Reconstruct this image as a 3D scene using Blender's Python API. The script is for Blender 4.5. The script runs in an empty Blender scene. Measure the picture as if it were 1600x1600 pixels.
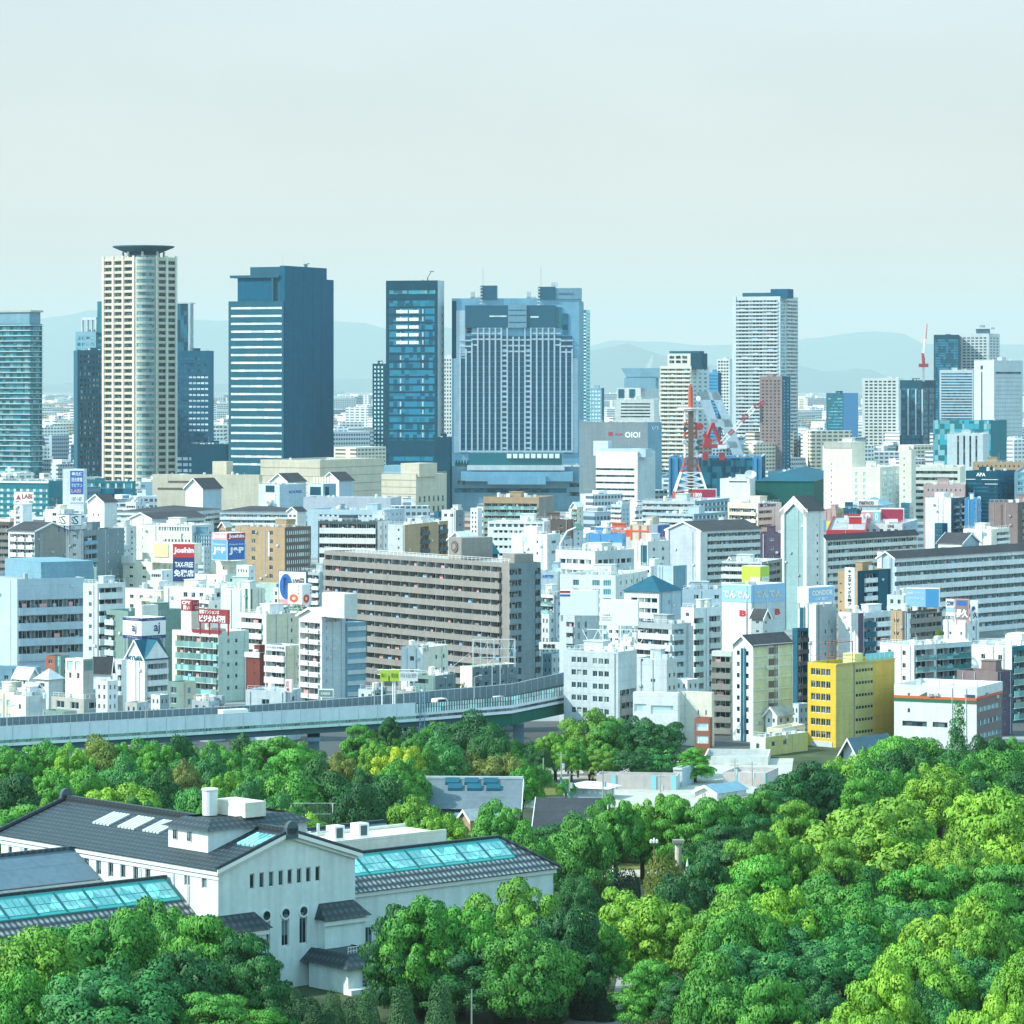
import bpy, math, random
from mathutils import Vector
import numpy as np
R=math.radians
FX=5600.0; CX=800.0; HY=600.0; EYE=80.0      # focal length in photo pixels, horizon row, eye height (m)
scene=bpy.context.scene
COL=scene.collection
# ---------------------------------------------------------------- camera
cam=bpy.data.cameras.new('camera'); cam.sensor_width=36; cam.lens=36*FX/1600; cam.shift_y=-0.125
cam.clip_start=5; cam.clip_end=90000
camo=bpy.data.objects.new('camera',cam); COL.objects.link(camo)
camo.location=(0,0,EYE); camo.rotation_euler=(R(90),0,0); scene.camera=camo
# ---------------------------------------------------------------- sky
SUN_EL=40; SUN_AZ=-102           # azimuth measured clockwise from the view direction
wd=bpy.data.worlds.new('World'); scene.world=wd; wd.use_nodes=True
nt=wd.node_tree; N=nt.nodes; L=nt.links; N.clear()
out=N.new('ShaderNodeOutputWorld')
sky=N.new('ShaderNodeTexSky'); sky.sky_type='NISHITA'; sky.sun_disc=False
sky.sun_elevation=R(SUN_EL); sky.sun_rotation=R(SUN_AZ%360); sky.air_density=1.2; sky.dust_density=2.5
bg1=N.new('ShaderNodeBackground'); bg1.inputs['Strength'].default_value=0.12
tint=N.new('ShaderNodeMix'); tint.data_type='RGBA'; tint.blend_type='MULTIPLY'; tint.inputs['Factor'].default_value=1
tint.inputs['B'].default_value=(0.50,0.94,0.98,1)
L.new(sky.outputs[0],tint.inputs['A']); L.new(tint.outputs['Result'],bg1.inputs['Color'])
tc=N.new('ShaderNodeTexCoord'); sep=N.new('ShaderNodeSeparateXYZ'); L.new(tc.outputs['Generated'],sep.inputs[0])
# thin high overcast: pale towards the horizon, thinning overhead
ns=N.new('ShaderNodeTexNoise'); ns.inputs['Scale'].default_value=4.5; ns.inputs['Detail'].default_value=5
mp=N.new('ShaderNodeMapping'); mp.inputs['Scale'].default_value=(1,1,3.2)
L.new(tc.outputs['Generated'],mp.inputs[0]); L.new(mp.outputs[0],ns.inputs['Vector'])
cr=N.new('ShaderNodeValToRGB')
E=cr.color_ramp.elements
E[0].position=0.0; E[0].color=(.80,.64,.55,1); E[1].position=1.0; E[1].color=(.72,1.52,1.92,1)
for ps,c in ((.036,(.735,.655,.575)),(.107,(.65,.715,.73)),(.17,(.78,1.15,1.28)),(.40,(.86,1.58,1.92))):
    e=E.new(ps); e.color=(*c,1)
L.new(sep.outputs['Z'],cr.inputs[0])
mulc=N.new('ShaderNodeMix'); mulc.data_type='RGBA'; mulc.blend_type='MULTIPLY'
rmp=N.new('ShaderNodeMapRange'); rmp.inputs['From Min'].default_value=0.3; rmp.inputs['From Max'].default_value=0.75
rmp.inputs['To Min'].default_value=0.91; rmp.inputs['To Max'].default_value=1.08
L.new(ns.outputs['Fac'],rmp.inputs['Value'])
mulc.inputs['Factor'].default_value=1; L.new(cr.outputs[0],mulc.inputs['A'])
cmb=N.new('ShaderNodeCombineColor'); 
for i in range(3): L.new(rmp.outputs[0],cmb.inputs[i])
L.new(cmb.outputs[0],mulc.inputs['B'])
bg2=N.new('ShaderNodeBackground'); bg2.inputs['Strength'].default_value=1.0
L.new(mulc.outputs['Result'],bg2.inputs['Color'])
fm=N.new('ShaderNodeMapRange'); fm.inputs['From Min'].default_value=0.12; fm.inputs['From Max'].default_value=0.7
fm.inputs['To Min'].default_value=0.97; fm.inputs['To Max'].default_value=0.6
L.new(sep.outputs['Z'],fm.inputs['Value'])
mx=N.new('ShaderNodeMixShader'); L.new(fm.outputs[0],mx.inputs[0]); L.new(bg1.outputs[0],mx.inputs[1]); L.new(bg2.outputs[0],mx.inputs[2])
L.new(mx.outputs[0],out.inputs['Surface'])
# ---------------------------------------------------------------- sun
sl=bpy.data.lights.new('sun','SUN'); sl.energy=5.0; sl.angle=R(0.6); sl.color=(1.0,0.965,0.87)
so=bpy.data.objects.new('sun',sl); COL.objects.link(so)
sd=Vector((math.sin(R(SUN_AZ))*math.cos(R(SUN_EL)),math.cos(R(SUN_AZ))*math.cos(R(SUN_EL)),math.sin(R(SUN_EL))))
so.rotation_euler=sd.to_track_quat('Z','Y').to_euler(); so.location=(-300,0,400)
vs=scene.view_settings; vs.view_transform='Standard'; vs.look='None'; vs.exposure=0.23; vs.gamma=1; vs.use_curve_mapping=False
cy=scene.cycles
cy.max_bounces=6; cy.diffuse_bounces=3; cy.glossy_bounces=3; cy.transmission_bounces=3; cy.volume_bounces=3; cy.transparent_max_bounces=8
cy.use_denoising=True
HAZE=0.000031

# ================================================================ materials
MATS={}
def base_nodes(name):
    m=bpy.data.materials.new(name); m.use_nodes=True
    return m,m.node_tree.nodes,m.node_tree.links,m.node_tree.nodes['Principled BSDF']
def wallmat(name,c,rough=0.8,var=0.13,streak=0.09,metal=0.0,scale=0.12,joint=True):
    """painted / rendered wall: soft blotches plus vertical rain streaks of its own"""
    m,n,l,p=base_nodes(name)
    p.inputs['Roughness'].default_value=rough; p.inputs['Metallic'].default_value=metal; p.inputs['Specular IOR Level'].default_value=.12
    g=n.new('ShaderNodeNewGeometry')
    a=n.new('ShaderNodeTexNoise'); a.inputs['Scale'].default_value=scale; a.inputs['Detail'].default_value=6; a.inputs['Roughness'].default_value=0.65
    l.new(g.outputs['Position'],a.inputs['Vector'])
    mp=n.new('ShaderNodeMapping'); mp.inputs['Scale'].default_value=(0.9,0.9,0.05); l.new(g.outputs['Position'],mp.inputs[0])
    b=n.new('ShaderNodeTexNoise'); b.inputs['Scale'].default_value=1.0; b.inputs['Detail'].default_value=4; l.new(mp.outputs[0],b.inputs['Vector'])
    r1=n.new('ShaderNodeMapRange'); r1.inputs['From Min'].default_value=.3; r1.inputs['From Max'].default_value=.7; r1.inputs['To Min'].default_value=1-var; r1.inputs['To Max'].default_value=1+var*0.5
    r2=n.new('ShaderNodeMapRange'); r2.inputs['From Min'].default_value=.35; r2.inputs['From Max'].default_value=.6; r2.inputs['To Min'].default_value=1-streak; r2.inputs['To Max'].default_value=1.0
    l.new(a.outputs['Fac'],r1.inputs['Value']); l.new(b.outputs['Fac'],r2.inputs['Value'])
    mu=n.new('ShaderNodeMath'); mu.operation='MULTIPLY'; l.new(r1.outputs[0],mu.inputs[0]); l.new(r2.outputs[0],mu.inputs[1])
    sz=n.new('ShaderNodeSeparateXYZ'); l.new(g.outputs['Position'],sz.inputs[0])
    dv=n.new('ShaderNodeMath'); dv.operation='DIVIDE'; dv.inputs[1].default_value=2.95; l.new(sz.outputs['Z'],dv.inputs[0])
    fr=n.new('ShaderNodeMath'); fr.operation='FRACT'; l.new(dv.outputs[0],fr.inputs[0])
    lt=n.new('ShaderNodeMapRange'); lt.inputs['From Min'].default_value=.03; lt.inputs['From Max'].default_value=.05; lt.inputs['To Min'].default_value=.86; l.new(fr.outputs[0],lt.inputs['Value'])
    f3=n.new('ShaderNodeTexNoise'); f3.inputs['Scale'].default_value=1.1; f3.inputs['Detail'].default_value=4; l.new(g.outputs['Position'],f3.inputs['Vector'])
    r3=n.new('ShaderNodeMapRange'); r3.inputs['From Min'].default_value=.3; r3.inputs['From Max'].default_value=.7; r3.inputs['To Min'].default_value=1-var*.6; r3.inputs['To Max'].default_value=1+var*.35; l.new(f3.outputs['Fac'],r3.inputs['Value'])
    m4=n.new('ShaderNodeMath'); m4.operation='MULTIPLY'; l.new(r3.outputs[0],m4.inputs[0])
    if joint: l.new(lt.outputs[0],m4.inputs[1])
    else: m4.inputs[1].default_value=1.0
    m5=n.new('ShaderNodeMath'); m5.operation='MULTIPLY'; l.new(mu.outputs[0],m5.inputs[0]); l.new(m4.outputs[0],m5.inputs[1])
    mx=n.new('ShaderNodeVectorMath'); mx.operation='SCALE'; mx.inputs[0].default_value=c; l.new(m5.outputs[0],mx.inputs['Scale'])
    l.new(mx.outputs[0],p.inputs['Base Color'])
    MATS[name]=m; return m
def plain(name,c,rough=0.6,metal=0.0,emit=None):
    m,n,l,p=base_nodes(name); p.inputs['Base Color'].default_value=(*c,1); p.inputs['Roughness'].default_value=rough; p.inputs['Metallic'].default_value=metal
    if emit: p.inputs['Emission Color'].default_value=(*c,1); p.inputs['Emission Strength'].default_value=emit
    MATS[name]=m; return m
def glassmat(name,dark,light,frac=0.35,cell=1.1,zc=1.4,rough=0.12):
    """window glass: dark rooms, with curtains and blinds behind some of the panes"""
    m,n,l,p=base_nodes(name); p.inputs['Roughness'].default_value=rough; p.inputs['Specular IOR Level'].default_value=.28
    g=n.new('ShaderNodeNewGeometry')
    mp=n.new('ShaderNodeMapping'); mp.inputs['Scale'].default_value=(1/cell,1/cell,1/zc); l.new(g.outputs['Position'],mp.inputs[0])
    fl=n.new('ShaderNodeVectorMath'); fl.operation='FLOOR'; l.new(mp.outputs[0],fl.inputs[0])
    w=n.new('ShaderNodeTexWhiteNoise'); w.noise_dimensions='3D'; l.new(fl.outputs[0],w.inputs['Vector'])
    r=n.new('ShaderNodeValToRGB'); r.color_ramp.interpolation='CONSTANT'
    E=r.color_ramp.elements; E[0].position=0; E[0].color=(*dark,1); E[1].position=1-frac; E[1].color=(*[dark[i]*.45+light[i]*.55 for i in range(3)],1)
    x=E.new(1-frac*.45); x.color=(*light,1); x=E.new((1-frac)*.5); x.color=(*[min(1,d*2.1+.01) for d in dark],1)
    l.new(w.outputs['Value'],r.inputs[0]); l.new(r.outputs[0],p.inputs['Base Color'])
    MATS[name]=m; return m
WHITE=(.77,.79,.79)
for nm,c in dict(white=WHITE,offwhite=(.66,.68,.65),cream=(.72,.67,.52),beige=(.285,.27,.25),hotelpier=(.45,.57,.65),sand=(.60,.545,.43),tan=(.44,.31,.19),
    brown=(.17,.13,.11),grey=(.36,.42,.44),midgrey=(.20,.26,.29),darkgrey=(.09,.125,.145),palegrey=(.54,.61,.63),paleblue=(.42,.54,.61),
    lilac=(.46,.51,.57),navy=(.005,.068,.11),slate=(.020,.115,.17),teal=(.02,.19,.24),greenwall=(.19,.30,.27),yellow=(.72,.48,.05),
    dullyellow=(.62,.54,.22),ochre=(.70,.47,.10),redbrown=(.20,.06,.05),brick=(.34,.13,.09),purple=(.12,.09,.14),darkgreen=(.01,.11,.10),
    mint=(.58,.70,.62),palegrid=(.60,.63,.42),facegrey=(.27,.42,.43),pinkgrey=(.56,.50,.48),roofpale=(.15,.20,.23),towerblue=(.012,.12,.20),slateroof=(.13,.20,.25),pink=(.55,.38,.36),bluegrey=(.19,.35,.44),concrete=(.45,.45,.41),palecream=(.76,.73,.62),stonegrey=(.30,.30,.28),
    duskblue=(.001,.105,.185),hotelblue=(.19,.40,.54),mauve=(.25,.19,.19)).items():
    wallmat(nm,c)
wallmat('roofgrey',(.42,.44,.44),.9,.3,.05); wallmat('roofgreen',(.18,.30,.26),.9,.3,.05); wallmat('roofdark',(.055,.06,.07),.75,.25,.05)
wallmat('rooftile',(.06,.06,.068),.75,.25,.05); wallmat('roofred',(.20,.035,.045),.8,.2,.05); wallmat('roofwhite',(.72,.73,.71),.9,.2,.05)
plain('deepglass',(.002,.105,.17),.12); plain('spandrelblue',(.012,.15,.26),.4); plain('tealglass',(.012,.15,.19),.15); plain('metal',(.55,.57,.58),.4,.7); plain('whitepaint',(.82,.82,.8),.5); plain('darkmetal',(.05,.055,.06),.5,.4); plain('frame',(.62,.64,.64),.5); plain('framedark',(.03,.035,.04),.5)
plain('red',(.55,.02,.035),.5); plain('darkred',(.30,.02,.035),.55); plain('blue',(.01,.12,.42),.5); plain('midblue',(.10,.32,.60),.5); plain('skyblue',(.28,.50,.72),.5); plain('darkblue',(.012,.035,.16),.5)
plain('black',(.012,.012,.014),.5); plain('lime',(.50,.68,.05),.5); plain('orange',(.75,.22,.06),.6); plain('signyellow',(.75,.66,.08),.5); plain('paleyellow',(.75,.72,.30),.6)
plain('green',(.01,.16,.08),.5); plain('turquoise',(.03,.38,.38),.5); plain('palepink',(.62,.32,.32),.6); plain('crimson',(.38,.02,.07),.5); plain('towerred',(.48,.09,.05),.55); plain('aqua',(.25,.62,.66),.35)
plain('steelblue',(.05,.27,.52),.5); plain('skin',(.5,.3,.22),.7); plain('asphalt',(.06,.065,.07),.9); plain('verm',(.72,.10,.03),.6); plain('craneRed',(.42,.03,.05),.5)
glassmat('glass',(.008,.028,.038),(.38,.42,.40),.20)
glassmat('glassdark',(.008,.022,.03),(.12,.18,.20),.25)
glassmat('glassteal',(.012,.14,.18),(.22,.42,.44),.35,3.0,3.4)
glassmat('glassblue',(.003,.09,.15),(.02,.22,.31),.30,2.6,3.6)
glassmat('glassnavy',(.003,.062,.10),(.012,.17,.24),.28,2.6,3.4)
glassmat('glassflat',(.006,.022,.032),(.34,.40,.40),.32,1.3,6.0)
glassmat('glasspale',(.30,.50,.54),(.62,.75,.75),.6,1.5,1.5,.2)
glassmat('glassbay',(.05,.15,.16),(.20,.32,.31),.5,2.5,3.0)
glassmat('railglass',(.12,.26,.25),(.20,.36,.34),.5,1.6,3.0,.2)
glassmat('ribbon',(.55,.68,.70),(.72,.80,.80),.5,4.0,4.0,.25)
def M(n): return MATS[n]

# ================================================================ mesh builder
class MB:
    def __init__(s): s.v=[]; s.f=[]; s.m=[]
    def quad(s,a,b,c,d,m=0):
        i=len(s.v); s.v+= [a,b,c,d]; s.f.append((i,i+1,i+2,i+3)); s.m.append(m)
    def tri(s,a,b,c,m=0):
        i=len(s.v); s.v+= [a,b,c]; s.f.append((i,i+1,i+2)); s.m.append(m)
    def box(s,x0,y0,z0,x1,y1,z1,m=0):
        if x0>x1: x0,x1=x1,x0
        if y0>y1: y0,y1=y1,y0
        if z0>z1: z0,z1=z1,z0
        i=len(s.v); s.v+=[(x0,y0,z0),(x1,y0,z0),(x1,y1,z0),(x0,y1,z0),(x0,y0,z1),(x1,y0,z1),(x1,y1,z1),(x0,y1,z1)]
        for f in ((0,3,2,1),(4,5,6,7),(0,1,5,4),(1,2,6,5),(2,3,7,6),(3,0,4,7)):
            s.f.append(tuple(i+k for k in f)); s.m.append(m)
    def prism(s,poly,z0,z1,m=0,mt=None):
        """poly: list of (x,y) counter-clockwise; z0/z1 numbers or per-vertex lists"""
        n=len(poly); i=len(s.v)
        za=z0 if isinstance(z0,(list,tuple)) else [z0]*n; zb=z1 if isinstance(z1,(list,tuple)) else [z1]*n
        s.v+=[(p[0],p[1],za[k]) for k,p in enumerate(poly)]+[(p[0],p[1],zb[k]) for k,p in enumerate(poly)]
        for k in range(n):
            j=(k+1)%n; s.f.append((i+k,i+j,i+n+j,i+n+k)); s.m.append(m)
        s.f.append(tuple(i+n+k for k in range(n))); s.m.append(m if mt is None else mt)
        s.f.append(tuple(i+n-1-k for k in range(n))); s.m.append(m)
    def tube(s,p,q,r,n=6,r2=None,m=0,cap=True):
        p=Vector(p); q=Vector(q); d=(q-p)
        if d.length<1e-6: return
        d.normalize(); u=d.orthogonal().normalized(); w=d.cross(u); r2=r if r2 is None else r2
        i=len(s.v)
        for c,rr in ((p,r),(q,r2)):
            for k in range(n):
                t=2*math.pi*k/n; s.v.append(tuple(c+u*math.cos(t)*rr+w*math.sin(t)*rr))
        for k in range(n):
            j=(k+1)%n; s.f.append((i+k,i+j,i+n+j,i+n+k)); s.m.append(m)
        if cap:
            s.f.append(tuple(i+n-1-k for k in range(n))); s.m.append(m); s.f.append(tuple(i+n+k for k in range(n))); s.m.append(m)
    def lathe(s,prof,n=16,c=(0,0),m=0,a0=0,a1=2*math.pi):
        i=len(s.v); full=abs(a1-a0-2*math.pi)<1e-6; k=n if full else n+1
        for (r,z) in prof:
            for j in range(k):
                t=a0+(a1-a0)*j/n; s.v.append((c[0]+r*math.cos(t),c[1]+r*math.sin(t),z))
        for a in range(len(prof)-1):
            for j in range(n):
                j2=(j+1)%k; s.f.append((i+a*k+j,i+a*k+j2,i+(a+1)*k+j2,i+(a+1)*k+j)); s.m.append(m)
    def data(s,name,mats):
        me=bpy.data.meshes.new(name); me.from_pydata(s.v,[],s.f)
        for x in mats: me.materials.append(M(x) if isinstance(x,str) else x)
        if len(mats)>1: me.polygons.foreach_set('material_index',s.m)
        me.update(); return me
    def build(s,name,mats,parent=None,loc=None,rz=0):
        if not s.f: return None
        if isinstance(mats,str): mats=[mats]
        return link(name,s.data(name,mats),parent,loc,rz)
def link(name,me,parent=None,loc=None,rz=0,sc=None):
    o=bpy.data.objects.new(name,me); COL.objects.link(o)
    if parent is not None: o.parent=parent
    if loc is not None: o.location=loc
    if rz: o.rotation_euler=(0,0,rz)
    if sc is not None: o.scale=sc
    return o
LABELS={}
def tag(o,label=None,cat=None,group=None,kind=None):
    if label:
        o['label']=label; LABELS[label]=LABELS.get(label,0)+1
    if cat: o['category']=cat
    if group: o['group']=group
    if kind: o['kind']=kind
    return o
def thing(name,label,cat,loc=(0,0,0),rz=0,group=None):
    o=bpy.data.objects.new(name,None); COL.objects.link(o); o.location=loc; o.rotation_euler=(0,0,rz); o.empty_display_size=1
    return tag(o,label,cat,group)
def px(x,y,D): return Vector(((x-CX)/FX*D,D,EYE-(y-HY)/FX*D))
def ray(x): return (x-CX)/FX

# ---------------------------------------------------------------- window panes
PANES={}
def pane(gl='glass',fr='frame',nx=2,ny=1,t=.07):
    k=(gl,fr,nx,ny)
    if k in PANES: return PANES[k]
    b=MB(); b.quad((0,0,0),(1,0,0),(1,0,1),(0,0,1),0)
    if fr:
        y=-.04; tx=t; tz=t
        for (x0,x1,z0,z1) in [(0,1,0,tz),(0,1,1-tz,1),(0,tx,tz,1-tz),(1-tx,1,tz,1-tz)]+[(i/nx-.02,i/nx+.02,tz,1-tz) for i in range(1,nx)]+[(tx,1-tx,i/ny-.02,i/ny+.02) for i in range(1,ny)]:
            b.quad((x0,y,z0),(x1,y,z0),(x1,y,z1),(x0,y,z1),1)
    PANES[k]=b.data('window',[gl,fr or 'frame']); return PANES[k]
# ---------------------------------------------------------------- lettering
TXT={}
def text_mesh(s,bold=0.0):
    k=(s,bold)
    if k in TXT: return TXT[k]
    cu=bpy.data.curves.new('lettering','FONT'); cu.body=s; cu.resolution_u=2; cu.offset=bold; cu.size=1
    ob=bpy.data.objects.new('lettering',cu); COL.objects.link(ob)
    me0=ob.to_mesh()
    v=[tuple(x.co) for x in me0.vertices]; f=[tuple(p.vertices) for p in me0.polygons]
    ob.to_mesh_clear(); bpy.data.objects.remove(ob); bpy.data.curves.remove(cu)
    if not v: TXT[k]=None; return None
    xs=[a[0] for a in v]; ys=[a[1] for a in v]; x0,x1,y0,y1=min(xs),max(xs),min(ys),max(ys)
    TXT[k]=([((a[0]-x0)/(x1-x0),0,(a[1]-y0)/(y1-y0)) for a in v],f); return TXT[k]
class Face:
    """a wall plane of a thing: s runs rightwards as seen from outside, z up, o outwards"""
    def __init__(F,T,o,th,w,h,k,z0=0.0): F.T=T; F.o=o; F.th=th; F.w=w; F.h=h; F.k=k; F.z0=z0; F.cs=math.cos(th); F.sn=math.sin(th); F.holes=[]
    def p(F,s,z,o=0.0): return (F.o[0]+s*F.cs+o*F.sn, F.o[1]+s*F.sn-o*F.cs, z)
    def box(F,mb,s0,s1,z0,z1,o0,o1,m=0):
        a=F.p(s0,0,o1); b=F.p(s1,0,o1); c=F.p(s1,0,o0); d=F.p(s0,0,o0)
        mb.prism([a[:2],b[:2],c[:2],d[:2]],z0,z1,m)
    def put(F,me,name,s0,s1,z0,z1,o):
        return link(name,me,F.T,F.p(s0,z0,o),F.th,(s1-s0,1,z1-z0))
    def text(F,s,s0,s1,z0,z1,mat,o=.06,bold=0.0,name='lettering'):
        t=text_mesh(s,bold)
        if not t: return
        me=bpy.data.meshes.new(name); me.from_pydata([(a[0]*(s1-s0),0,a[2]*(z1-z0)) for a in t[0]],[],t[1]); me.materials.append(M(mat))
        link(name,me,F.T,F.p(s0,z0,o),F.th)
def wall_mesh(mb,F,m=0):
    """wall with real openings: quads around the holes plus their reveals"""
    xs={0.0,F.w}; zs={F.z0,F.h}
    H=[]
    for (a,b,c,d,dep) in F.holes:
        a=max(a,.02); b=min(b,F.w-.02); c=max(c,F.z0+.02); d=min(d,F.h-.02)
        if b-a<.05 or d-c<.05: continue
        H.append((a,b,c,d,dep)); xs|={a,b}; zs|={c,d}
    xs=sorted(xs); zs=sorted(zs)
    for j in range(len(zs)-1):
        zm=(zs[j]+zs[j+1])/2; row=[h for h in H if h[2]<zm<h[3]]
        start=None
        for i in range(len(xs)):
            solid=False
            if i<len(xs)-1:
                xm=(xs[i]+xs[i+1])/2; solid=not any(h[0]<xm<h[1] for h in row)
            if solid and start is None: start=xs[i]
            if not solid and start is not None:
                e=xs[i]; mb.quad(F.p(start,zs[j]),F.p(e,zs[j]),F.p(e,zs[j+1]),F.p(start,zs[j+1]),m); start=None
    for (a,b,c,d,e) in H:
        P=F.p
        mb.quad(P(a,c),P(a,d),P(a,d,-e),P(a,c,-e),m); mb.quad(P(b,c,-e),P(b,d,-e),P(b,d),P(b,c),m)
        mb.quad(P(a,c,-e),P(b,c,-e),P(b,c),P(a,c),m); mb.quad(P(a,d),P(b,d),P(b,d,-e),P(a,d,-e),m)
        if e>.6: mb.quad(P(a,c,-e),P(b,c,-e),P(b,d,-e),P(a,d,-e),m)
def W(nx,y0,pitch,hp,fw=.5,x0=.06,x1=.94,rows=None,gl='glass',fr='frame',mx=2,d=.22): return ('w',nx,y0,pitch,hp,fw,x0,x1,rows,gl,fr,mx,d)
def RB(y0,pitch,hp,x0=.03,x1=.97,rows=None,gl='glassflat',mx=1,d=.25): return ('r',y0,pitch,hp,x0,x1,rows,gl,mx,d)
def BA(nx,y0,pitch,hp,rail='white',x0=.03,x1=.97,rows=None,d=1.6,out=.55,gl='glass',gap=0.0): return ('b',nx,y0,pitch,hp,rail,x0,x1,rows,d,out,gl,gap)
def PN(x0,x1,y0,y1,mat,o=.12,name='panel'): return ('p',x0,x1,y0,y1,mat,o,name)
def TX(s,x0,x1,y0,y1,mat,bold=0.0,o=.08): return ('t',s,x0,x1,y0,y1,mat,bold,o)
NWIN={}
def dress(F,styles,rnd):
    T=F.T; k=F.k; top=F.h
    cnt=NWIN.setdefault(T.name,{'n':0,'mb':None})
    for st in styles or []:
        if st[0]=='w':
            _,nx,y0,pt,hp,fw,x0,x1,rows,gl,fr,mx,d=st
            cw=(x1-x0)*F.w/nx; j=0
            while True:
                zt=top-(y0+j*pt)*k; zb=zt-hp*k
                if (rows is not None and j>=rows) or zb<F.z0+.6: break
                for i in range(nx):
                    s0=x0*F.w+cw*(i+.5-fw/2); s1=s0+cw*fw
                    F.holes.append((s0,s1,zb,zt,d))
                    if cnt['n']<100:
                        cnt['n']+=1; F.put(pane(gl,fr,mx),'window',s0,s1,zb,zt,-d*.75)
                    else:
                        if cnt['mb'] is None: cnt['mb']=MB()
                        cnt['mb'].quad(F.p(s0,zb,-d*.8),F.p(s1,zb,-d*.8),F.p(s1,zt,-d*.8),F.p(s0,zt,-d*.8)); cnt['gl']=gl
                j+=1
        elif st[0]=='r':
            _,y0,pt,hp,x0,x1,rows,gl,mx,d=st; j=0
            while True:
                zt=top-(y0+j*pt)*k; zb=zt-hp*k
                if (rows is not None and j>=rows) or zb<F.z0+.6: break
                s0=x0*F.w; s1=x1*F.w; F.holes.append((s0,s1,zb,zt,d)); F.put(pane(gl,'frame' if mx>1 else None,mx,1,.02),'window_band',s0,s1,zb,zt,-d*.8); j+=1
        elif st[0]=='b':
            _,nx,y0,pt,hp,rail,x0,x1,rows,d,ou,gl,gap=st; j=0
            s0=x0*F.w; s1=x1*F.w; cw=(s1-s0)/nx
            while True:
                zt=top-(y0+j*pt)*k; zb=zt-hp*k
                if (rows is not None and j>=rows) or zb<F.z0+.8: break
                F.holes.append((s0,s1,zb-.15,zt,d))
                for i in range(nx):
                    a=s0+cw*i+cw*.10; b=s0+cw*(i+1)-cw*.10
                    F.put(pane(gl,'frame',3),'balcony_window',a,b,zb-.1,zt-.12,-d*.93)
                mb=MB(); ph=max(.5,(pt-hp)*k-.18)
                zlo=zb-ph
                spans=[(s0,s1)] if not gap else [(s0+cw*(i+gap/2),s0+cw*(i+1-gap/2)) for i in range(nx)]
                F.box(mb,s0,s1,zlo-.16,zlo,.0,ou,1)
                for (a,b) in spans:
                    F.box(mb,a,b,zlo,zb+.12,ou-.14,ou,0)
                if rail!='railglass' and not gap:
                    F.box(mb,s0,s0+.12,zlo,zb+.12,.0,ou-.14,0); F.box(mb,s1-.12,s1,zlo,zb+.12,.0,ou-.14,0)
                if hp*k>.8:
                    for i in range(1,nx): F.box(mb,s0+cw*i-.05,s0+cw*i+.05,zlo+.03,zt-.05,-d*.9,ou-.3,4)
                    for i in range(nx):   # outdoor units, laundry and boxes on the balcony
                        q=rnd.random()
                        if q<.35: a=s0+cw*(i+rnd.uniform(.15,.6)); F.box(mb,a,a+min(.8,cw*.25),zb-.1,zb+rnd.uniform(.25,.5),-.5,-.15,1)
                        if q>.72: a=s0+cw*(i+rnd.uniform(.1,.4)); F.box(mb,a,a+cw*rnd.uniform(.2,.45),zb+.05,zb+hp*k*rnd.uniform(.45,.7),-.25,-.2,rnd.choice((1,2,3)))
                mb.build('balcony',[rail,'offwhite' if rail in('railglass','white') else rail,'skyblue','palepink','grey'],T); j+=1
        elif st[0]=='p':
            _,x0,x1,y0,y1,mat,o,nm=st; mb=MB(); z1=top-y0*k; z0=max(F.z0,top-y1*k); F.box(mb,x0*F.w,x1*F.w,z0,z1,-.05 if o>0 else 0,o); mb.build(nm,mat,T)
        elif st[0]=='t':
            _,s,x0,x1,y0,y1,mat,bold,o=st; F.text(s,x0*F.w,x1*F.w,top-y1*k,top-y0*k,mat,o,bold)
def wall_bits(F,rnd):
    """downpipes, meters and outdoor units on near walls"""
    if F.w<5 or F.k>.26: return
    def clear(s,z): return not any(h[0]-.3<s<h[1]+.3 and h[2]-.5<z<h[3]+.5 for h in F.holes)
    for _ in range(2):
        s=rnd.uniform(.06,.94)*F.w
        if all(clear(s,z) for z in (F.h*.2,F.h*.4,F.h*.6,F.h*.75,F.h*.9)):
            b=MB(); b.tube(F.p(s,0.2,.1),F.p(s,F.h-.3,.1),.09,5); b.build('downpipe',rnd.choice(['grey','palegrey','offwhite']),F.T)
    for _ in range(int(F.w*F.h/90)):
        s=rnd.uniform(.08,.88)*F.w; z=rnd.uniform(.15,.92)*F.h
        if clear(s+.4,z+.3): b=MB(); F.box(b,s,s+.85,z,z+.65,.02,.4); b.build('outdoor_unit',rnd.choice(['offwhite','palegrey','grey']),F.T)
def frame_of(xl,xc,xr,D,a,thin=6.0):
    """corner point and wall lengths so that the two wall ends project to xl and xr"""
    X=ray(xc)*D; ca,sa=math.cos(a),math.sin(a)
    r=ray(xl); wF=(X-r*D)/(ca+r*sa) if xl<xc else thin
    r=ray(xr); den=sa-r*ca; wS=(r*D-X)/den if xr>xc and abs(den)>1e-4 else thin
    if wS<=0 or wS>200: wS=thin
    return X,wF,wS
def lx(T,p,t=0.0):
    """local x of photo column p on the plane local y=t"""
    a=-T.rotation_euler[2]; C=T.location; r=ray(p); ca,sa=math.cos(a),math.sin(a)
    return (r*(C.y+t*ca)-C.x-t*sa)/(ca+r*sa)
def ly(T,p,s=0.0):
    a=-T.rotation_euler[2]; C=T.location; r=ray(p); ca,sa=math.cos(a),math.sin(a)
    return (r*(C.y-s*sa)-C.x-s*ca)/(sa-r*ca)
def lz(T,py,x=0.0,y=0.0):
    a=-T.rotation_euler[2]; D=T.location.y-x*math.sin(a)+y*math.cos(a)
    return EYE-(py-HY)/FX*D-T.location.z
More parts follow.
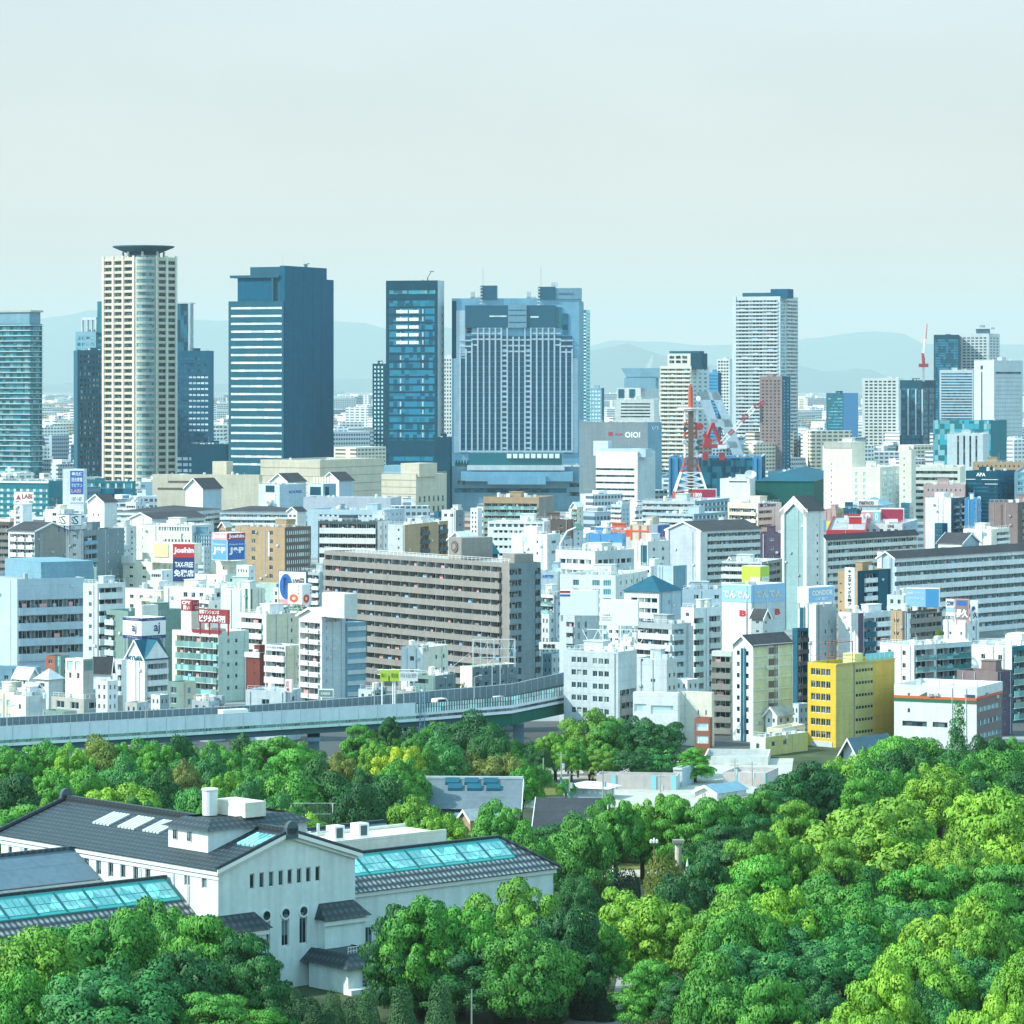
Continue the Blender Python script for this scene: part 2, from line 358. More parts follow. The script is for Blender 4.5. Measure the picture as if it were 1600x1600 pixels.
def clutter(T,wF,wS,h,rnd,n=1.0,pent=True,mat='offwhite',tall=True):
    """roof plant: stair head, cooling units, tank, aerial"""
    if wF<4 or wS<4: return
    A=wF*wS
    if pent:
        pw=min(5,wF*.35); pd=min(5,wS*.4); x=-rnd.uniform(.25,.7)*wF; y=rnd.uniform(.35,.55)*wS; ph=rnd.uniform(2.2,3.2)
        b=MB(); b.box(x-pw/2,y,h-.8,x+pw/2,y+pd,h-.8+ph); b.box(x-pw/2-.15,y-.15,h-.8+ph,x+pw/2+.15,y+pd+.15,h-.6+ph); b.build('stair_head',mat,T)
    for i in range(int(n*min(9,3+A/70))):
        x=-rnd.uniform(.08,.9)*wF; y=rnd.uniform(.08,.85)*wS; s=rnd.uniform(.7,1.5)
        b=MB(); b.box(x,y,h-.6,x+s,y+s*.7,h-.6+s*rnd.uniform(.8,1.3)); b.box(x-.1,y-.1,h-.78,x+s+.1,y+s*.7+.1,h-.6); b.build('cooling_unit',rnd.choice(['offwhite','palegrey','whitepaint','grey']),T)
    for i in range(int(n*min(4,1+A/150))):
        x=-rnd.uniform(.1,.9)*wF; y=rnd.uniform(.1,.9)*wS; b=MB()
        if rnd.random()<.5: b.tube((x,y,h-.8),(x,y,h+rnd.uniform(.4,1.6)),.14,6); b.tube((x,y,h-.55),(x+rnd.uniform(-2,2),y,h-.55),.1,5); b.build('vent_pipe',rnd.choice(['metal','palegrey']),T)
        else: L=min(3.5,wS*.3); b.box(x-.25,y-L/2,h-.65,x+.25,y+L/2,h-.2); b.box(x-.2,y-L/2,h-.8,x-.05,y-L/2+.2,h-.65); b.build('duct',rnd.choice(['metal','grey','darkgrey']),T)
    if rnd.random()<.55*n:
        x=-rnd.uniform(.2,.8)*wF; y=rnd.uniform(.2,.7)*wS; b=MB(); b.lathe([(0,h+1.6),(.75,h+1.45),(.8,h+.1),(.8,h-.7)],10,(x,y)); b.build('water_tank','palecream',T)
    if rnd.random()<.6*n:
        x=-rnd.uniform(.2,.8)*wF; y=rnd.uniform(.2,.7)*wS; b=MB(); b.tube((x,y,h-.8),(x,y,h+rnd.uniform(2.5,5)),.05,5); b.tube((x-.6,y,h+2),(x+.6,y,h+2),.03,4); b.build('aerial','metal',T)
    if rnd.random()<.5*n:
        b=MB()
        for i in range(int(wF/1.8)+1): x=-wF+.3+i*1.8; b.tube((x,.35,h-.1),(x,.35,h+.95),.035,4)
        b.tube((-wF+.3,.35,h+.95),(-.3,.35,h+.95),.04,4); b.tube((-wF+.3,.35,h+.5),(-.3,.35,h+.5),.03,4)
        for i in range(int(wS/1.8)+1): y=.35+i*1.8; b.tube((-.35,y,h-.1),(-.35,y,h+.95),.035,4)
        b.tube((-.35,.35,h+.95),(-.35,wS-.3,h+.95),.04,4); b.build('roof_railing','whitepaint',T)
BLD={}
def B(name,label,cat,xl,xc,xr,yt,D,a,mF='white',mS=None,F=None,S=None,roof='flat',rm='roofgrey',cl=1.0,z0=0.0,thin=8.0,par=.9,rise=2.6,ov=.5,pent=True,key=None,dropS=False):
    a=R(a); X,wF,wS=frame_of(xl,xc,xr,D,a,thin)
    T=thing(name,label,cat,(X,D,z0),-a)
    h=EYE-(yt-HY)/FX*D-z0; k=D/FX
    rnd=random.Random(int(xc*7+yt*13)); mS=mS or mF
    if cl>=.5 and D<1750 and roof=='flat':   # small stair and kitchen windows on otherwise blank walls
        if not S and wS>4: S=[W(max(1,int(wS/5)),rnd.uniform(1.4,2.2)/k,3.0/k,1.15/k,.24,.08,.92,gl='glassdark')]
        if not F and wF>4: F=[W(max(1,int(wF/5)),rnd.uniform(1.4,2.2)/k,3.0/k,1.15/k,.24,.08,.92,gl='glassdark')]
    FF=Face(T,(-wF,0),0.0,wF,h,k); FS=Face(T,(0,0),math.pi/2,wS,h,k)
    dress(FF,F,rnd); dress(FS,S,rnd)
    mb=MB(); wall_mesh(mb,FF,0); wall_mesh(mb,FS,1)
    mb.quad((0,wS,0),(-wF,wS,0),(-wF,wS,h),(0,wS,h),0); mb.quad((-wF,wS,0),(-wF,0,0),(-wF,0,h),(-wF,wS,h),1)
    rb=MB()
    if roof=='flat':
        t=.28; zi=h-par
        o=[(-wF,0),(0,0),(0,wS),(-wF,wS)]; i_=[(-wF+t,t),(-t,t),(-t,wS-t),(-wF+t,wS-t)]
        for q in range(4):
            n=(q+1)%4
            mb.quad((*o[q],h),(*o[n],h),(*i_[n],h),(*i_[q],h),0); mb.quad((*i_[q],h),(*i_[n],h),(*i_[n],zi),(*i_[q],zi),0)
        rb.quad(*[(*p,zi) for p in i_]); ro=rb.build('roof',rm,T)
        clutter(ro,wF,wS,h,rnd,cl,pent,mF)
    elif roof in('gf','gs'):
        e=ov; r=rise
        if roof=='gf':
            ym=wS/2; sl=r/ym
            rb.quad((-wF-e,-e,h-e*sl),(e,-e,h-e*sl),(e,ym,h+r),(-wF-e,ym,h+r)); rb.quad((e,wS+e,h-e*sl),(-wF-e,wS+e,h-e*sl),(-wF-e,ym,h+r),(e,ym,h+r))
            for x in (0,-wF): mb.tri((x,0,h),(x,wS,h),(x,ym,h+r-.05),1)
            for x in (e,-wF-e):
                fb=MB(); d=.12 if x>0 else -.12
                for (y0,y1) in ((-e,ym),(wS+e,ym)):
                    za=h-e*sl; zb=h+r; fb.prism([(min(x,x+d),y0),(max(x,x+d),y0),(max(x,x+d),y1),(min(x,x+d),y1)] if y1>y0 else [(max(x,x+d),y0),(min(x,x+d),y0),(min(x,x+d),y1),(max(x,x+d),y1)],[za-.45,za-.45,zb-.45,zb-.45],[za+.08,za+.08,zb+.08,zb+.08])
                fb.build('barge_board','whitepaint',T)
        else:
            xm=-wF/2; sl=r/(wF/2)
            rb.quad((e,-e,h-e*sl),(e,wS+e,h-e*sl),(xm,wS+e,h+r),(xm,-e,h+r)); rb.quad((-wF-e,wS+e,h-e*sl),(-wF-e,-e,h-e*sl),(xm,-e,h+r),(xm,wS+e,h+r))
            for y in (0,wS): mb.tri((-wF,y,h),(0,y,h),(xm,y,h+r-.05),0)
            fb=MB()
            for (x0,x1) in ((-wF-e,xm),(e,xm)):
                za=h-e*sl; zb=h+r; y=-e
                pl=[(x0,y-.12),(x1,y-.12),(x1,y),(x0,y)]; A=[za-.45,zb-.45,zb-.45,za-.45]; Bq=[za+.08,zb+.08,zb+.08,za+.08]
                if x1<x0: pl=pl[::-1]; A=A[::-1]; Bq=Bq[::-1]
                fb.prism(pl,A,Bq)
            fb.build('barge_board','whitepaint',T)
        rb.build('roof',rm,T)
    elif roof=='hip':
        e=ov; r=rise; ins=min(wF,wS)/2
        P0=[(-wF-e,-e,h),(e,-e,h),(e,wS+e,h),(-wF-e,wS+e,h)]
        if wF>=wS: A=(-wF+ins,wS/2,h+r); Bq=(-ins,wS/2,h+r); rb.quad(P0[0],P0[1],Bq,A); rb.tri(P0[1],P0[2],Bq); rb.quad(P0[2],P0[3],A,Bq); rb.tri(P0[3],P0[0],A)
        else: A=(-wF/2,ins,h+r); Bq=(-wF/2,wS-ins,h+r); rb.tri(P0[0],P0[1],A); rb.quad(P0[1],P0[2],Bq,A); rb.tri(P0[2],P0[3],Bq); rb.quad(P0[3],P0[0],A,Bq)
        rb.build('roof',rm,T)
    wo=mb.build('wall',[mF,mS],T)
    if cl>0:
        for Fq in (FF,FS): Fq.T=wo; wall_bits(Fq,rnd); Fq.T=T
    G=dict(T=T,wF=wF,wS=wS,h=h,k=k,F=FF,S=FS,rnd=rnd)
    if key: BLD[key]=G
    return G
def flush_windows():
    for n,c in NWIN.items():
        if c['mb'] is not None:
            T=bpy.data.objects[n]; o=c['mb'].build('window',c.get('gl','glass'),T); tag(o,kind='stuff')
def bx(G,name,mat,p0,p1,q0,q1,t0,t1):
    """box part: photo columns p0..p1 and rows q0..q1 read on the plane local y=t0, running back to t1"""
    T=G['T']; x0=lx(T,p0,t0); x1=lx(T,p1,t0); z1=lz(T,q0,(x0+x1)/2,t0); z0=lz(T,q1,(x0+x1)/2,t0)
    b=MB(); b.box(x0,t0,z0,x1,t1,z1); return b.build(name,mat,T)
def SIGN(name,label,xl,xc,xr,yt,yb,D,a,mF,mS=None,F=None,S=None,post=0,edge='whitepaint',thin=.7,fr=True,base=None):
    """billboard: panel(s) with frame, lettering and, where it stands up, posts of 'post' photo pixels"""
    a=R(a); X,wF,wS=frame_of(xl,xc,xr,D,a,thin); k=D/FX
    zb=EYE-(yb-HY)/FX*D; h=(yb-yt)*k; pz=post*k
    T=thing(name,label,'sign',(X,D,zb-pz),-a)
    mb=MB(); mb.box(-wF,0,pz,0,wS,pz+h,2); 
    mb.build('panel',[edge,edge,edge],T)
    for (Fc,m,st,w) in ((Face(T,(-wF,0),0.0,wF,pz+h,k,pz),mF,F,wF),(Face(T,(0,0),math.pi/2,wS,pz+h,k,pz),mS,S,wS)):
        if m is None: continue
        e=.18 if fr else .03
        b=MB(); Fc.box(b,e,w-e,pz+e,pz+h-e,-.05,.04); Fc.T=b.build('sign_face',m,T)
        for s in st or []:
            if s[0]=='P': _,x0,x1,y0,y1,mt=s; b=MB(); Fc.box(b,x0*w+.02,x1*w-.02,pz+h*(1-y1)+.02,pz+h*(1-y0)-.02,.03,.07); b.build('colour_field',mt,Fc.T)
            else: _,t,x0,x1,y0,y1,mt,bd=s; Fc.text(t,x0*w,x1*w,pz+h*(1-y1),pz+h*(1-y0),mt,.11,bd)
    if post:
        n=max(2,int(wF/3)+1)
        for i in range(n):
            x=-wF+.3+(wF-.6)*i/(n-1); b=MB(); b.box(x-.15,.15,-.9,x+.15,.45,pz); b.build('post',edge if edge!='whitepaint' else 'metal',T)
        if wS>2:
            b=MB(); b.box(-.45,wS-.5,-.9,-.15,wS-.2,pz); b.build('post','metal',T); b=MB(); b.box(-wF+.15,wS-.5,-.9,-wF+.45,wS-.2,pz); b.build('post','metal',T)
    return dict(T=T,wF=wF,wS=wS,h=h,k=k)
def P_(x0,x1,y0,y1,mt): return ('P',x0,x1,y0,y1,mt)
def T_(t,x0,x1,y0,y1,mt,bd=0.0): return ('T',t,x0,x1,y0,y1,mt,bd)
# ================================================================ ground, roads, hills
def groundmat():
    m,n,l,p=base_nodes('city_ground'); p.inputs['Roughness'].default_value=.95
    g=n.new('ShaderNodeNewGeometry'); a=n.new('ShaderNodeTexNoise'); a.inputs['Scale'].default_value=.02; a.inputs['Detail'].default_value=8
    l.new(g.outputs['Position'],a.inputs['Vector']); r=n.new('ShaderNodeValToRGB')
    r.color_ramp.elements[0].position=.35; r.color_ramp.elements[0].color=(.10,.11,.11,1); r.color_ramp.elements[1].position=.65; r.color_ramp.elements[1].color=(.30,.31,.30,1)
    l.new(a.outputs['Fac'],r.inputs[0]); l.new(r.outputs[0],p.inputs['Base Color']); MATS['cityground']=m
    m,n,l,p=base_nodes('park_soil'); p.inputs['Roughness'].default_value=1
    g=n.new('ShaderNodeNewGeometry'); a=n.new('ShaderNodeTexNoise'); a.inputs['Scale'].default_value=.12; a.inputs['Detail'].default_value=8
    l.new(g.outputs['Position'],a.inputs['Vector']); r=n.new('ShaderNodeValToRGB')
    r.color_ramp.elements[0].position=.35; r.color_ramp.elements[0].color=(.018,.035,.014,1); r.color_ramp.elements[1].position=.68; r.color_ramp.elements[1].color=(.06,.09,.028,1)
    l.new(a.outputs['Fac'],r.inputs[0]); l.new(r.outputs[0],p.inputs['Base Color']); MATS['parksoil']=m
    m,n,l,p=base_nodes('hill_forest'); p.inputs['Base Color'].default_value=(.05,.095,.12,1); p.inputs['Roughness'].default_value=1; MATS['hill']=m
groundmat()
wallmat('paving',(.42,.41,.38),.9,.2,0); wallmat('palepath',(.55,.53,.47),.9,.2,0); wallmat('lawn',(.10,.16,.03),.95,.5,0,0,.5); wallmat('drygrass',(.20,.21,.06),.95,.4,0,0,.5)
b=MB(); b.quad((-40000,-300,0),(40000,-300,0),(40000,60000,0),(-40000,60000,0)); tag(b.build('ground','cityground'),kind='structure')
# the park: one sheet of shaded soil and ground cover
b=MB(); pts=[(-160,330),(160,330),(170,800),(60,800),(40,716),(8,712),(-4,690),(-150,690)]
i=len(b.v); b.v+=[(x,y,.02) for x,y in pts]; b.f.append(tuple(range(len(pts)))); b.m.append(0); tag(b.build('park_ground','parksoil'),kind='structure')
def sheet(name,pts,z,mat,kind='structure'):
    b=MB(); b.v+=[(x,y,z) for x,y in pts]; b.f.append(tuple(range(len(pts)))); b.m.append(0); return tag(b.build(name,mat),kind=kind)
def gp(x,y,z=0.0):
    D=FX*(EYE-z)/(y-HY); return ((x-CX)/FX*D,D)
def gpoly(name,pp,z,mat): return sheet(name,[gp(*p) for p in pp][::-1] if False else [gp(*p) for p in pp],z,mat)
gpoly('park_drive',[(840,1640),(1110,1640),(1080,1575),(985,1560),(960,1565),(890,1590)],.05,'paving')
gpoly('park_path',[(955,1570),(985,1570),(1000,1525),(965,1525)],.05,'paving')
gpoly('lawn',[(760,1640),(836,1640),(895,1588),(965,1560),(960,1545),(900,1560),(780,1590)],.045,'lawn')
gpoly('zoo_path',[(800,1262),(1230,1262),(1240,1185),(820,1185)],.05,'palepath')
gpoly('zoo_lawn',[(800,1245),(880,1245),(880,1226),(812,1226)],.09,'drygrass')
gpoly('garden_terrace',[(905,1375),(1080,1375),(1080,1330),(1010,1340),(915,1352)],.05,'drygrass')
gpoly('terrace_path',[(930,1372),(1050,1370),(1050,1358),(935,1362)],.09,'palepath')
sheet('street',[(-4,716),(40,716),(60,815),(160,815),(160,850),(-160,850),(-160,800),(-4,760)],.03,'asphalt')
# ridges of the far mountains
def ridge(name,D,pts,dep,seed):
    rr=random.Random(seed); b=MB(); n=90; X0,X1=pts[0][0],pts[-1][0]; rows=[]
    def prof(x):
        for i in range(len(pts)-1):
            if pts[i][0]<=x<=pts[i+1][0]:
                t=(x-pts[i][0])/(pts[i+1][0]-pts[i][0]); t=t*t*(3-2*t); return pts[i][1]*(1-t)+pts[i+1][1]*t
        return pts[-1][1]
    ph=[rr.uniform(0,6.28) for _ in range(6)]
    for j,(t,hh) in enumerate([(-1,0),(-.6,.35),(-.25,.78),(0,1),(.4,.7),(1,0)]):
        row=[]
        for i in range(n+1):
            x=X0+(X1-X0)*i/n; y=prof(x)+sum(math.sin(x*.012*(q+1.7)+ph[q])*2.2/(q+1) for q in range(6))
            z=max(5,EYE-(y-HY)/FX*D)*hh+ (math.sin(x*.05+j*2)*12+math.sin(x*.11+j)*7)*(hh if 0<hh<1 else 0)
            row.append(((x-CX)/FX*D,D+t*dep,z))
        rows.append(row)
    m=n+1
    for r in rows: b.v+=r
    for j in range(len(rows)-1):
        for i in range(n): b.f.append((j*m+i,j*m+i+1,(j+1)*m+i+1,(j+1)*m+i)); b.m.append(0)
    o=b.build(name,'hill'); tag(o,kind='structure')
    for p in o.data.polygons: p.use_smooth=True
ridge('hills',50000,[(-400,520),(-100,500),(60,498),(110,492),(150,484),(230,500),(300,496),(360,500),(430,505),(520,500),(565,503),(620,517),(700,510),(760,528),(900,545),(960,528),(1010,536),(1100,540),(1200,538),(1270,525),(1350,520),(1410,523),(1450,540),(1540,536),(1620,540),(1900,520)],4200,3)
ridge('hills',36000,[(-400,600),(400,600),(700,585),(860,560),(930,545),(985,535),(1010,545),(1060,565),(1130,575),(1240,568),(1300,580),(1345,578),(1400,592),(1600,600),(1900,585)],3000,8)
# ---------------------------------------------------------------- far-off city: reads as one mass
def facademat(nm,c,dk,fl,cw):
    m,n,l,p=base_nodes(nm); p.inputs['Roughness'].default_value=.8
    g=n.new('ShaderNodeNewGeometry'); s=n.new('ShaderNodeSeparateXYZ'); l.new(g.outputs['Position'],s.inputs[0])
    def mth(op,a,bv=None):
        q=n.new('ShaderNodeMath'); q.operation=op
        for i,v in enumerate((a,bv)):
            if v is None: continue
            if isinstance(v,(int,float)): q.inputs[i].default_value=v
            else: l.new(v,q.inputs[i])
        return q.outputs[0]
    zf=mth('FRACT',mth('DIVIDE',s.outputs['Z'],fl)); a=mth('GREATER_THAN',zf,.52)
    h=mth('ADD',s.outputs['X'],mth('MULTIPLY',s.outputs['Y'],.73)); hf=mth('FRACT',mth('DIVIDE',h,cw)); bq=mth('GREATER_THAN',hf,.3)
    nz=n.new('ShaderNodeSeparateXYZ'); l.new(g.outputs['Normal'],nz.inputs[0]); side=mth('LESS_THAN',mth('ABSOLUTE',nz.outputs['Z']),.5)
    f=mth('MULTIPLY',mth('MULTIPLY',a,bq),side)
    mx=n.new('ShaderNodeMix'); mx.data_type='RGBA'; l.new(f,mx.inputs['Factor']); mx.inputs['A'].default_value=(*c,1); mx.inputs['B'].default_value=(*dk,1)
    l.new(mx.outputs['Result'],p.inputs['Base Color']); MATS[nm]=m
fm_=[]
for i,(c,dk,fl,cw) in enumerate([((.70,.71,.69),(.10,.14,.17),3.2,4.5),((.55,.58,.60),(.08,.12,.16),3.4,3.0),((.66,.60,.48),(.12,.13,.13),3.0,5.0),((.30,.38,.44),(.05,.09,.13),3.6,2.6),((.78,.78,.76),(.22,.27,.30),3.1,7.0),((.10,.20,.27),(.04,.09,.14),3.8,2.2),((.42,.30,.25),(.08,.08,.09),3.0,4.0)]):
    facademat('facade%d'%i,c,dk,fl,cw); fm_.append('facade%d'%i)
def citymass(name,D0,D1,n,seed,hs,sz,skip=lambda x,d:False):
    r=random.Random(seed); b=MB()
    for _ in range(n):
        D=math.exp(r.uniform(math.log(D0),math.log(D1))); x=r.uniform(-60,1660)
        if skip(x,D): continue
        X=ray(x)*D; h=r.choice(hs)*r.uniform(.75,1.3); w=r.uniform(*sz)*(1+h/60); d=r.uniform(*sz); a=R(r.choice((8,38,44,52))); c,s=math.cos(a),math.sin(a)
        pl=[(X+u*c-v*s,D+u*s+v*c) for u,v in ((-w/2,-d/2),(w/2,-d/2),(w/2,d/2),(-w/2,d/2))]
        m=r.choices(range(7),(30,18,12,10,22,6,4))[0]
        b.prism(pl,0,h,m)
        if r.random()<.6: k=.4; pl=[(X+u*c-v*s,D+u*s+v*c) for u,v in ((-w*.2,-d*.2),(w*.1,-d*.2),(w*.1,d*.25),(-w*.2,d*.25))]; b.prism(pl,h,h+r.uniform(1.5,4),4)
    return tag(b.build(name,fm_),kind='stuff')
citymass('distant_city',2750,4600,900,11,(9,12,16,22,28,34),(12,26))
citymass('distant_city',4600,13000,1900,12,(9,14,20,28,36,46),(16,45))
citymass('distant_city',1650,2700,520,13,(7,9,11,14,18),(9,18),lambda x,d:(690<x<935 and d>1850) or (240<x<700 and 1780<d<2200))
# ================================================================ the skyline towers
rn=random.Random(5)
G=B('residential_tower','dark blue-green tower with thin balcony slabs at the far edge of the skyline','tower',-60,47,66,506,2600,30,'teal','teal',
  [RB(4,8.2,5.2,.0,.99,gl='glassteal',d=.8)],[RB(4,8.2,5.2,.1,.9,gl='glassteal',d=.8)],rm='roofdark',cl=0)
for j in range(28):
    T=G['T']; z=G['h']-(2+j*8.2)*G['k']; b=MB(); b.box(-G['wF'],-1.3,z-.25,1.2,0,z+.25); b.box(0,0,z-.25,1.3,G['wS'],z+.25); b.build('balcony','palegrey',T)
bx(G,'stair_head','bluegrey',-20,46,487,507,3,16); bx(G,'roof_rim','concrete',-22,48,485,488,2,17)
# cream tower with the saucer roof
G=B('residential_tower','tall cream tower with a saucer shaped roof and curved glass corner bay','tower',161,227,277,401,2450,42,'sand','sand',
  [W(3,6,10,5.4,.74,.02,.72,gl='glassdark',fr=None,d=.9)],[W(2,6,10,5.4,.72,.38,.98,gl='glassdark',fr=None,d=.9)],rm='roofdark',cl=0.6,pent=False)
T=G['T']; h=G['h']; k=G['k']; wF,wS=G['wF'],G['wS']
for j in range(38):
    z=h-(3+j*10)*k
    b=MB(); b.box(-wF*.99,-.5,z-1.0,-wF*.29,.05,z+.5); b.build('balcony','sand',T)
    b=MB(); b.box(-.05,wS*.38,z-1.0,.5,wS*.98,z+.5); b.build('balcony','sand',T)
for f in (.0,.235,.47,.72): b=MB(); b.box(-wF+wF*f-.2,-.9,0,-wF+wF*f+1.5,.02,h+1); b.build('pilaster','palecream',T)
for f in (.33,.66,.95): b=MB(); b.box(-.02,wS*f-.8,0,.9,wS*f+.8,h+1); b.build('pilaster','palecream',T)
rr=px(241,0,2450).x-px(213,0,2450).x
b=MB(); b.lathe([(rr*.5,0),(rr*.5,h+.3),(0,h+.3)],18,(-1.0,1.0)); b.build('glass_bay','glassbay',T)
for j in range(38): z=h-(3+j*10)*k; b=MB(); b.lathe([(rr*.5,z-.9),(rr*.5+.35,z-.9),(rr*.5+.35,z+.9),(rr*.5,z+.9)],18,(-1.0,1.0)); b.build('bay_spandrel','concrete',T)
c=(-wF*.42,wS*.5); dr=px(268,0,2460).x-px(171,0,2460).x
b=MB(); b.lathe([(0,h-1),(dr*.28,h-1),(dr*.26,h+3),(dr*.5,h+7.2),(dr*.5,h+8),(dr*.3,h+8.2),(0,h+8.2)],28,c); b.build('saucer_roof','slate',T)
for i in range(8): t=i*.785; b=MB(); b.box(c[0]+math.cos(t)*dr*.33-.6,c[1]+math.sin(t)*dr*.33-.6,h-.9,c[0]+math.cos(t)*dr*.33+.6,c[1]+math.sin(t)*dr*.33+.6,h+4); b.build('roof_post','palecream',T)
# behind it
G=B('residential_tower','stepped grey-green tower just behind the cream saucer-roofed tower','tower',118,150,170,518,2850,30,'bluegrey','teal',[W(4,8,9.5,5,.7,gl='glassteal',fr=None)],[W(2,8,9.5,5,.7,gl='glassteal',fr=None)],cl=0)
bx(G,'roof_frame','palegrey',127,150,496,500,1,12); [bx(G,'frame_post','palegrey',p,p+1.6,499,519,1,3) for p in (127,135,142,149)]
bx(G,'roof_tower','teal',152,160,471,520,1,10)
B('office_tower','dark navy lower tower with pale window rows beside the cream tower','tower',115,121,165,547,2700,80,'slate','slate',None,[W(6,7,9.3,4.6,.62,gl='glassflat',fr=None)],cl=.6,thin=25)
G=B('office_tower','deep blue glass tower stepping down behind the cream saucer-roofed tower','tower',262,327,334,548,2750,8,'towerblue','towerblue',[W(6,10,9.2,5,.8,gl='glassnavy',fr=None),W(5,40,9.2,3,.8,.5,.98,rows=10,gl='ribbon',fr=None,d=.1)],None,cl=.5,thin=20)
bx(G,'upper_block','glassnavy',258,295,474,552,2,18); bx(G,'roof_rim','palegrey',257,297,472.5,474.5,1.5,19); bx(G,'corner_column','palegrey',294,296.5,474,549,1.4,4)
# dark office tower with pale ribbons
G=B('office_tower','dark slate office tower with pale window ribbons and an overhanging roof slab','tower',357,443,509,470,2350,24,'slate','duskblue',
  [RB(9,12.25,3.6,.04,.965,rows=21,gl='ribbon',d=.3)],None,cl=0,pent=False,rm='roofdark')
T=G['T'];wF,wS,h=G['wF'],G['wS'],G['h']
x0=lx(T,399,wS*.25); zt=lz(T,415,0,0)
b=MB(); b.box(lx(T,396,6),1.5,h-.8,-.02,wS*.9,lz(T,417,-8,2)); b.build('upper_block','slate',T)
b=MB(); b.box(-3,.6,0,.6,wS+.3,zt); b.build('shear_wall','duskblue',T)
b=MB(); yb=wS+.3; b.box(-6,yb,0,.5,yb+ (ly(T,520,0)-ly(T,509,0)),lz(T,437,0,yb)); b.build('rear_wing','duskblue',T)
b=MB(); b.box(lx(T,359,-.5),-.5,lz(T,434,-20,0),lx(T,436,-.5),14,lz(T,430,-20,0)); b.build('roof_slab','slate',T)
b=MB(); b.box(lx(T,371,1),1.2,h-.5,lx(T,424,1),12,lz(T,434,-20,0)); b.build('plant_room','duskblue',T)
b=MB(); b.box(lx(T,424,-.3),-.3,h-.5,lx(T,427,-.3),1,lz(T,433,-20,0)); b.build('slab_post','slate',T)
for f in (.22,.45,.68,.88): b=MB(); b.box(.55,wS*f-.25,0,.72,wS*f+.25,zt-2); b.build('wall_seam','slate',T)
for j in range(1,22): b=MB(); z=zt-j*5.4; b.box(.58,.8,z-.12,.66,wS-.2,z+.12); b.build('floor_seam','duskblue',T)
for p in (445,478): q=ly(T,p); b=MB(); b.tube((-1.5,q,zt),(-1.5,q,zt+8),.12,5); b.build('mast','metal',T)
b=MB(); q=ly(T,482); b.tube((-2,q-3,zt+1.6),(-2,q+5,zt+2.6),.35,6); b.box(-2.8,q-1,zt,-1.2,q+1,zt+1.6); b.build('gondola_crane','midgrey',T)
# glass tower
G=B('office_tower','dark blue glass office tower with a few lit white floors and a pale edge wall','tower',603,684,694,438,2350,14,'navy','palegrey',
  [RB(31+j*12.1,999,9.4,.06,.94,rows=1,gl='glassblue',mx=1,d=.15) for j in range(21)]+[RB(15,999,6,.06,.95,rows=1,gl='glassteal',mx=1)],[W(1,40,12,5,.35,.55,.95,gl='glassdark',fr=None)],cl=.5,rm='roofdark',pent=False)
F=G['F'];k=G['k'];T=G['T']
for j in range(1,6):
    for (s0,s1) in ((.20,.42),(.45,.63)): 
        b=MB(); z=G['h']-(34+12.1*j)*k; F.box(b,s0*F.w,s1*F.w,z-2.1,z,-.1,.05); b.build('white_blind','whitepaint',T)
for j in range(1,20):
    for s in ((.27,.70) if j%3 else ()): b=MB(); z=G['h']-(32.5+12.1*j)*k; F.box(b,s*F.w,(s+.025)*F.w,z-3,z,-.1,.04); b.build('white_blind','palegrey',T)
bx(G,'base_band','navy',603,682,688,712,-.3,1); b=MB(); b.tube((-8,4,G['h']-1),(-8,4,G['h']+2),.5,6); b.tube((-8,4,G['h']+2),(-5.5,4,G['h']+6),.3,6); b.box(-6.5,3.5,G['h']+5.6,-3.8,4.5,G['h']+6.3); b.build('gondola_crane','midgrey',T)
B('office_block','plain dark blue slab standing behind the tan mall next to the hotel','office',679,703,706,683,2250,8,'navy','navy',cl=.4,rm='roofdark',thin=20)
B('office_block','near-black blue low block at the foot of the slate office tower','office',299,353,357,694,2300,8,'navy','navy',cl=1.5,rm='roofdark',thin=20)
# hotel
G=B('hotel_tower','huge pale blue hotel tower with white vertical piers and twin glass roof turrets','hotel',706,905,912,466,2350,2.5,'hotelblue','bluegrey',None,None,cl=0,rm='roofdark',pent=False,key='hotel')
T=G['T'];h=G['h'];k=G['k'];F=G['F'];wF=G['wF']
def hx(p): return (p-706)/199*wF
def hz(q): return h-(q-466)*k
def hb(nm,mat,p0,p1,q0,q1,o0,o1): b=MB(); F.box(b,hx(p0),hx(p1),hz(q1),hz(q0),o0,o1); return b.build(nm,mat,T)
hb('glass_curtain','deepglass',719,894,525,708,.1,.35)
step=[(552,560),(541,549),(527,541),(512,530),(512,524),(512,524),(512,530),(512,535),(512,545),(532,558),(530,540),(530,552),(512,558),(512,545),(512,535),(512,530),(512,524),(524,535),(540,549),(552,560)]
xs=[719+ i*(894-719)/19 for i in range(20)]
for i,p in enumerate(xs):
    q=526 if 3<=i<=16 else (535 if i in(2,17) else 545)
    hb('pier','hotelpier',p-1.2,p+1.2,512 if (3<=i<=8 or 11<=i<=16) else q,706,.3,1.3)
for i in range(19):
    x0=xs[i]; x1=xs[i+1]; c=abs(i-9)
    rows=[512,521,530] if 2<c<7 else ([531,540,549] if c<=2 else ([521,530,539] if c==7 else [532,541,550]))
    for q in rows: hb('pier_beam','hotelpier',x0-1,x1+1,q-1.2,q+1.2,.3,1.05)
    if i in (7,11):
        for j in range(20): hb('pier_beam','hotelpier',x0-1,x1+1,548+j*8.05-2.2,548+j*8.05+.8,.3,1.05)
    else:
        b=MB()
        for j in range(20): F.box(b,hx(x0+1.5),hx(x1-1.5),hz(548+j*8.05+1.6),hz(548+j*8.05),.3,.5)
        b.build('spandrel','steelblue' if i%2 else 'hotelblue',T) if False else b.build('spandrel','spandrelblue',T)
hb('pier_beam','hotelpier',719,894,704,707,.3,1.2)
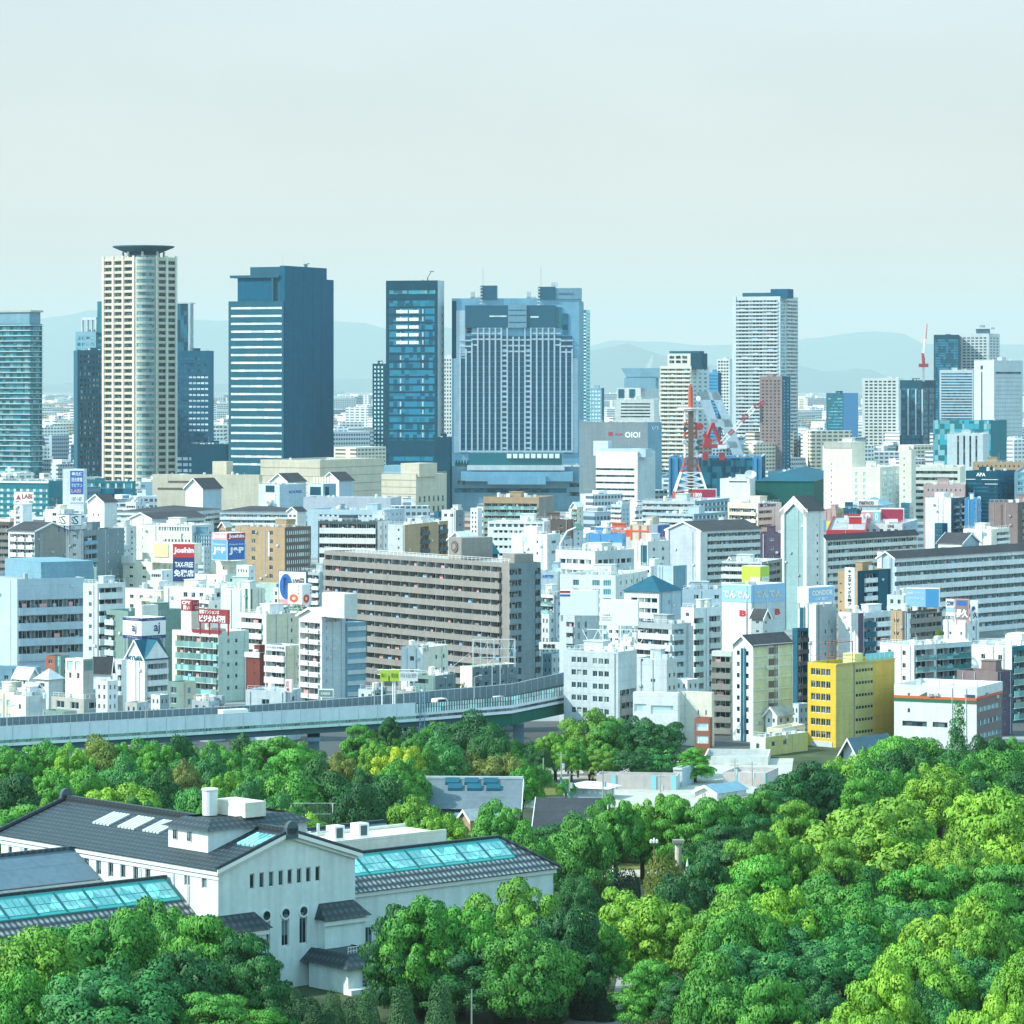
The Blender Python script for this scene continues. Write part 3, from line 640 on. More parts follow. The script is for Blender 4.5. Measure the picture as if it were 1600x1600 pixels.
hb('crown_glass','deepglass',727,868,477,512,.1,1.2); hb('crown_panel','bluegrey',794,823,476,512,1.2,1.9)
for q in (484,492,503): hb('crown_band','slate',795,822,q,q+1.2,1.8,2.0)
hb('crown_light_band','ribbon',765,792,493,495,1.1,1.3); hb('crown_light_band','ribbon',829,842,494,496.5,1.1,1.3)
for (p0,p1,q) in ((751,777,446),(841,868,448)):
    b=MB(); b.box(hx(p0)-wF,-1.1,h-.6,hx(p1)-wF,12,hz(q)); b.build('roof_turret','deepglass',T)
    for j in range(6): hb('ladder_rung','palegrey',p0-1.5,p0+3,q+2+j*5,q+4+j*5,1.0,1.5)
    b=MB(); x=hx((p0+p1)/2)-wF-4; b.tube((x,3,hz(q)),(x,3,hz(q)+(12 if p0<800 else 13)),.22,5); b.build('mast','metal',T)
b=MB(); b.box(hx(867)-wF,-.6,h-.6,hx(908)-wF,20,hz(450)); b.build('sign_block','bluegrey',T)
b=MB(); b.box(hx(861)-wF,.5,hz(447),hx(871)-wF,6,hz(441)); b.build('plant_box','palegrey',T)
F.text('swissôtel',hx(873),hx(896),hz(461),hz(456),'darkblue',.8)
hb('side_panel','hotelpier',713,727,485,560,.02,.4); hb('side_panel','hotelpier',709,719,560,708,.02,.4); hb('side_panel','hotelpier',894,903,560,708,.02,.4)
hb('dark_notch','navy',706,713,470,560,.01,.3); hb('dark_notch','glassnavy',879,888,490,522,.1,.5); hb('aqua_panel','tealglass',868,878,480,512,.1,.6); hb('louvre_panel','glassdark',729,737,486,520,.1,.5)
for p in (735,823): b=MB(); b.box(hx(p)-wF,2,h-.8,hx(p+14)-wF,6,h+1); b.box(hx(p)-wF,2,h-.8,hx(p+6)-wF,6,h+4.3); b.build('plant_box','palegrey',T)
# hotel podium
B('hotel_podium','long pale blue stepped podium in front of the hotel tower','podium',706,930,936,729,2250,3,'bluegrey','bluegrey',
  [RB(26,14,6,.82,.99,rows=2,gl='glassdark'),RB(34,99,7,.02,.8,rows=1,gl='glassnavy',d=.5)],None,cl=1.2,thin=30,pent=False,key='podium')
G=BLD['podium']; bx(G,'podium_hall','tealglass',732,878,708,731,-4,14); bx(G,'hall_roof','palegrey',730,882,727,735,-6,-3.9); bx(G,'podium_step','hotelblue',720,895,737,752,-7,-.5); bx(G,'podium_step','hotelblue',762,853,743,757,-9,-7.1)
for p in (693,715,722,772,778,800): bx(G,'podium_window','glassdark',p+0,p+5,751,757,-7.3,-6.9)
for i in range(9): bx(G,'sail_awning','whitepaint',792+i*9.4,799+i*9.4,709,716,-5.2,-4.2)
for i in range(5):
    p=713+i*4.5; b=MB(); x=lx(G['T'],p,1); z=G['h']; b.lathe([(0,z+4.5),(.9,z+1.5),(1.1,z-.5),(0,z-.8)],7,(x,1.5)); b.build('terrace_conifer','darkgreen',G['T'])
# behind and beside the hotel
B('office_tower','slim turquoise tower with horizontal bands half hidden behind the hotel','tower',880,916,922,484,2750,12,'glassblue','aqua',[RB(5,5.2,2.6,.02,.99,gl='ribbon',d=.2)],[RB(5,5.2,2.6,.1,.95,gl='glassteal')],cl=0)
B('apartment_tower','narrow dark tower with white window dots between slate and glass towers','tower',582,601,604,568,2950,10,'navy','navy',[W(3,4,6.4,3.4,.5,gl='glasspale',fr=None,d=.1)],None,cl=.5)
B('office_tower','pale tower dotted with square dark windows squeezed behind the hotel','tower',688,707,711,557,3200,10,'offwhite','palegrey',[W(4,4,6,3,.5,gl='glassdark',fr=None)],None,cl=.3)
B('office_block','grey-blue tower block with window grid just beyond the hotel','tower',918,940,944,606,3300,20,'bluegrey','slate',[W(4,4,6,3,.7,gl='glasspale',fr=None)],None,cl=.5)
B('residential_tower','very tall pale banded residential tower with dark rooftop box','tower',1146,1219,1247,463,3000,24,'palegrey','palegrey',[BA(3,6,5.75,3.2,'palegrey',.06,.96,d=1,gl='glassdark')],[BA(2,6,5.75,3.2,'palegrey',.35,.97,d=1,gl='glassdark'),RB(6,5.75,4,.03,.3,gl='glassteal')],cl=0,pent=False,key='tallr')
G=BLD['tallr']; bx(G,'plant_room','slate',1160,1206,457.5,466,3,14); bx(G,'plant_box','duskblue',1204,1231,451.5,466,2,16); bx(G,'corner_column','palegrey',1144,1150,463,690,-.6,.5)
B('apartment_tower','brown-blue speckled apartment tower in front of the tall pale banded tower','tower',1187,1222,1235,588,2800,30,'mauve','duskblue',[W(5,6,5.2,2.4,.5,gl='glassdark',fr=None)],[W(2,6,5.2,2.4,.5,gl='glassteal',fr=None)],cl=.6)
G=B('residential_tower','stepped cream apartment tower with dark top corner behind the radio mast','tower',1031,1080,1108,572,2800,22,'palecream','palegrey',[BA(4,4,6.6,3.6,'palecream',.02,.98,d=1,gl='glassdark')],[W(3,4,6.6,3,.5,gl='glassteal',fr=None)],cl=0,pent=False)
bx(G,'upper_block','palecream',1043,1080,553,574,2,14); bx(G,'corner_glass','navy',1079,1097,552,577,1.2,14); bx(G,'roof_slab','slate',1046,1093,548.5,552,3,14); [bx(G,'upper_window','glassdark',p,p+7,556,560,1.7,2.1) for p in (1046,1056,1066)]; [bx(G,'upper_window','glassdark',p,p+7,563,567,1.7,2.1) for p in (1046,1056,1066)]
B('residential_tower','white gridded tower peeping between the stepped tower and the tall banded one','tower',1120,1140,1146,561,3250,20,'offwhite','palegrey',[W(4,3,5,2.6,.7,gl='glassdark',fr=None)],None,cl=.3)
B('office_tower','small flat blue tower beside the white gridded tower','tower',1108,1122,1127,582,3100,20,'steelblue','navy',[RB(4,5,2.5,gl='glassblue')],None,cl=.3)
G=B('office_block','pale office block topped with a flaring grey crown and slanted fin','office',964,1001,1030,606,2900,14,'offwhite','palegrey',None,None,cl=0,pent=False)
T=G['T']; b=MB(); z=G['h']; b.prism([(-14,2),(12,2),(12,14),(-14,14)],z-.5,z+8); b.build('upper_block','bluegrey',T)
b=MB(); b.prism([(-13,3),(13,3),(13,15),(-13,15)],z+8,z+9); i=len(b.v); b.v+=[(-12,3,z+8),(14,3,z+8),(18,3,z+16),(-17,3,z+16),(-12,15,z+8),(14,15,z+8),(18,15,z+16),(-17,15,z+16)]; b.f+=[(i,i+1,i+2,i+3),(i+4,i+7,i+6,i+5),(i,i+3,i+7,i+4),(i+1,i+5,i+6,i+2),(i+3,i+2,i+6,i+7)]; b.m+=[0]*5; b.build('flared_crown','bluegrey',T)
b=MB(); b.prism([(2,5),(9,5),(9,6),(2,6)],z+15,[z+15.1,z+27,z+27,z+15.1]); b.build('fin','palegrey',T)
for p in (966,983): bx(G,'square_opening','slate',p,p+9,602+6,622,-.3,.3)
B('office_block','broad white office block with dark ribbons behind the grey department store','office',961,1022,1030,624,2650,10,'offwhite','offwhite',[RB(6,5,2.2,.15,.9,rows=5,gl='glassdark')],None,cl=.8)
# right-hand cluster
B('office_block','dark teal office block with one blue face standing alone on the skyline','office',1291,1318,1341,614,3500,35,'slate','steelblue',[RB(8,5,2,.1,.95,gl='glassteal')],None,cl=.4)
B('residential_tower','wide white residential slab with dotted balconies beside the unfinished dark tower','tower',1347,1404,1412,591,3200,12,'offwhite','offwhite',[W(7,4,5.1,2.6,.66,gl='glassdark',fr=None)],None,cl=.6)
G=B('unfinished_tower','unfinished dark glass tower with white floor frames under the tower crane','tower',1406,1440,1462,594,3050,30,'navy','navy',[W(4,12,9,7.5,.85,gl='glassnavy',fr=None,d=.1)],[W(2,12,9,7.5,.8,gl='glassnavy',fr=None,d=.1)],cl=.5,rm='roofdark')
for p in (1406,1418,1430,1440): bx(G,'white_column','palegrey',p,p+1.6,608,680,-.5,.2)
B('office_tower','tall deep blue glass tower right of the tower crane','tower',1459,1498,1502,523,3650,8,'navy','navy',[RB(7,4,3,.03,.97,gl='glassblue',d=.15)],None,cl=0.3)
G=B('residential_tower','pale residential tower with a small crown and antenna cap on the skyline','tower',1501,1545,1562,521,3750,22,'palegrey','palegrey',[W(6,6,4.6,2.2,.66,gl='glassdark',fr=None)],[W(3,6,4.6,2.2,.66,gl='glassdark',fr=None)],cl=0,pent=False)
bx(G,'crown','palegrey',1519,1549,511.5,514,-1,14); bx(G,'crown_core','bluegrey',1525,1544,513,523,2,10); bx(G,'cap','bluegrey',1531,1537,508,512,3,8)
B('residential_tower','blue banded balcony tower between the crane tower and the pale slab tower','tower',1468,1520,1526,578,3250,12,'palegrey','palegrey',[RB(5,4.4,2.4,.05,.98,gl='glassblue',d=.5)],None,cl=.5)
G=B('office_tower','big plain pale slab tower with a single dark vertical slot and emblem','tower',1522,1553,1598,563,2900,52,'palegrey','palegrey',[PN(.36,.42,18,96,'black',.1,'slot'),PN(.33,.45,8,14,'navy',.1,'emblem')],[W(12,20,6.5,2.0,.45,.04,.97,gl='bluegrey',fr=None),RB(18,99,3.5,.06,.94,rows=1,gl='glassdark')],cl=.7)
B('exhibition_hall','long low glass-roofed hall with a dark green side below the pale slab tower','hall',1458,1548,1573,657,2300,22,'glassteal','teal',None,None,rm='glassteal',cl=.3,pent=False)
# tower crane on the unfinished tower
D=3040; o=px(1443,594,D); T=thing('tower_crane','red and white tower crane standing on the unfinished dark tower','crane',(o.x,D,o.z-1),0)
b=MB(); b.box(-1,-1,0,1,1,12); b.build('mast','metal',T); b=MB(); b.box(-4,-1.6,12,4,1.6,15); b.build('slewing_platform','craneRed',T); b=MB(); b.tube((0,0,15),(-.5,0,24),1.4,6); b.build('machine_deck','craneRed',T)
b=MB(); b.tube((0,0,20),(1.5,0,36),1.1,5); b.build('jib','whitepaint',T); b=MB(); b.tube((1.5,0,36),(2.8,0,49),1.1,5,.7); b.build('jib_tip','palepink',T)
# ================================================================ the middle city, far to near
A='apartment_building'; O='office_building'; AP='apartment block'; OF='office building'
# ---- around the foot of the towers
B('department_store','grey windowless department store with round white letters at the hotel side','department store',905,1012,1034,660,2150,24,'midgrey','bluegrey',
  [TX('OIOI',.67,.89,15,24,'whitepaint',.03),PN(.43,.49,15,21,'crimson',.15,'emblem'),TX('丸井',.52,.64,17,21,'crimson',.02)],[TX('(/)',.3,.75,6,12,'whitepaint')],cl=1.4,rm='roofdark',pent=False)
G=B('bank_building','white curved office block striped with balconies in front of the grey store','office building',931,996,1024,706,1950,28,'white','palegrey',[RB(26,10.5,3.4,.0,.93,gl='glassdark',d=.5)],None,cl=1.2)
bx(G,'roof_sign_wall','paleblue',937,1009,701,714,1.5,9); bx(G,'stair_tower','palegrey',927,950,689,712,4,9)
B('shopping_mall','long sand-coloured mall, its low left wing with planted roof','mall',238,405,410,742,2000,14,'sand','sand',[PN(.15,.5,10,13,'brown',.2,'slot'),PN(.05,.34,21,24,'brown',.2,'slot')],None,rm='roofgrey',cl=.8,thin=40,pent=False,key='mall0')
G=B('shopping_mall','tallest sand-coloured mall block with a ribbed blank wall before the slate tower','mall',407,500,600,719,2010,28,'sand','sand',[PN(0,1,j*13+12,j*13+12.7,'beige',.1,'joint') for j in range(5)],[PN(0,1,j*13+12,j*13+12.7,'beige',.1,'joint') for j in range(5)],rm='roofgrey',cl=.3,pent=False,key='mall1')
G=B('shopping_mall','sand-coloured mall wing with arched windows and a rounded end','mall',596,650,698,741,1975,30,'sand','sand',[PN(0,1,j*11+9,j*11+9.7,'beige',.1,'joint') for j in range(6)]+[W(3,35,16,9,.35,.1,.95,rows=2,gl='glassdark',fr=None)],[W(6,35,16,9,.4,.05,.95,rows=2,gl='glassdark',fr=None)],rm='roofgrey',cl=.4,pent=False)
bx(G,'upper_block','sand',626,655,724,745,1,20); bx(G,'recess','bluegrey',600,626,727,745,1,12)
B('roof_pavilion','small sand-coloured roof hut with white tent beside planted mall roof','pavilion',332,354,364,721,2020,30,'sand','sand',None,None,cl=0,pent=False)
for (x0,xc,x1,y,D,l) in ((290,317,346,762,1600,'white gabled lift tower rising over the dark-roofed terrace'),(422,450,478,752,1880,'white gabled tower peeping over the blue-lettered hall'),(503,530,552,750,1900,'white gabled tower against the tallest sand-coloured mall block')):
    B('gabled_tower',l,'tower',x0,xc,x1,y,D,40,'white','paleblue',[W(1,34,15,4,.12,.1,.6,rows=4,gl='glassdark',fr=None)],[W(1,34,15,4,.18,.5,.9,rows=4,gl='glassdark',fr=None)],roof='gs',rm='rooftile',rise=4.2,ov=.8)
B('leisure_hall','pale blue round-cornered hall with blue letters, under a white gable','hall',404,437,478,757,1830,38,'palegrey','paleblue',[PN(.35,.75,2,12,'navy',.2,'dark_glazing'),PN(.3,.8,15,30,'white',.2,'louvre')],[TX('ROUND',.35,.85,10,14.5,'blue',.05)],cl=.5,pent=False)
G=B('roof_kiosk','grey open roof frame with a row of cream letters on top','kiosk',481,505,525,756,1850,38,'palegrey','bluegrey',[PN(.15,.85,5,18,'navy',.06,'opening')],[PN(.15,.45,5,18,'navy',.06,'opening')],cl=0,pent=False)
for i in range(6): bx(G,'roof_letter','cream',489+i*4.4,492.3+i*4.4,745,755,.5,1)
B('office_podium','long lilac podium with curved upper deck beneath the sand-coloured mall','podium',474,610,627,778,1780,14,'lilac','lilac',[PN(.6,.9,16,18,'darkgrey',.1,'slot')],None,cl=.7,thin=30,pent=False)
B('office_block','low lilac block with horizontal windows in front of the long podium','office',480,596,632,797,1640,20,'paleblue','lilac',[RB(8,8,3,.15,.95,gl='glassflat',mx=12)],None,cl=.8,thin=25)
# electronics store and its pylon
B('electronics_store','dark teal glass electronics store with white roof edge, far left side','store',-30,76,99,752,1980,20,'teal','teal',[RB(12,9,4.5,.02,.98,gl='glassteal',mx=10),PN(0,1,0,3,'whitepaint',.5,'roof_edge')],[RB(26,11,5,.1,.85,gl='glassnavy')],cl=.8,pent=False)
B('electronics_store','wide deep-teal glass store annex behind the striped sign pylon','store',129,208,212,752,2060,6,'teal','teal',[RB(3,99,8,.02,.98,rows=1,gl='glassteal',mx=6),PN(.2,.98,11,60,'glassnavy',.1,'glass_front')],None,cl=1.2,thin=25)
SIGN('store_sign','white sign with dark red capitals on the teal glass store',22,52,52,769,783,1950,20,'whitepaint',None,[T_('LABI',.42,.95,.2,.75,'darkred',.04),T_('▲',.1,.36,.25,.85,'crimson')])
B('sign_pylon','slim white sign pylon in front of the teal store annex','pylon',98,131,131,733,1920,4,'white','palegrey',None,None,cl=.4,pent=False,thin=9)
SIGN('vertical_sign','tall blue and white vertical panel hung on the white pylon',109,131,131,735,787,1915,4,'blue',None,[T_('最先端',.14,.9,.05,.17,'whitepaint',.02),T_('総合家電',.12,.9,.21,.34,'whitepaint',.02),T_('ラビワン',.12,.9,.39,.5,'whitepaint',.02),T_('LABI',.12,.8,.56,.67,'palepink',.04),P_(0,1,.72,.97,'whitepaint'),T_('10F-16F',.15,.85,.8,.92,'black')])
B('ornate_turret','small white ornamental turret with two domes by the store','turret',22,35,50,788,1650,42,'white','white',[PN(.45,.6,16,26,'black',.06,'slit')],None,cl=0,pent=False,roof='hip',rm='roofwhite',rise=1.6)
B('gabled_tower','white gabled stair tower with two tiny windows beside the grey flats','tower',137,163,183,784,1560,42,'white','palegrey',[W(2,19,12,3.4,.25,.2,.8,rows=2,gl='glassdark',fr=None)],None,roof='gs',rm='rooftile',rise=3.2,ov=.6)
B('terrace_apartments','long white terrace of flats with dark hipped roof and green balconies','apartment block',183,287,345,800,1540,18,'white','palegrey',[BA(9,6,8,4.2,'offwhite',.0,.99,d=1,gl='glassteal')],[BA(4,6,8,4.2,'offwhite',.0,.95,d=1,gl='glassteal')],roof='hip',rm='rooftile',rise=1.9)
B('terrace_apartments','white flats with a shallow dark gable facing the stepped cream block','apartment block',203,238,321,810,1420,44,'offwhite','palegrey',None,[BA(6,6,8.5,4.5,'white',.1,.97,d=1,gl='glassteal')],roof='gs',rm='rooftile',rise=2.2)
B('terrace_apartments','flats with stacked dark roofs between white gabled tower and brown offices','apartment block',344,452,470,799,1560,10,'white','palegrey',[BA(8,5,9,4.5,'white',.0,.99,d=1,gl='glassteal')],None,roof='hip',rm='rooftile',rise=1.9,thin=14)
B('office_block','cream walled block with stair windows above the duty-free billboard','office',213,300,334,821,1330,24,'palecream','palegrey',[W(1,5,13.5,5,.06,.03,.2,gl='glassdark',fr=None),RB(3,99,6,.4,.95,rows=1,gl='glassflat',mx=12),W(8,22,99,5,.5,.5,.98,rows=1,gl='glassdark')],[W(5,12,11,5,.5,gl='glassdark')],cl=1.3)
G=B('apartment_building','grey windowless-ended flats with white balconies and rooftop swirl sign',AP,13,54,106,829,1220,30,'white','stonegrey',[BA(3,6,12,5.5,'white',.05,.98,d=1,gap=.25)],[W(1,8,14,3,.07,.86,.96,gl='glasspale',fr=None),PN(.16,.2,4,70,'grey',.1,'downpipe')],roof='gf',rm='rooftile',rise=2.6)
B('apartment_building','dark grey flats with round recessed balconies under a shallow roof',AP,103,130,194,829,1190,25,'midgrey','midgrey',None,[BA(1,9,14,8,'bluegrey',.02,.32,d=1.5,gl='glassdark'),W(2,8,14,3.2,.12,.5,.98,gl='glasspale',fr=None)],roof='flat',rm='roofdark',cl=.5)
SIGN('rooftop_sign','two-faced white rooftop sign with dark blue swirl marks',90,109,128,804,822,1190,42,'whitepaint','whitepaint',[T_('S',.3,.7,.12,.88,'slate'),T_('S',.12,.35,.2,.8,'slate')],[T_('S',.3,.7,.12,.88,'slate'),T_('S',.12,.35,.2,.8,'slate')],post=6,edge='darkblue')
B('office_block','flat cream block half hidden behind the swirl sign','office',70,100,116,796,1380,30,'palecream','palegrey',None,None,cl=1)
B('apartment_building','brown striped flats cut off by the left edge of the view',AP,-40,14,20,816,1400,14,'brown','brown',[BA(5,5,11,5,'beige',0,.99,d=1)],None,cl=.5)
# ---- second row
G=B('store_building','cream store carrying the tall red and blue duty-free billboard','store',192,238,306,878,1200,40,'palecream','cream',[W(2,8,14,4,.3,gl='glassdark'),PN(.0,.4,-8,4,'offwhite',.6,'plant_screen')],[W(3,6,99,8,.1,.2,.6,rows=1,gl='glassdark',fr=None)],cl=1.4)
bx(G,'sign_wall','palecream',236,300,848,880,-.6,4); bx(G,'yellow_panel','paleyellow',240,262,850,870,-.9,-.55)
SIGN('duty_free_billboard','tall red and navy duty-free billboard with white letters over the cream store',270,304,305,850,909,1175,12,'darkblue',None,[P_(0,1,0,.36,'red'),T_('Joshin',.04,.98,.09,.28,'whitepaint',.05),T_('TAX-FREE',.1,.94,.48,.62,'whitepaint',.03),T_('免税店',.05,.97,.68,.87,'whitepaint',.03)],fr=False)
SIGN('hanging_sign','narrow dark red vertical sign under the duty-free billboard',263,269,270,903,918,1165,20,'darkred',None,[T_('酒',.2,.8,.1,.4,'whitepaint'),T_('店',.2,.8,.5,.85,'whitepaint')],fr=False)
B('office_block','blue glass gridded office wall between the two electronics billboards','office',283,331,336,834,1330,8,'bluegrey','bluegrey',[RB(3,6.5,5,.02,.98,gl='glassblue',mx=12)],None,cl=.5)
B('store_building','cream tower base below the two-faced electronics sign','store',300,352,386,898,1180,36,'palecream','mint',[W(1,8,14,4,.1,.5,.9,gl='glassdark')],[W(2,7,12,5,.25,gl='glassdark')],cl=.6,key='jp')
B('sign_tower','cream sign tower standing on the store roof beneath two blue sign faces','tower',330,355,384,877,1185,44,'palecream','mint',[W(1,9,99,4,.18,.55,.95,rows=1,gl='glassdark',fr=None)],None,cl=0,pent=False)
J=[P_(0,1,0,.26,'palepink'),T_('Joshin',.06,.94,.05,.22,'whitepaint',.05),T_('Computer Store',.1,.9,.38,.46,'whitepaint',.01),T_('J&P',.1,.92,.52,.8,'whitepaint',.06)]
SIGN('electronics_sign','two-faced blue rooftop sign with pink band and big white letters',331,355,383,833,876,1180,44,'midblue','blue',J,[P_(0,1,0,.26,'crimson')]+J[1:],fr=True)
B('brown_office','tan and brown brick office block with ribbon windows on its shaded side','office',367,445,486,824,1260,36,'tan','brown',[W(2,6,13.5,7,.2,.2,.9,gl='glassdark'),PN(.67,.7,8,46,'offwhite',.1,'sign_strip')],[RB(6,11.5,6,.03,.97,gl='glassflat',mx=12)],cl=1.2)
B('green_office','pale green office wall beside the parking billboard, bushes on its roof','office',340,432,442,912,1080,14,'mint','greenwall',None,None,cl=.5,thin=10)
G=B('apartment_building','white and navy framed flats, six balcony rows behind the great beige block',AP,497,590,608,815,1160,14,'darkgrey','white',[BA(6,4,15.5,7,'white',.03,.97,d=1.2)],None,cl=.9,thin=14)
B('apartment_building','tan flats with two recessed dark balcony stacks, white roof plant',AP,606,632,700,820,1120,20,'offwhite','tan',[W(1,6,14,4,.2,.4,.9,gl='glassdark')],[BA(1,6,14,8,'darkgrey',.36,.55,d=1.4),BA(1,6,14,8,'darkgrey',.78,.97,d=1.4)],cl=1.8)
B('office_block','small white office with round vents on top of the tan flats','office',690,712,726,797,1300,36,'offwhite','midgrey',[W(2,6,99,5,.5,rows=1,gl='glassdark')],None,cl=.6)
B('apartment_building','tan flats with turquoise balconies in front of the hotel podium',AP,755,842,866,777,1480,16,'tan','beige',[BA(7,10,9.5,5,'railglass',.02,.97,d=1.2)],[W(1,8,12,12,.06,.5,.6,gl='glassdark',fr=None)],cl=1.3)
B('market_hall','white hall with a dark band and roof fans below the tan turquoise flats','hall',762,850,860,815,1270,12,'white','palegrey',[RB(4,99,5,.02,.98,rows=1,gl='glassdark',mx=9),RB(14,12,4,.1,.9,gl='glassflat',mx=9)],None,cl=1.5)
B('office_block','dark brown box behind the black crane jib','office',838,892,896,812,1330,8,'brown','brown',None,None,cl=1.2,thin=20)
B('office_block','tall plain white block with small square windows left of the crane jib','office',799,855,876,835,1120,34,'white','palegrey',[W(2,10,18,4,.14,.2,.9,gl='glassdark'),PN(.3,.42,4,14,'palegrey',.1,'vent_panel')],[W(1,10,16,5,.4,gl='glassdark')],cl=1,key='wb')
G=B('glass_pyramid_house','house with teal pyramid roof behind the great beige block','house',748,768,778,866,1060,36,'navy','navy',None,None,roof='hip',rm='teal',rise=4.5)
B('arched_hall','white vaulted roof hall with blue glass end above the beige block','hall',701,724,746,842,1090,36,'white','bluegrey',None,None,roof='gs',rm='roofwhite',rise=2.2)
# row at 950..1250 m
B('office_block','long blue-grey office with stepped balconies right of the white striped block','office',1004,1086,1140,783,1540,22,'palegrey','bluegrey',[BA(8,5,9,4.5,'palegrey',0,.98,d=1,gl='glassflat')],[RB(5,9,5,.03,.97,gl='glassdark',mx=8)],cl=1.4)
B('office_block','glassy low office beneath the long blue-grey balconied office','office',1010,1084,1136,803,1420,30,'paleblue','bluegrey',[BA(6,4,10,4,'palegrey',0,.98,d=1,gl='glassflat')],[RB(4,8,5,.03,.97,gl='glassblue',mx=8)],cl=.8)
B('business_hotel','cream business hotel with blue rooftop letters and grid of bays','hotel',1137,1184,1221,786,1430,40,'cream','palecream',[BA(3,9,11,6,'cream',.05,.95,d=.8)],[BA(2,12,11,5,'cream',.05,.6,d=.8),TX('東横INN',.05,.75,1,7,'darkblue',.04)],cl=1.5)
G=B('gallery_shop','low white shop with long orange roof band in the middle of town','shop',928,985,990,828,1260,8,'verm','verm',[PN(0,1,11,60,'offwhite',.2,'front')],None,cl=2,thin=16)
B('game_centre','white and blue shop wall with orange lattice panels','shop',985,1014,1046,820,1240,30,'sand','white',[PN(.0,.08,1,24,'verm',.2,'lattice_bar'),PN(.46,.54,1,24,'verm',.2,'lattice_bar'),PN(.92,1,1,24,'verm',.2,'lattice_bar'),PN(0,1,9,11,'verm',.22,'lattice_bar')],[PN(.45,1,2,20,'blue',.15,'blue_panel'),TX('の',.55,.9,7,14,'whitepaint',.04)],cl=.6)
B('office_block','low white block wearing a plain blue parapet','office',915,972,978,834,1200,10,'midblue','midblue',[PN(0,1,14,60,'white',.2,'front')],None,cl=1.6,thin=12)
G=B('round_office','white office with rounded ribbon floors and a busy roof, by the crane jib','office',868,930,991,861,1080,42,'offwhite','palegrey',[RB(14,17,7,.1,.9,gl='glassflat',mx=5)],[RB(14,17,7,.05,.95,gl='glassflat',mx=6)],cl=3.2)
B('office_block','white warehouse-like block with a narrow dark slot beside the round office','office',988,1012,1046,846,1150,38,'white','offwhite',[PN(.55,.95,6,40,'slate',.06,'slot')],None,cl=.6)
B('terrace_apartments','gabled white flats with a long row of balconies and dark roof ridge',AP,1041,1096,1189,829,1230,47,'lilac','offwhite',None,[BA(9,5,12,6,'offwhite',.1,.99,d=1.2)],roof='gs',rm='rooftile',rise=3.0,key='gab1')
G=BLD['gab1']; F=G['F']; b=MB(); F.box(b,0,F.w*.09,0,G['h'],0,.5); F.box(b,F.w*.88,F.w,0,G['h'],0,.5); b.build('gable_frame','offwhite',G['T'])
for j in range(6): b=MB(); z=G['h']-(8+12*j)*G['k']; F.box(b,-.6,.2,z-1.4,z,-.4,.3); b.build('red_fin','red',G['T']) if j<3 else None
B('gabled_tower','very tall grey-faced slab with white gabled frame, dominating the centre of town','tower',1222,1262,1287,797,1160,47,'facegrey','offwhite',None,[W(1,38,12.4,4,.22,.42,.8,gl='glassdark',fr=None)],roof='gs',rm='rooftile',rise=4.4,key='gab2',thin=12)
G=BLD['gab2']; F=G['F']; b=MB(); F.box(b,0,F.w*.13,0,G['h']+.4,0,.6); F.box(b,F.w*.87,F.w,0,G['h']+.4,0,.6); b.build('gable_frame','offwhite',G['T'])
b=MB(); w=F.w
for s0,s1,z0,z1 in ((0,.5,G['h'],G['h']+4.4),(1,.5,G['h'],G['h']+4.4)):
    a0=F.p(s0*w,z0-2.5,.6); a1=F.p(s1*w,z1-2.5,.6); c1=F.p(s1*w,z1,.6); c0=F.p(s0*w,z0,.6); b.quad(a0,a1,c1,c0)
b.build('gable_trim','offwhite',G['T'])
B('terrace_apartments','white balcony flats with red parapet band right of the tall gabled slab',AP,1280,1290,1434,842,1260,40,'offwhite','offwhite',None,[BA(11,5,12.3,6.4,'offwhite',.02,.99,d=1.2)],roof='gs',rm='rooftile',rise=1.5)
G=B('terrace_apartments','largest white slab of flats, eleven long balcony rows and dark roof',AP,1372,1398,1660,871,1120,42,'paleblue','white',[PN(0,.25,-8,60,'white',.4,'gable_frame')],[BA(22,8,15,7.2,'white',0,.99,d=1.4,gl='glassteal')],roof='gs',rm='rooftile',rise=1.9,ov=.6)
B('gabled_tower','small blue-ended gabled roof house on top of the largest white slab','tower',1466,1503,1530,848,1160,40,'offwhite','paleblue',[RB(8,99,6,.1,.95,rows=1,gl='glasspale',mx=5)],None,roof='gf',rm='rooftile',rise=3.0)
# far right upper blocks
B('cream_block','large blank cream block with a grey top and one column of windows','office',1287,1331,1352,691,1780,24,'palecream','palecream',[W(1,33,10,3,.12,.15,.4,gl='glassdark',fr=None),PN(0,1,0,9,'concrete',.3,'grey_crown')],None,cl=.4,key='cb1')
B('cream_block','cream block with pale square panels beside open stair lattice','office',1330,1375,1410,730,1740,22,'palecream','palecream',[W(2,8,10,6,.28,.05,.6,gl='palegrey',fr=None)],[W(3,6,9,6,.7,.05,.95,gl='glasspale',fr=None,mx=3)],cl=1)
B('cream_block','cream pillar-like block with five small windows, by the car park decks','office',1405,1424,1431,703,1720,22,'palecream','palecream',[W(1,12,10,3,.2,.2,.6,gl='glassdark',fr=None)],None,cl=.3,thin=12)
B('parking_garage','cream multi-deck car park with three dark slots','garage',1424,1500,1508,730,1760,10,'palecream','palecream',[RB(6,10,4.5,.02,.95,gl='glassdark')],None,cl=.7,thin=20)
B('office_block','pinkish block with a row of small green windows below the car park','office',1443,1508,1512,757,1640,10,'pink','pink',[W(8,7,12,4,.3,gl='glassteal',fr=None)],None,cl=.8,thin=15)
B('office_block','pale grey tower block with four dark vertical slots','office',1480,1536,1546,678,2000,14,'palegrey','palegrey',[W(4,3,99,48,.32,.22,.9,rows=1,gl='glassdark',fr=None)],None,cl=.7)
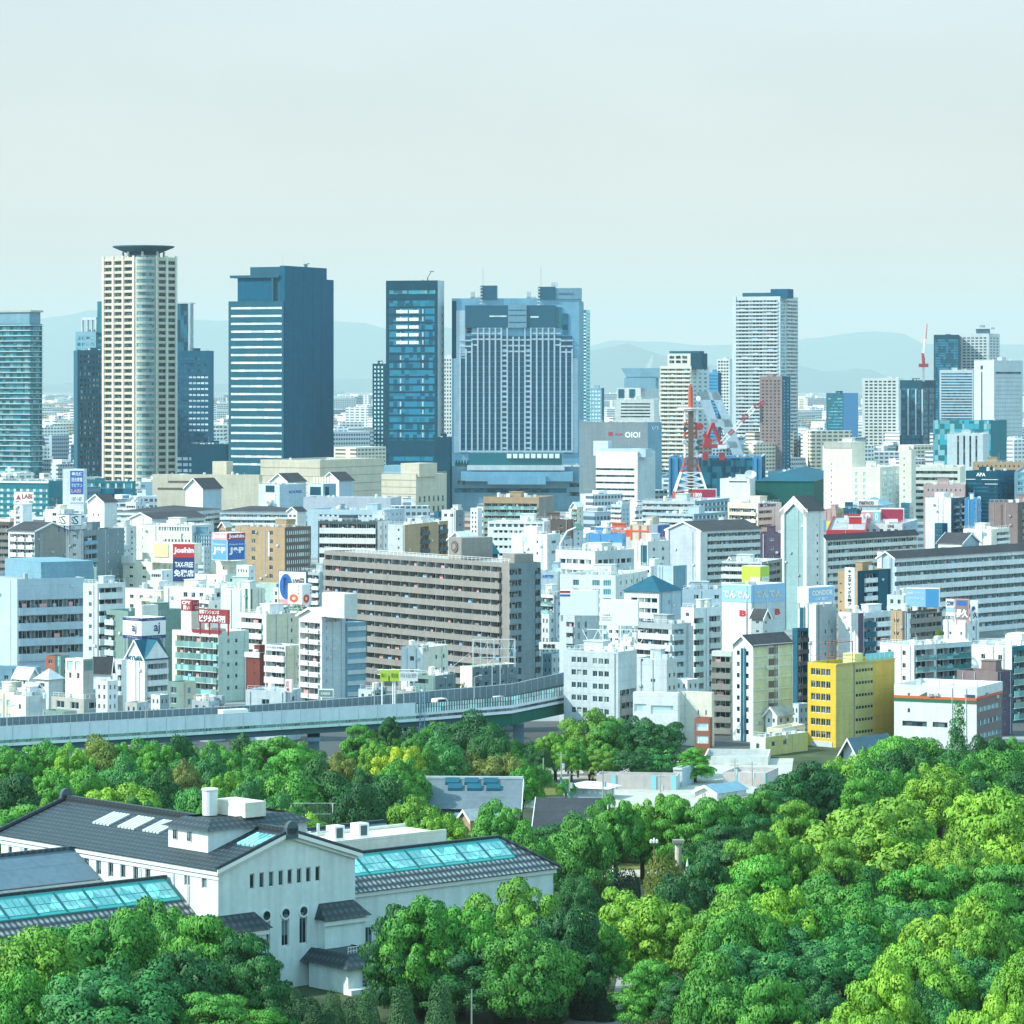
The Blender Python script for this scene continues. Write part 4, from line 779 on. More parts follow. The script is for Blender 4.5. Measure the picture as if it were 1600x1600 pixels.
B('business_hotel','navy glass hotel with white capital letters and white zigzag lines','hotel',1509,1559,1587,736,1640,28,'navy','duskblue',[TX('APA',.33,.62,3,8.5,'whitepaint',.03),RB(12,6,2.6,.02,.98,gl='glassnavy'),PN(0,.3,13,13.8,'whitepaint',.1,'line'),PN(.5,1,13,13.8,'whitepaint',.1,'line'),PN(.6,1,20,20.8,'whitepaint',.1,'line')],[RB(12,6,2.6,.02,.98,gl='glassnavy')],cl=.8)
B('office_block','beige long-roofed block above the navy glass hotel','office',1520,1600,1640,722,1850,12,'tan','tan',[W(10,5,99,3,.3,rows=1,gl='glassdark',fr=None)],None,cl=1)
B('office_block','teal glass curtain office on the far right edge beside the navy hotel','office',1585,1640,1650,738,1560,10,'bluegrey','bluegrey',[W(4,4,10,7,.8,gl='glassteal')],None,cl=.6)
B('apartment_building','white flats with a dark stair slit and black balcony end',AP,1446,1486,1508,778,1400,30,'white','darkgrey',[W(1,2,9,7,.1,.44,.58,gl='glassdark',fr=None)],[BA(2,6,10.5,8,'white',.2,.97,d=1,gap=.4)],cl=.9,key='wf')
B('office_block','saturated blue windowless wall next to the white flats with stair slit','office',1507,1528,1533,780,1380,10,'steelblue','steelblue',[W(1,5,9,2.5,.15,.6,.95,rows=2,gl='glassdark',fr=None)],None,cl=.5)
B('apartment_building','mauve-brown blank-ended flats with beige balconies at the right edge',AP,1545,1590,1650,785,1330,30,'mauve','brown',[PN(.42,.48,4,90,'brown',.1,'seam')],[BA(5,6,10.5,5,'beige',.1,.99,d=1)],cl=.9)
B('parking_tower','white parking tower with two letter plates','parking tower',1505,1549,1577,827,1250,30,'palecream','palecream',[TX('P',.15,.4,5,15,'bluegrey',.05),TX('P',.66,.84,5,15,'bluegrey',.05),W(1,18,10,4,.08,.86,.98,gl='glassdark',fr=None)],[BA(2,6,9,5,'white',.3,.97,d=1)],cl=1.1)
B('green_hall','big dark green sloping-sided hall behind the business hotel','hall',1180,1272,1306,752,1790,10,'darkgreen','darkgreen',None,None,roof='hip',rm='turquoise' if False else 'slate',rise=5,thin=30)
B('office_block','broad blue metal roof block above the dark green hall','office',1200,1280,1290,737,2000,10,'bluegrey','bluegrey',None,None,cl=1.2,thin=25)
B('tile_roof_house','house with purple-red tile roof under a long sign board','house',1330,1380,1396,790,1530,16,'palegrey','palegrey',None,None,roof='hip',rm='bluegrey',rise=3)
SIGN('game_sign','white sign board with dark small letters on a blue-grey roof',1339,1372,1374,782,790,1500,10,'whitepaint',None,[T_('namco',.1,.8,.15,.85,'redbrown',.03)],fr=False,post=4)
SIGN('arcade_sign','plain crimson hoarding with a white caption strip above white shops',1376,1412,1413,795,817,1440,8,'crimson',None,[P_(.1,.75,.72,.95,'whitepaint')],post=6)
SIGN('cafe_sign','pink and teal sign board with white ring marks beside the crimson hoarding',1346,1375,1376,799,816,1440,8,'palepink',None,[P_(.62,1,.02,.98,'aqua'),T_('●',.2,.5,.15,.7,'whitepaint'),T_('0',.72,.9,.15,.85,'whitepaint',.03)],post=6)
B('shop_building','white shops under the crimson hoarding','shop',1345,1410,1434,818,1420,14,'white','paleblue',[TX('日本橋',.65,.8,2,7,'black',.02),W(5,9,9,4,.5,gl='glassdark')],None,cl=1,pent=False)
B('office_block','dark glass office left of the pink sign boards','office',1312,1340,1347,795,1500,14,'slate','slate',[W(6,4,6,4,.6,gl='glassteal',fr=None)],None,cl=.8)
B('shop_building','brownish shop with yellow poster beside the tall gabled slab','shop',1287,1306,1318,796,1440,20,'pink','tan',[PN(0,.5,17,35,'midblue',.1,'poster'),PN(.2,.9,18,33,'signyellow',.14,'poster')],None,cl=.6)
B('shop_building','small shop with bright red roof band, behind the white balcony flats','shop',1292,1352,1356,828,1300,6,'red','red',None,None,cl=.6,thin=10)
B('office_block','navy block wedged between gabled flats and the tall gabled slab','office',1188,1222,1226,833,1180,10,'purple','purple',None,None,cl=.5)
B('apartment_building','tan flats with white balconies below the gabled flats, lime cube on top',AP,1128,1190,1222,878,1090,20,'offwhite','stonegrey',[BA(5,3,12,6,'white',.0,.98,d=1.2)],[BA(2,5,12,6,'beige',.1,.9,d=1)],cl=1.4)
SIGN('rooftop_sign','lime green cube sign with white slanting letters',1159,1188,1202,885,911,1060,36,'lime','lime',[T_('eco',.45,1,.62,.95,'whitepaint',.06)],[T_('eco',.1,.95,.6,.95,'whitepaint',.06)],fr=False,post=3)
# ---- row at 850..1000 m
B('bus_depot','large pale blue institutional block with recessed balcony windows, left edge','office',-45,27,132,905,1000,60,'paleblue','paleblue',None,[BA(4,33,24,13,'paleblue',.02,.98,d=2.0,out=.4)],cl=.3,pent=False,rm='roofgrey',key='depot')
G=BLD['depot']; b=MB(); b.box(-34,10,G['h']-1,-7,26,G['h']+4.2); b.build('upper_block','bluegrey',G['T'])
B('office_block','cream block with a small white pipe-covered roof tower','office',86,128,151,888,1080,30,'palecream','mint',None,None,cl=2.5,pent=False)
B('apartment_building','plain white-fronted flats with dark balcony slots on the shaded side',AP,130,152,196,912,965,48,'palegrey','white',None,[BA(1,7,18,8,'white',.05,.9,d=1.4)],cl=1.2)
B('apartment_building','pale white blocks with a rounded cylinder tank roof above the green flats',AP,195,247,283,921,1060,38,'white','palegrey',[W(3,10,15,6,.4,gl='glassdark')],None,cl=1.6)
B('apartment_building','white flats with framed square windows behind the red rooftop sign',AP,256,335,367,919,1020,34,'white','offwhite',[W(4,8,16,8,.5,.35,.98,gl='glass')],[BA(1,7,16,8,'palegrey',.1,.95,d=1)],cl=2.6)
B('apartment_building','blank pale block with dark green edge strip beside the parking billboard',AP,345,391,414,920,1000,30,'offwhite','palecream',[PN(.84,.9,0,60,'green',.12,'edge_strip')],[PN(.05,.12,0,60,'green',.12,'edge_strip')],cl=.4)
B('apartment_building','dull green flats with two small windows, behind the two-faced letter sign',AP,166,200,284,955,940,50,'greenwall','greenwall',[BA(1,8,16,8,'palegrey',.0,.4,d=1)],[W(2,9,18,6,.14,.05,.6,gl='glassdark')],cl=.6)
G=B('apartment_building','slim white tower of flats with twin pointed gables and sign above',AP,196,226,263,1030,875,44,'white','offwhite',[W(1,10,18,4,.1,.5,.8,gl='glassdark',fr=None),TX('MYLIFE',.1,.9,-4,3,'slate',.03)],[BA(2,8,17.5,9,'white',.12,.95,d=1.2,gl='glassteal')],roof='gs',rm='slate',rise=4.6,ov=.3)
T=G['T']; w=G['wS']; h=G['h']; b=MB(); b.prism([(.1,0),(.1,w),(-1,w),(-1,0)],h-.1,h); 
b=MB(); b.tri((.15,-.1,h),(.15,w+.1,h),(.15,w/2,h+4.4)); b.quad((.2,-.2,h),(.2,w/2,h+4.6),(-G['wF']/2,w/2,h+4.6),(-G['wF'],-.2+0,h+.01)) if False else None
b.build('front_gable','white',T); b=MB(); b.quad((.35,-.3,h-.1),(-G['wF']/2,-.3,h-.1),(-G['wF']/2,w/2,h+4.5),(.35,w/2,h+4.5)); b.quad((-G['wF']/2,w+.3,h-.1),(.35,w+.3,h-.1),(.35,w/2,h+4.5),(-G['wF']/2,w/2,h+4.5)); b.build('cross_roof','slate',T)
S2=[P_(0,1,0,.15,'darkblue'),P_(0,1,.84,1,'darkblue'),T_('aj',.5,.75,.25,.8,'darkblue',.02),T_('アークジャパン',.25,.8,.88,.97,'whitepaint'),T_('アセットマネジメント',.2,.85,.03,.12,'whitepaint')]
SIGN('rooftop_sign','white two-faced letter sign with navy bands on posts over pointed gables',192,221,259,966,999,880,44,'whitepaint','whitepaint',S2,S2,post=26)
B('apartment_building','white box penthouse standing behind the two-faced letter sign',AP,211,222,247,946,930,44,'white','offwhite',None,None,cl=0,pent=False)
G=B('apartment_building','cream flats with green glazed balconies and a dark red roof terrace',AP,269,341,389,988,900,38,'palecream','mint',[BA(5,8,18.3,9,'railglass',.1,.99,d=1.3,gl='glass'),W(1,6,18.3,4,.06,.02,.09,gl='glassdark',fr=None)],[W(2,12,18.4,6.5,.3,.2,.72,gl='glass')],rm='roofred',cl=.2,pent=False)
bx(G,'stair_tower','palecream',283,299,950,990,3,8); bx(G,'red_parapet','darkred',300,345,984,989,-.2,.1)
SIGN('rooftop_sign','dark red billboard with bold white characters on three posts',310,357,359,953,975,890,36,'darkred',None,[T_('建築マンションは',.04,.7,.06,.36,'whitepaint',.02),T_('ビジタル増刊',.04,.9,.42,.95,'whitepaint',.05)],post=13,edge='darkred')
SIGN('rooftop_sign','small dark red corner sign on the cream stair tower',283,300,311,938,955,905,44,'darkred','darkred',[T_('CPY',.1,.9,.08,.4,'whitepaint',.04),T_('買い',.2,.8,.5,.9,'whitepaint',.03)],[T_('リース',.1,.8,.15,.4,'whitepaint'),T_('質屋',.4,.9,.55,.85,'whitepaint')],edge='darkred')
SIGN('parking_billboard','big white parking billboard with blue circled letter on the green office',435,479,481,893,947,960,30,'whitepaint',None,[T_('●',.05,.5,.08,.82,'blue'),T_('P',.19,.40,.2,.68,'whitepaint',.06),T_('100円',.52,.92,.2,.42,'black',.03),P_(.02,.98,.82,.98,'palepink')],edge='slate')
SIGN('cafe_sign','white box sign with orange ring, standing before the parking billboard',450,472,487,913,944,930,44,'whitepaint','whitepaint',[T_('O',.1,.75,.5,.95,'verm',.09),T_('⋮',.7,.8,.1,.5,'black')],[T_('O',.1,.75,.5,.95,'verm',.09),T_('⋮',.8,.9,.1,.5,'black')],post=3)
B('cafe_building','shop roof with dark green café banner under the ring sign','shop',446,470,488,949,945,40,'green','green',[TX('Le Ciarite',.25,.9,.8,3.5,'whitepaint'),PN(0,1,6,100,'palecream',.1,'front')],[PN(0,1,6,100,'palecream',.1,'front')],cl=.6,pent=False)
B('apartment_building','cream and buff flats with rounded white balconies, below the parking billboard',AP,375,416,478,960,915,44,'white','cream',[BA(2,7,16.4,8,'white',.04,.85,d=1.2)],[W(1,8,16.5,6.5,.14,.5,.78,gl='glass')],cl=1.3)
B('apartment_building','small white flats with blue sign letters and three balcony rows',AP,414,446,472,1009,860,42,'white','cream',[TX('ツナガル不動産',.08,.95,2,6,'blue',.03),BA(1,9,17,8,'white',.03,.98,d=1.3)],[W(1,16,18,5,.2,.6,.95,gl='glassdark')],rm='roofdark',cl=.3,pent=False)
G=B('apartment_building','tall slim white flats with flower-box balconies and pediment top',AP,467,503,540,962,850,48,'white','palegrey',[BA(2,12,17,10,'white',.05,.92,d=1.2,gl='glass',gap=.14)],[W(1,16,16.7,6,.14,.1,.3,gl='glassteal')],cl=.3,pent=False,roof='gs',rm='roofwhite',rise=1.8)
bx(G,'stair_head','offwhite',503,538,927,965,1,5) ; T=G['T']; b=MB(); y0=G['wS']; b.box(-4,y0+.01,0,.3,y0+6,G['h']-2); b.build('stair_tower','bluegrey',T)
for j in range(9): b=MB(); z=G['h']-4-j*2.6; b.box(.25,y0+.2,z,.6,y0+5.8,z+1); b.build('stair_rail','palegrey',T)
b=MB(); F=G['S']; b=MB(); F.text('ホテル金沢',F.w*.15,F.w*.75,G['h']-1.6,G['h']-.9,'black')
B('restaurant','dark red-walled shop house with one round window, behind cream flats','restaurant',383,406,432,1026,880,40,'redbrown','redbrown',[W(1,9,16,4,.2,.5,.8,gl='glassdark'),PN(0,1,-6,2,'offwhite',.3,'sign_band'),TX('しの蔵',.3,.9,-5,1,'black',.03)],None,cl=.8)
# the great beige block
G=B('apartment_building','great beige-grey block of flats with twelve long balcony rows',AP,507,796,845,880,912,54,'beige','midgrey',[BA(20,7,17.3,8.2,'beige',.005,.96,d=1.5,out=.75,gl='glass')],[BA(1,9,17.3,10,'midgrey',.0,.38,d=1.0,out=.3),BA(1,9,17.3,10,'midgrey',.82,.99,d=1.0,out=.3)],rm='roofgrey',cl=0,pent=False,key='beige',par=.4)
T=G['T'];h=G['h']; x0=lx(T,702,2); x1=lx(T,723,2)
b=MB(); b.box(lx(T,701,2),2,h-.5,lx(T,721,2),12,lz(T,840,(x0+x1)/2,2)); b.build('lift_tower','beige',T)
b=MB(); zc=lz(T,854,(x0+x1)/2,2); xm=(lx(T,701,2)+lx(T,721,2))/2; b.tube((xm,1.75,zc),(xm,1.95,zc),1.5,18); b.build('emblem','brown',T); b=MB(); b.tube((xm,1.65,zc),(xm,1.76,zc),.8,16); b.build('emblem_ring','beige',T)
b=MB(); b.box(lx(T,790,3),2,h-.4,-.6,8,h+2.2); b.build('stair_head','beige',T)
b=MB()
for i in range(48): x=-G['wF']*(i+.5)/48; b.tube((x,.4,h-.1),(x,.4,h+1),.05,4)
b.tube((-G['wF'],.4,h+1),(0,.4,h+1),.06,4); b.tube((-G['wF'],.4,h+.55),(0,.4,h+.55),.04,4); b.build('roof_railing','whitepaint',T)
# row right of the crane
B('office_block','narrow pale block with a blue name board beside the great beige block','office',844,870,880,893,1000,14,'paleblue','palegrey',[TX('大国病院',.1,.8,5,11,'blue',.04),W(1,20,18,5,.2,.6,.95,gl='glassdark')],None,cl=.4)
SIGN('banner_sign','white banner with dark characters above the expressway bend',842,876,877,1004,1015,880,8,'whitepaint',None,[T_('眼衆堂',.2,.75,.2,.85,'black',.04)],post=5)
B('office_building','white office with glazed corner bays behind the two blank billboards',OF,875,962,1012,899,985,20,'white','offwhite',[W(2,8,14,9,.7,.55,.95,gl='glassteal',mx=4),W(1,8,14,9,.5,.18,.4,gl='glassteal',mx=3)],None,cl=1.8)
B('apartment_building','tall grey-white flats with round-edged balconies under the first blank billboard',AP,874,898,936,962,840,36,'palegrey','palegrey',[BA(1,10,17,8,'palegrey',.45,.95,d=1)],[W(2,10,17,11,.32,.02,.6,gl='glassteal',mx=3)],cl=.6)
SIGN('blank_billboard','blank white billboard with a small red and blue sticker, taller of two',875,934,936,923,962,832,6,'whitepaint',None,[P_(.0,.27,.0,.1,'red'),P_(.0,.27,.15,.24,'blue')],post=4,fr=False)
SIGN('blank_billboard','white billboard with three lines of small print on a truss',937,997,999,938,978,800,12,'whitepaint',None,[T_('広告募集',.08,.28,.56,.62,'black'),T_('06-6636-1121',.06,.32,.67,.72,'black'),T_('読売広告社',.06,.32,.76,.81,'black')],post=22,fr=False)
G=B('office_building','light grey office with paired window triples above the park trees',OF,881,966,995,1019,785,30,'palegrey','palegrey',[W(3,10,19.8,9,.78,.13,.44,gl='glass'),W(3,11,19.8,9,.78,.52,.84,gl='glass')],[BA(1,60,20,10,'stonegrey',.1,.95,d=1.2)],cl=2.2,rm='roofwhite')
B('apartment_building','wide grey flats with white banded balconies and dark roof edge',AP,990,1050,1080,975,880,44,'grey','palegrey',[BA(4,9,17,8,'offwhite',.05,.99,d=1.3)],[BA(2,9,17,8,'palegrey',.0,.6,d=1.2)],rm='roofdark',cl=.6)
B('terrace_apartments','stepped white terrace house with dark sloping roofs behind the blank billboards',AP,975,1030,1064,925,960,32,'white','paleblue',[RB(10,16,7,.2,.95,gl='glassflat',mx=4)],None,roof='hip',rm='slate',rise=4)
B('office_block','plain pale blue windowless slab among the white terraces','office',1027,1052,1073,884,1030,42,'paleblue','bluegrey',None,None,cl=.2,pent=False)
B('apartment_building','slim white flats with zigzag outside stairs and a roof drum',AP,1064,1084,1128,950,905,50,'offwhite','white',[W(1,8,40,6,.3,gl='glassdark'),PN(.5,.95,28,130,'midgrey',.1,'stair_slot')],[BA(1,16,17,9,'mint',.0,.35,d=1.2),BA(1,14,17,9,'offwhite',.55,.95,d=1.0)],cl=.8)
B('office_block','wide white wall bearing the pale blue part of the food billboard','office',1066,1142,1148,921,985,10,'paleblue','paleblue',None,None,cl=1.2,thin=10)
B('food_hall','white cube with pale blue sign bands and red capital letters','store',1128,1174,1226,914,940,42,'white','palegrey',[PN(0,1,1,28,'skyblue',.1,'sign_band'),TX('でんでん',.05,.95,9,22,'cream',.05,.2),TX('B',.6,.85,40,50,'red',.06)],[PN(0,1,1,28,'skyblue',.1,'sign_band'),TX('でんでん',.1,.9,9,22,'cream',.05,.2),TX('B',.7,.86,40,50,'red',.06)],cl=.2,pent=False)
B('gabled_house','little grey gabled roof house on the pale yellow grid flats','house',1175,1192,1202,963,825,44,'grey','palegrey',[W(1,8,14,4,.3,gl='glassdark')],[W(1,8,14,4,.3,gl='glassdark')],roof='gf',rm='rooftile',rise=1.6)
G=B('apartment_building','pale yellow gridded flats with a brown brick window stripe and red-brown roof',AP,1145,1176,1238,1008,800,46,'white','palegrid',[PN(.42,.68,6,170,'slate',.15,'dark_column'),W(2,10,17.6,7,.34,.05,.95,gl='glassdark',fr=None)],[PN(.37,.62,6+17.5*j,16+17.5*j,'brown',.1,'brick_panel') for j in range(9)]+[PN(0,1,0+17.5*j,1.6+17.5*j,'offwhite',.16,'floor_band') for j in range(10)]+[PN(x,x+.02,0,165,'offwhite',.18,'grid_bar') for x in (0,.36,.62,.98)],roof='gs',rm='rooftile',rise=2.2)
B('apartment_building','narrow flats with five grey balcony stripes beside the pale yellow grid',AP,1112,1143,1148,1018,815,20,'offwhite','offwhite',[BA(1,8,17.3,9,'stonegrey',.0,.99,d=1.3)],None,cl=.4)
B('shop_house','cream three-storey house with two windows above the red brick shop','house',1058,1112,1116,1082,790,26,'palecream','cream',[W(2,28,30,8,.18,.5,.95,rows=2,gl='glassdark')],None,cl=1.4)
B('shop_house','wide white shop house with one long pale window behind the round trees','house',989,1059,1062,1083,780,12,'white','white',[RB(20,99,14,.4,.9,rows=1,gl='glasspale'),RB(18,99,12,.03,.3,rows=1,gl='glasspale')],None,cl=.8,rm='roofwhite',pent=False)
B('shop_house','pale grey stepped house with a rooftop tank behind the wide white shop','house',994,1042,1058,1030,830,34,'palegrey','offwhite',[W(1,32,20,5,.3,.3,.8,gl='glassdark')],[W(2,22,20,7,.4,gl='glassdark')],cl=1.4)
B('brick_house','small red brick shop house with wide windows at the street corner','house',1085,1109,1113,1122,772,14,'brick','brick',[W(1,8,20,12,.85,.05,.98,gl='glasspale',mx=4)],None,cl=.6,rm='roofgrey',pent=False)
B('apartment_building','white-sided building under the pale blue mascot billboard, dark fire stair',AP,1247,1275,1307,945,880,36,'white','grey',[PN(.1,.4,5,70,'slate',.1,'stair_slot')],[W(2,40,18,7,.22,.3,.95,gl='glassdark')],cl=.4,pent=False)
SIGN('rooftop_sign','pale blue sign with rounded white capitals on a white box frame',1246,1263,1304,918,943,870,42,'whitepaint','skyblue',None,[T_('CONDOR',.12,.92,.2,.55,'whitepaint',.05),T_('山崎産業',.25,.75,.65,.85,'whitepaint',.03)],post=3)
G=B('fire_stair','dark iron fire stair tower beside the grey building','stair tower',1238,1246,1263,982,862,50,'slate','slate',None,[BA(1,4,18,12,'darkmetal',.05,.95,d=1.5,gl='glassdark')],cl=0,pent=False)
B('apartment_building','dark navy flats with white balcony blocks and a tall vertical name sign',AP,1309,1340,1392,892,1040,40,'tan','navy',[W(1,20,14,2.2,.3,.0,.3,gl='glassdark',fr=None)],[BA(1,6,14,7,'white',.2,.56,d=1),PN(.62,.9,2,90,'slate',.1,'dark_panel')],cl=.5,rm='roofdark')
SIGN('vertical_sign','tall white vertical sign with black characters on the navy flats',1320,1335,1336,887,951,1015,25,'whitepaint',None,[T_('◆',.3,.7,.05,.13,'green')]+[T_(c,.3,.7,.18+i*.096,.26+i*.096,'black',.04) for i,c in enumerate('エヌケイグループ')],fr=False)
B('apartment_building','white flats with a purple column and grey-black balconies',AP,1310,1341,1392,958,880,46,'white','palegrey',[TX('クレビオス'[0],.2,.4,6,10,'black')],[PN(0,.14,0,160,'purple',.2,'purple_column'),BA(1,9,15,7,'slate',.18,.5,d=1.2),BA(1,9,15,7,'white',.54,.97,d=1.2)],cl=1.3)
B('apartment_building','tan flats with bird emblems and dark framed balcony bays',AP,1390,1417,1472,955,925,40,'tan','beige',[PN(.75,1,0,120,'darkgrey',.1,'dark_edge')]+[TX('〰',.25,.55,12+j*20,18+j*20,'black',.03) for j in range(3)],[BA(2,6,14.5,7,'beige',.08,.98,d=1.2),PN(0,.1,0,120,'white',.15,'white_edge'),PN(0,1,0,3,'darkgrey',.3,'dark_frame')],cl=.6)
SIGN('rooftop_sign','light and deep blue two-tone billboard in front of the largest white slab',1415,1467,1469,920,949,930,12,'skyblue',None,[P_(.6,1,0,1,'steelblue'),T_('貸倉庫マンテナンス',.05,.55,.16,.32,'whitepaint',.01),T_('トランクルーム',.04,.56,.44,.6,'whitepaint',.02)],post=3,fr=False)
B('apartment_building','white stair-head house carrying the purple and white character signs',AP,1474,1513,1530,970,880,38,'white','white',[W(2,18,20,5,.2,gl='glassdark')],None,cl=1)
SIGN('rooftop_sign','purple-red sign with two large white characters',1492,1514,1514.5,936,969,872,30,'mauve',None,[T_('長久',.08,.95,.48,.9,'whitepaint',.05),P_(.15,.85,.1,.32,'blue')],fr=True,edge='palepink',post=2)
SIGN('rooftop_sign','white slim sign with blue characters next to the purple-red sign',1516,1528,1528.5,939,968,874,10,'whitepaint',None,[T_('長',.15,.7,.3,.55,'darkblue',.05),T_('久',.35,.95,.62,.92,'darkblue',.05)],post=2)
SIGN('rooftop_sign','white and blue sign fragment reading three capitals beside the purple-red sign',1478,1491,1491.5,936,962,878,30,'whitepaint',None,[T_('COW',.08,.95,.12,.42,'darkblue',.06),P_(0,1,.5,.8,'skyblue')],post=4)
G=B('apartment_building','white L-shaped flats: blank wall, recessed balconies and open stair',AP,1375,1428,1520,1008,850,50,'white','white',None,[BA(1,8,18,10,'railglass',.02,.34,d=2.2,gl='glass'),BA(3,8,18,10,'railglass',.38,.98,d=1.4,gl='glass')],cl=2.2,rm='roofwhite',pent=False)
B('apartment_building','white flats wing with teal glazed balconies on the right edge',AP,1518,1581,1660,1010,845,40,'white','teal',None,[BA(4,8,18,9,'railglass',.02,.98,d=1.4,gl='glassteal')],cl=2.4,rm='roofwhite')
G=B('apartment_building','mustard yellow six-storey block with dirty streaked side wall',AP,1262,1306,1398,1037,788,42,'yellow','dullyellow',[W(4,9,19.6,11,.86,.1,.82,gl='glassdark',mx=2,rows=6)],[W(6,12,19.4,4.5,.8,.33,.63,gl='glassdark',fr=None,rows=6,d=.15),PN(.64,.99,.5,150,'ochre',.06,'bright_panel'),PN(.3,.31,0,150,'stonegrey',.12,'downpipe'),PN(0,1,-.2,2,'dullyellow',.25,'cornice')],cl=0,pent=False,rm='roofgreen')
T=G['T'];h=G['h'];k=G['k']
b=MB()
for (x,y) in ((-G['wF']+.5,.5),(-.6,.5),(-.6,7),(-G['wF']+.5,7)): b.tube((x,y,h-.8),(x,y,h+4.6),.09,5)
for z in (h+1.5,h+4.5): b.tube((-G['wF']+.5,.5,z),(-.6,.5,z),.07,4); b.tube((-.6,.5,z),(-.6,7,z),.07,4); b.tube((-G['wF']+.5,7,z),(-.6,7,z),.07,4)
b.tube((-G['wF']+.5,.5,h-.5),(-.6,.5,h+4.5),.05,4); b.build('sign_frame','brick',T)
b=MB(); b.box(-4,8,h-.8,-.8,11,h+1.7); b.build('roof_hut','paleyellow',T)
b=MB(); y=11.5
while y<G['wS']-1: b.box(-.45,y,h-.7,-.4,y+1.7,h+1.5); y+=1.8
b.build('glass_screen','aqua',T)
bx(G,'shutter','palegrey',1267,1300,1158,1172,-.15,.1)
G=B('convenience_store','low white store with orange and green stripes and green arrow mark','store',1397,1526,1566,1074,782,26,'white','mauve',[PN(0,1,17,21,'verm',.12,'orange_stripe'),PN(0,1,21.3,26,'green',.12,'green_stripe'),TX('◢',.29,.4,10,18,'green',.02),W(1,13,24,7,.12,.06,.3,rows=2,gl='glassdark'),RB(57,99,8,.1,.4,rows=1,gl='glassdark'),RB(57,99,8,.47,.65,rows=1,gl='glassdark'),PN(.86,.98,12,17,'slate',.1,'vent')],[PN(0,1,0,15,'white',.1,'white_band'),PN(0,1,15.2,19,'verm',.12,'orange_stripe'),RB(32,21,8,.02,.97,gl='glassteal',mx=6)],cl=.4,rm='sand',pent=False)
B('office_building','purple-brown office with a column of white window hoods behind the store',OF,1495,1559,1582,1050,812,34,'mauve','purple',None,[W(1,16,21,6,.28,.3,.7,gl='glass')],cl=.4,rm='roofdark')
# ---- small houses by the expressway, west
B('shop_house','low concrete house with open rooftop frame and cream stair tower','house',80,131,192,1092,822,40,'concrete','concrete',[W(2,6,20,11,.6,gl='glassdark')],[W(2,6,20,11,.75,gl='glassdark')],cl=.5,pent=False)
B('shop_house','square cream stair tower with four glass panes and two black windows','house',102,130,146,1030,828,38,'palecream','concrete',[W(2,4,99,15,.75,rows=1,gl='glasspale',fr=None),W(2,22,99,9,.3,rows=1,gl='glassdark'),],[PN(.1,.9,3,18,'greenwall',.05,'dark_glazing')],cl=.8,pent=False)
B('shop_house','brown brick house with green vertical sign, beside cream stair tower','house',71,86,108,1025,880,40,'brick','greenwall',[W(1,6,16,7,.4,gl='glassdark')],[W(2,6,16,8,.3,gl='glass')],cl=2)
SIGN('vertical_sign','narrow turquoise vertical sign on the brown brick house',90,94,94.5,1026,1042,868,20,'turquoise',None,[T_('喫',.2,.8,.1,.45,'whitepaint'),T_('茶',.2,.8,.5,.9,'whitepaint')],fr=False,post=9)
B('shop_house','white house with a black roof storey next to the cream stair tower','house',146,173,176,1040,850,20,'white','palegrey',[W(2,8,20,6,.3,.35,.95,gl='glassdark')],None,roof='gf',rm='roofdark',rise=2)
B('apartment_building','narrow white flats wall attached to the twin-gabled tower',AP,174,190,198,1031,868,20,'white','white',[BA(1,7,17,9,'white',.6,.98,d=1)],None,cl=.5)
B('shop_house','small white house with big skylights in a pale gabled roof','house',22,44,60,1058,850,40,'white','offwhite',[W(2,6,20,5,.3,gl='glassdark')],None,roof='gf',rm='roofwhite',rise=2.2)
B('shop_house','house with a pinkish hipped roof by the brick house','house',56,76,98,1062,840,40,'offwhite','palegrey',[W(1,6,20,6,.4,gl='glassdark')],None,roof='hip',rm='palegrey',rise=2.4)
B('shop_house','long pale metal roofed shed under the blue institutional block','shed',-10,58,64,1042,890,10,'bluegrey','bluegrey',None,None,cl=2,pent=False,rm='roofwhite')
B('shop_house','cream block with tall pale windows at the left edge over the expressway','house',-20,22,40,1082,790,30,'cream','concrete',[W(3,12,22,12,.5,gl='glasspale')],None,cl=1.5)
B('shop_house','white walled house with steel roof frames beside the expressway barrier','house',22,40,72,1088,785,44,'white','offwhite',None,[PN(.2,.95,10,25,'palegrey',.1,'louvre_screen')],cl=2.5)
B('shop_house','green flat-roofed low house just behind the expressway barrier','house',66,100,120,1112,760,40,'greenwall','concrete',None,None,rm='roofgreen',cl=.3,pent=False)
B('shop_house','small cream annex below the cream flats with green balconies','house',262,280,306,1066,850,42,'greenwall','cream',[W(1,8,16,10,.6,gl='glassdark')],[W(1,9,18,10,.3,.3,.9,gl='glassteal')],cl=.2,pent=False)
B('shop_house','grey low shop with curved pale canopy beside the white flats','house',384,446,470,1080,800,20,'palegrey','palegrey',None,None,cl=.8,pent=False)
SIGN('shop_sign','dark green sign board with pale capitals behind the barrier',497,521,522,1077,1090,780,10,'greenwall',None,[T_('KANSHA',.2,.8,.35,.7,'whitepaint',.02)],post=4)
SIGN('shop_sign','tilted white and red vertical shop sign by the flower-box flats',445,456,458,1062,1082,800,20,'whitepaint',None,[P_(.1,.6,.1,.6,'palepink'),T_('本',.2,.7,.62,.9,'red',.03)],post=6)
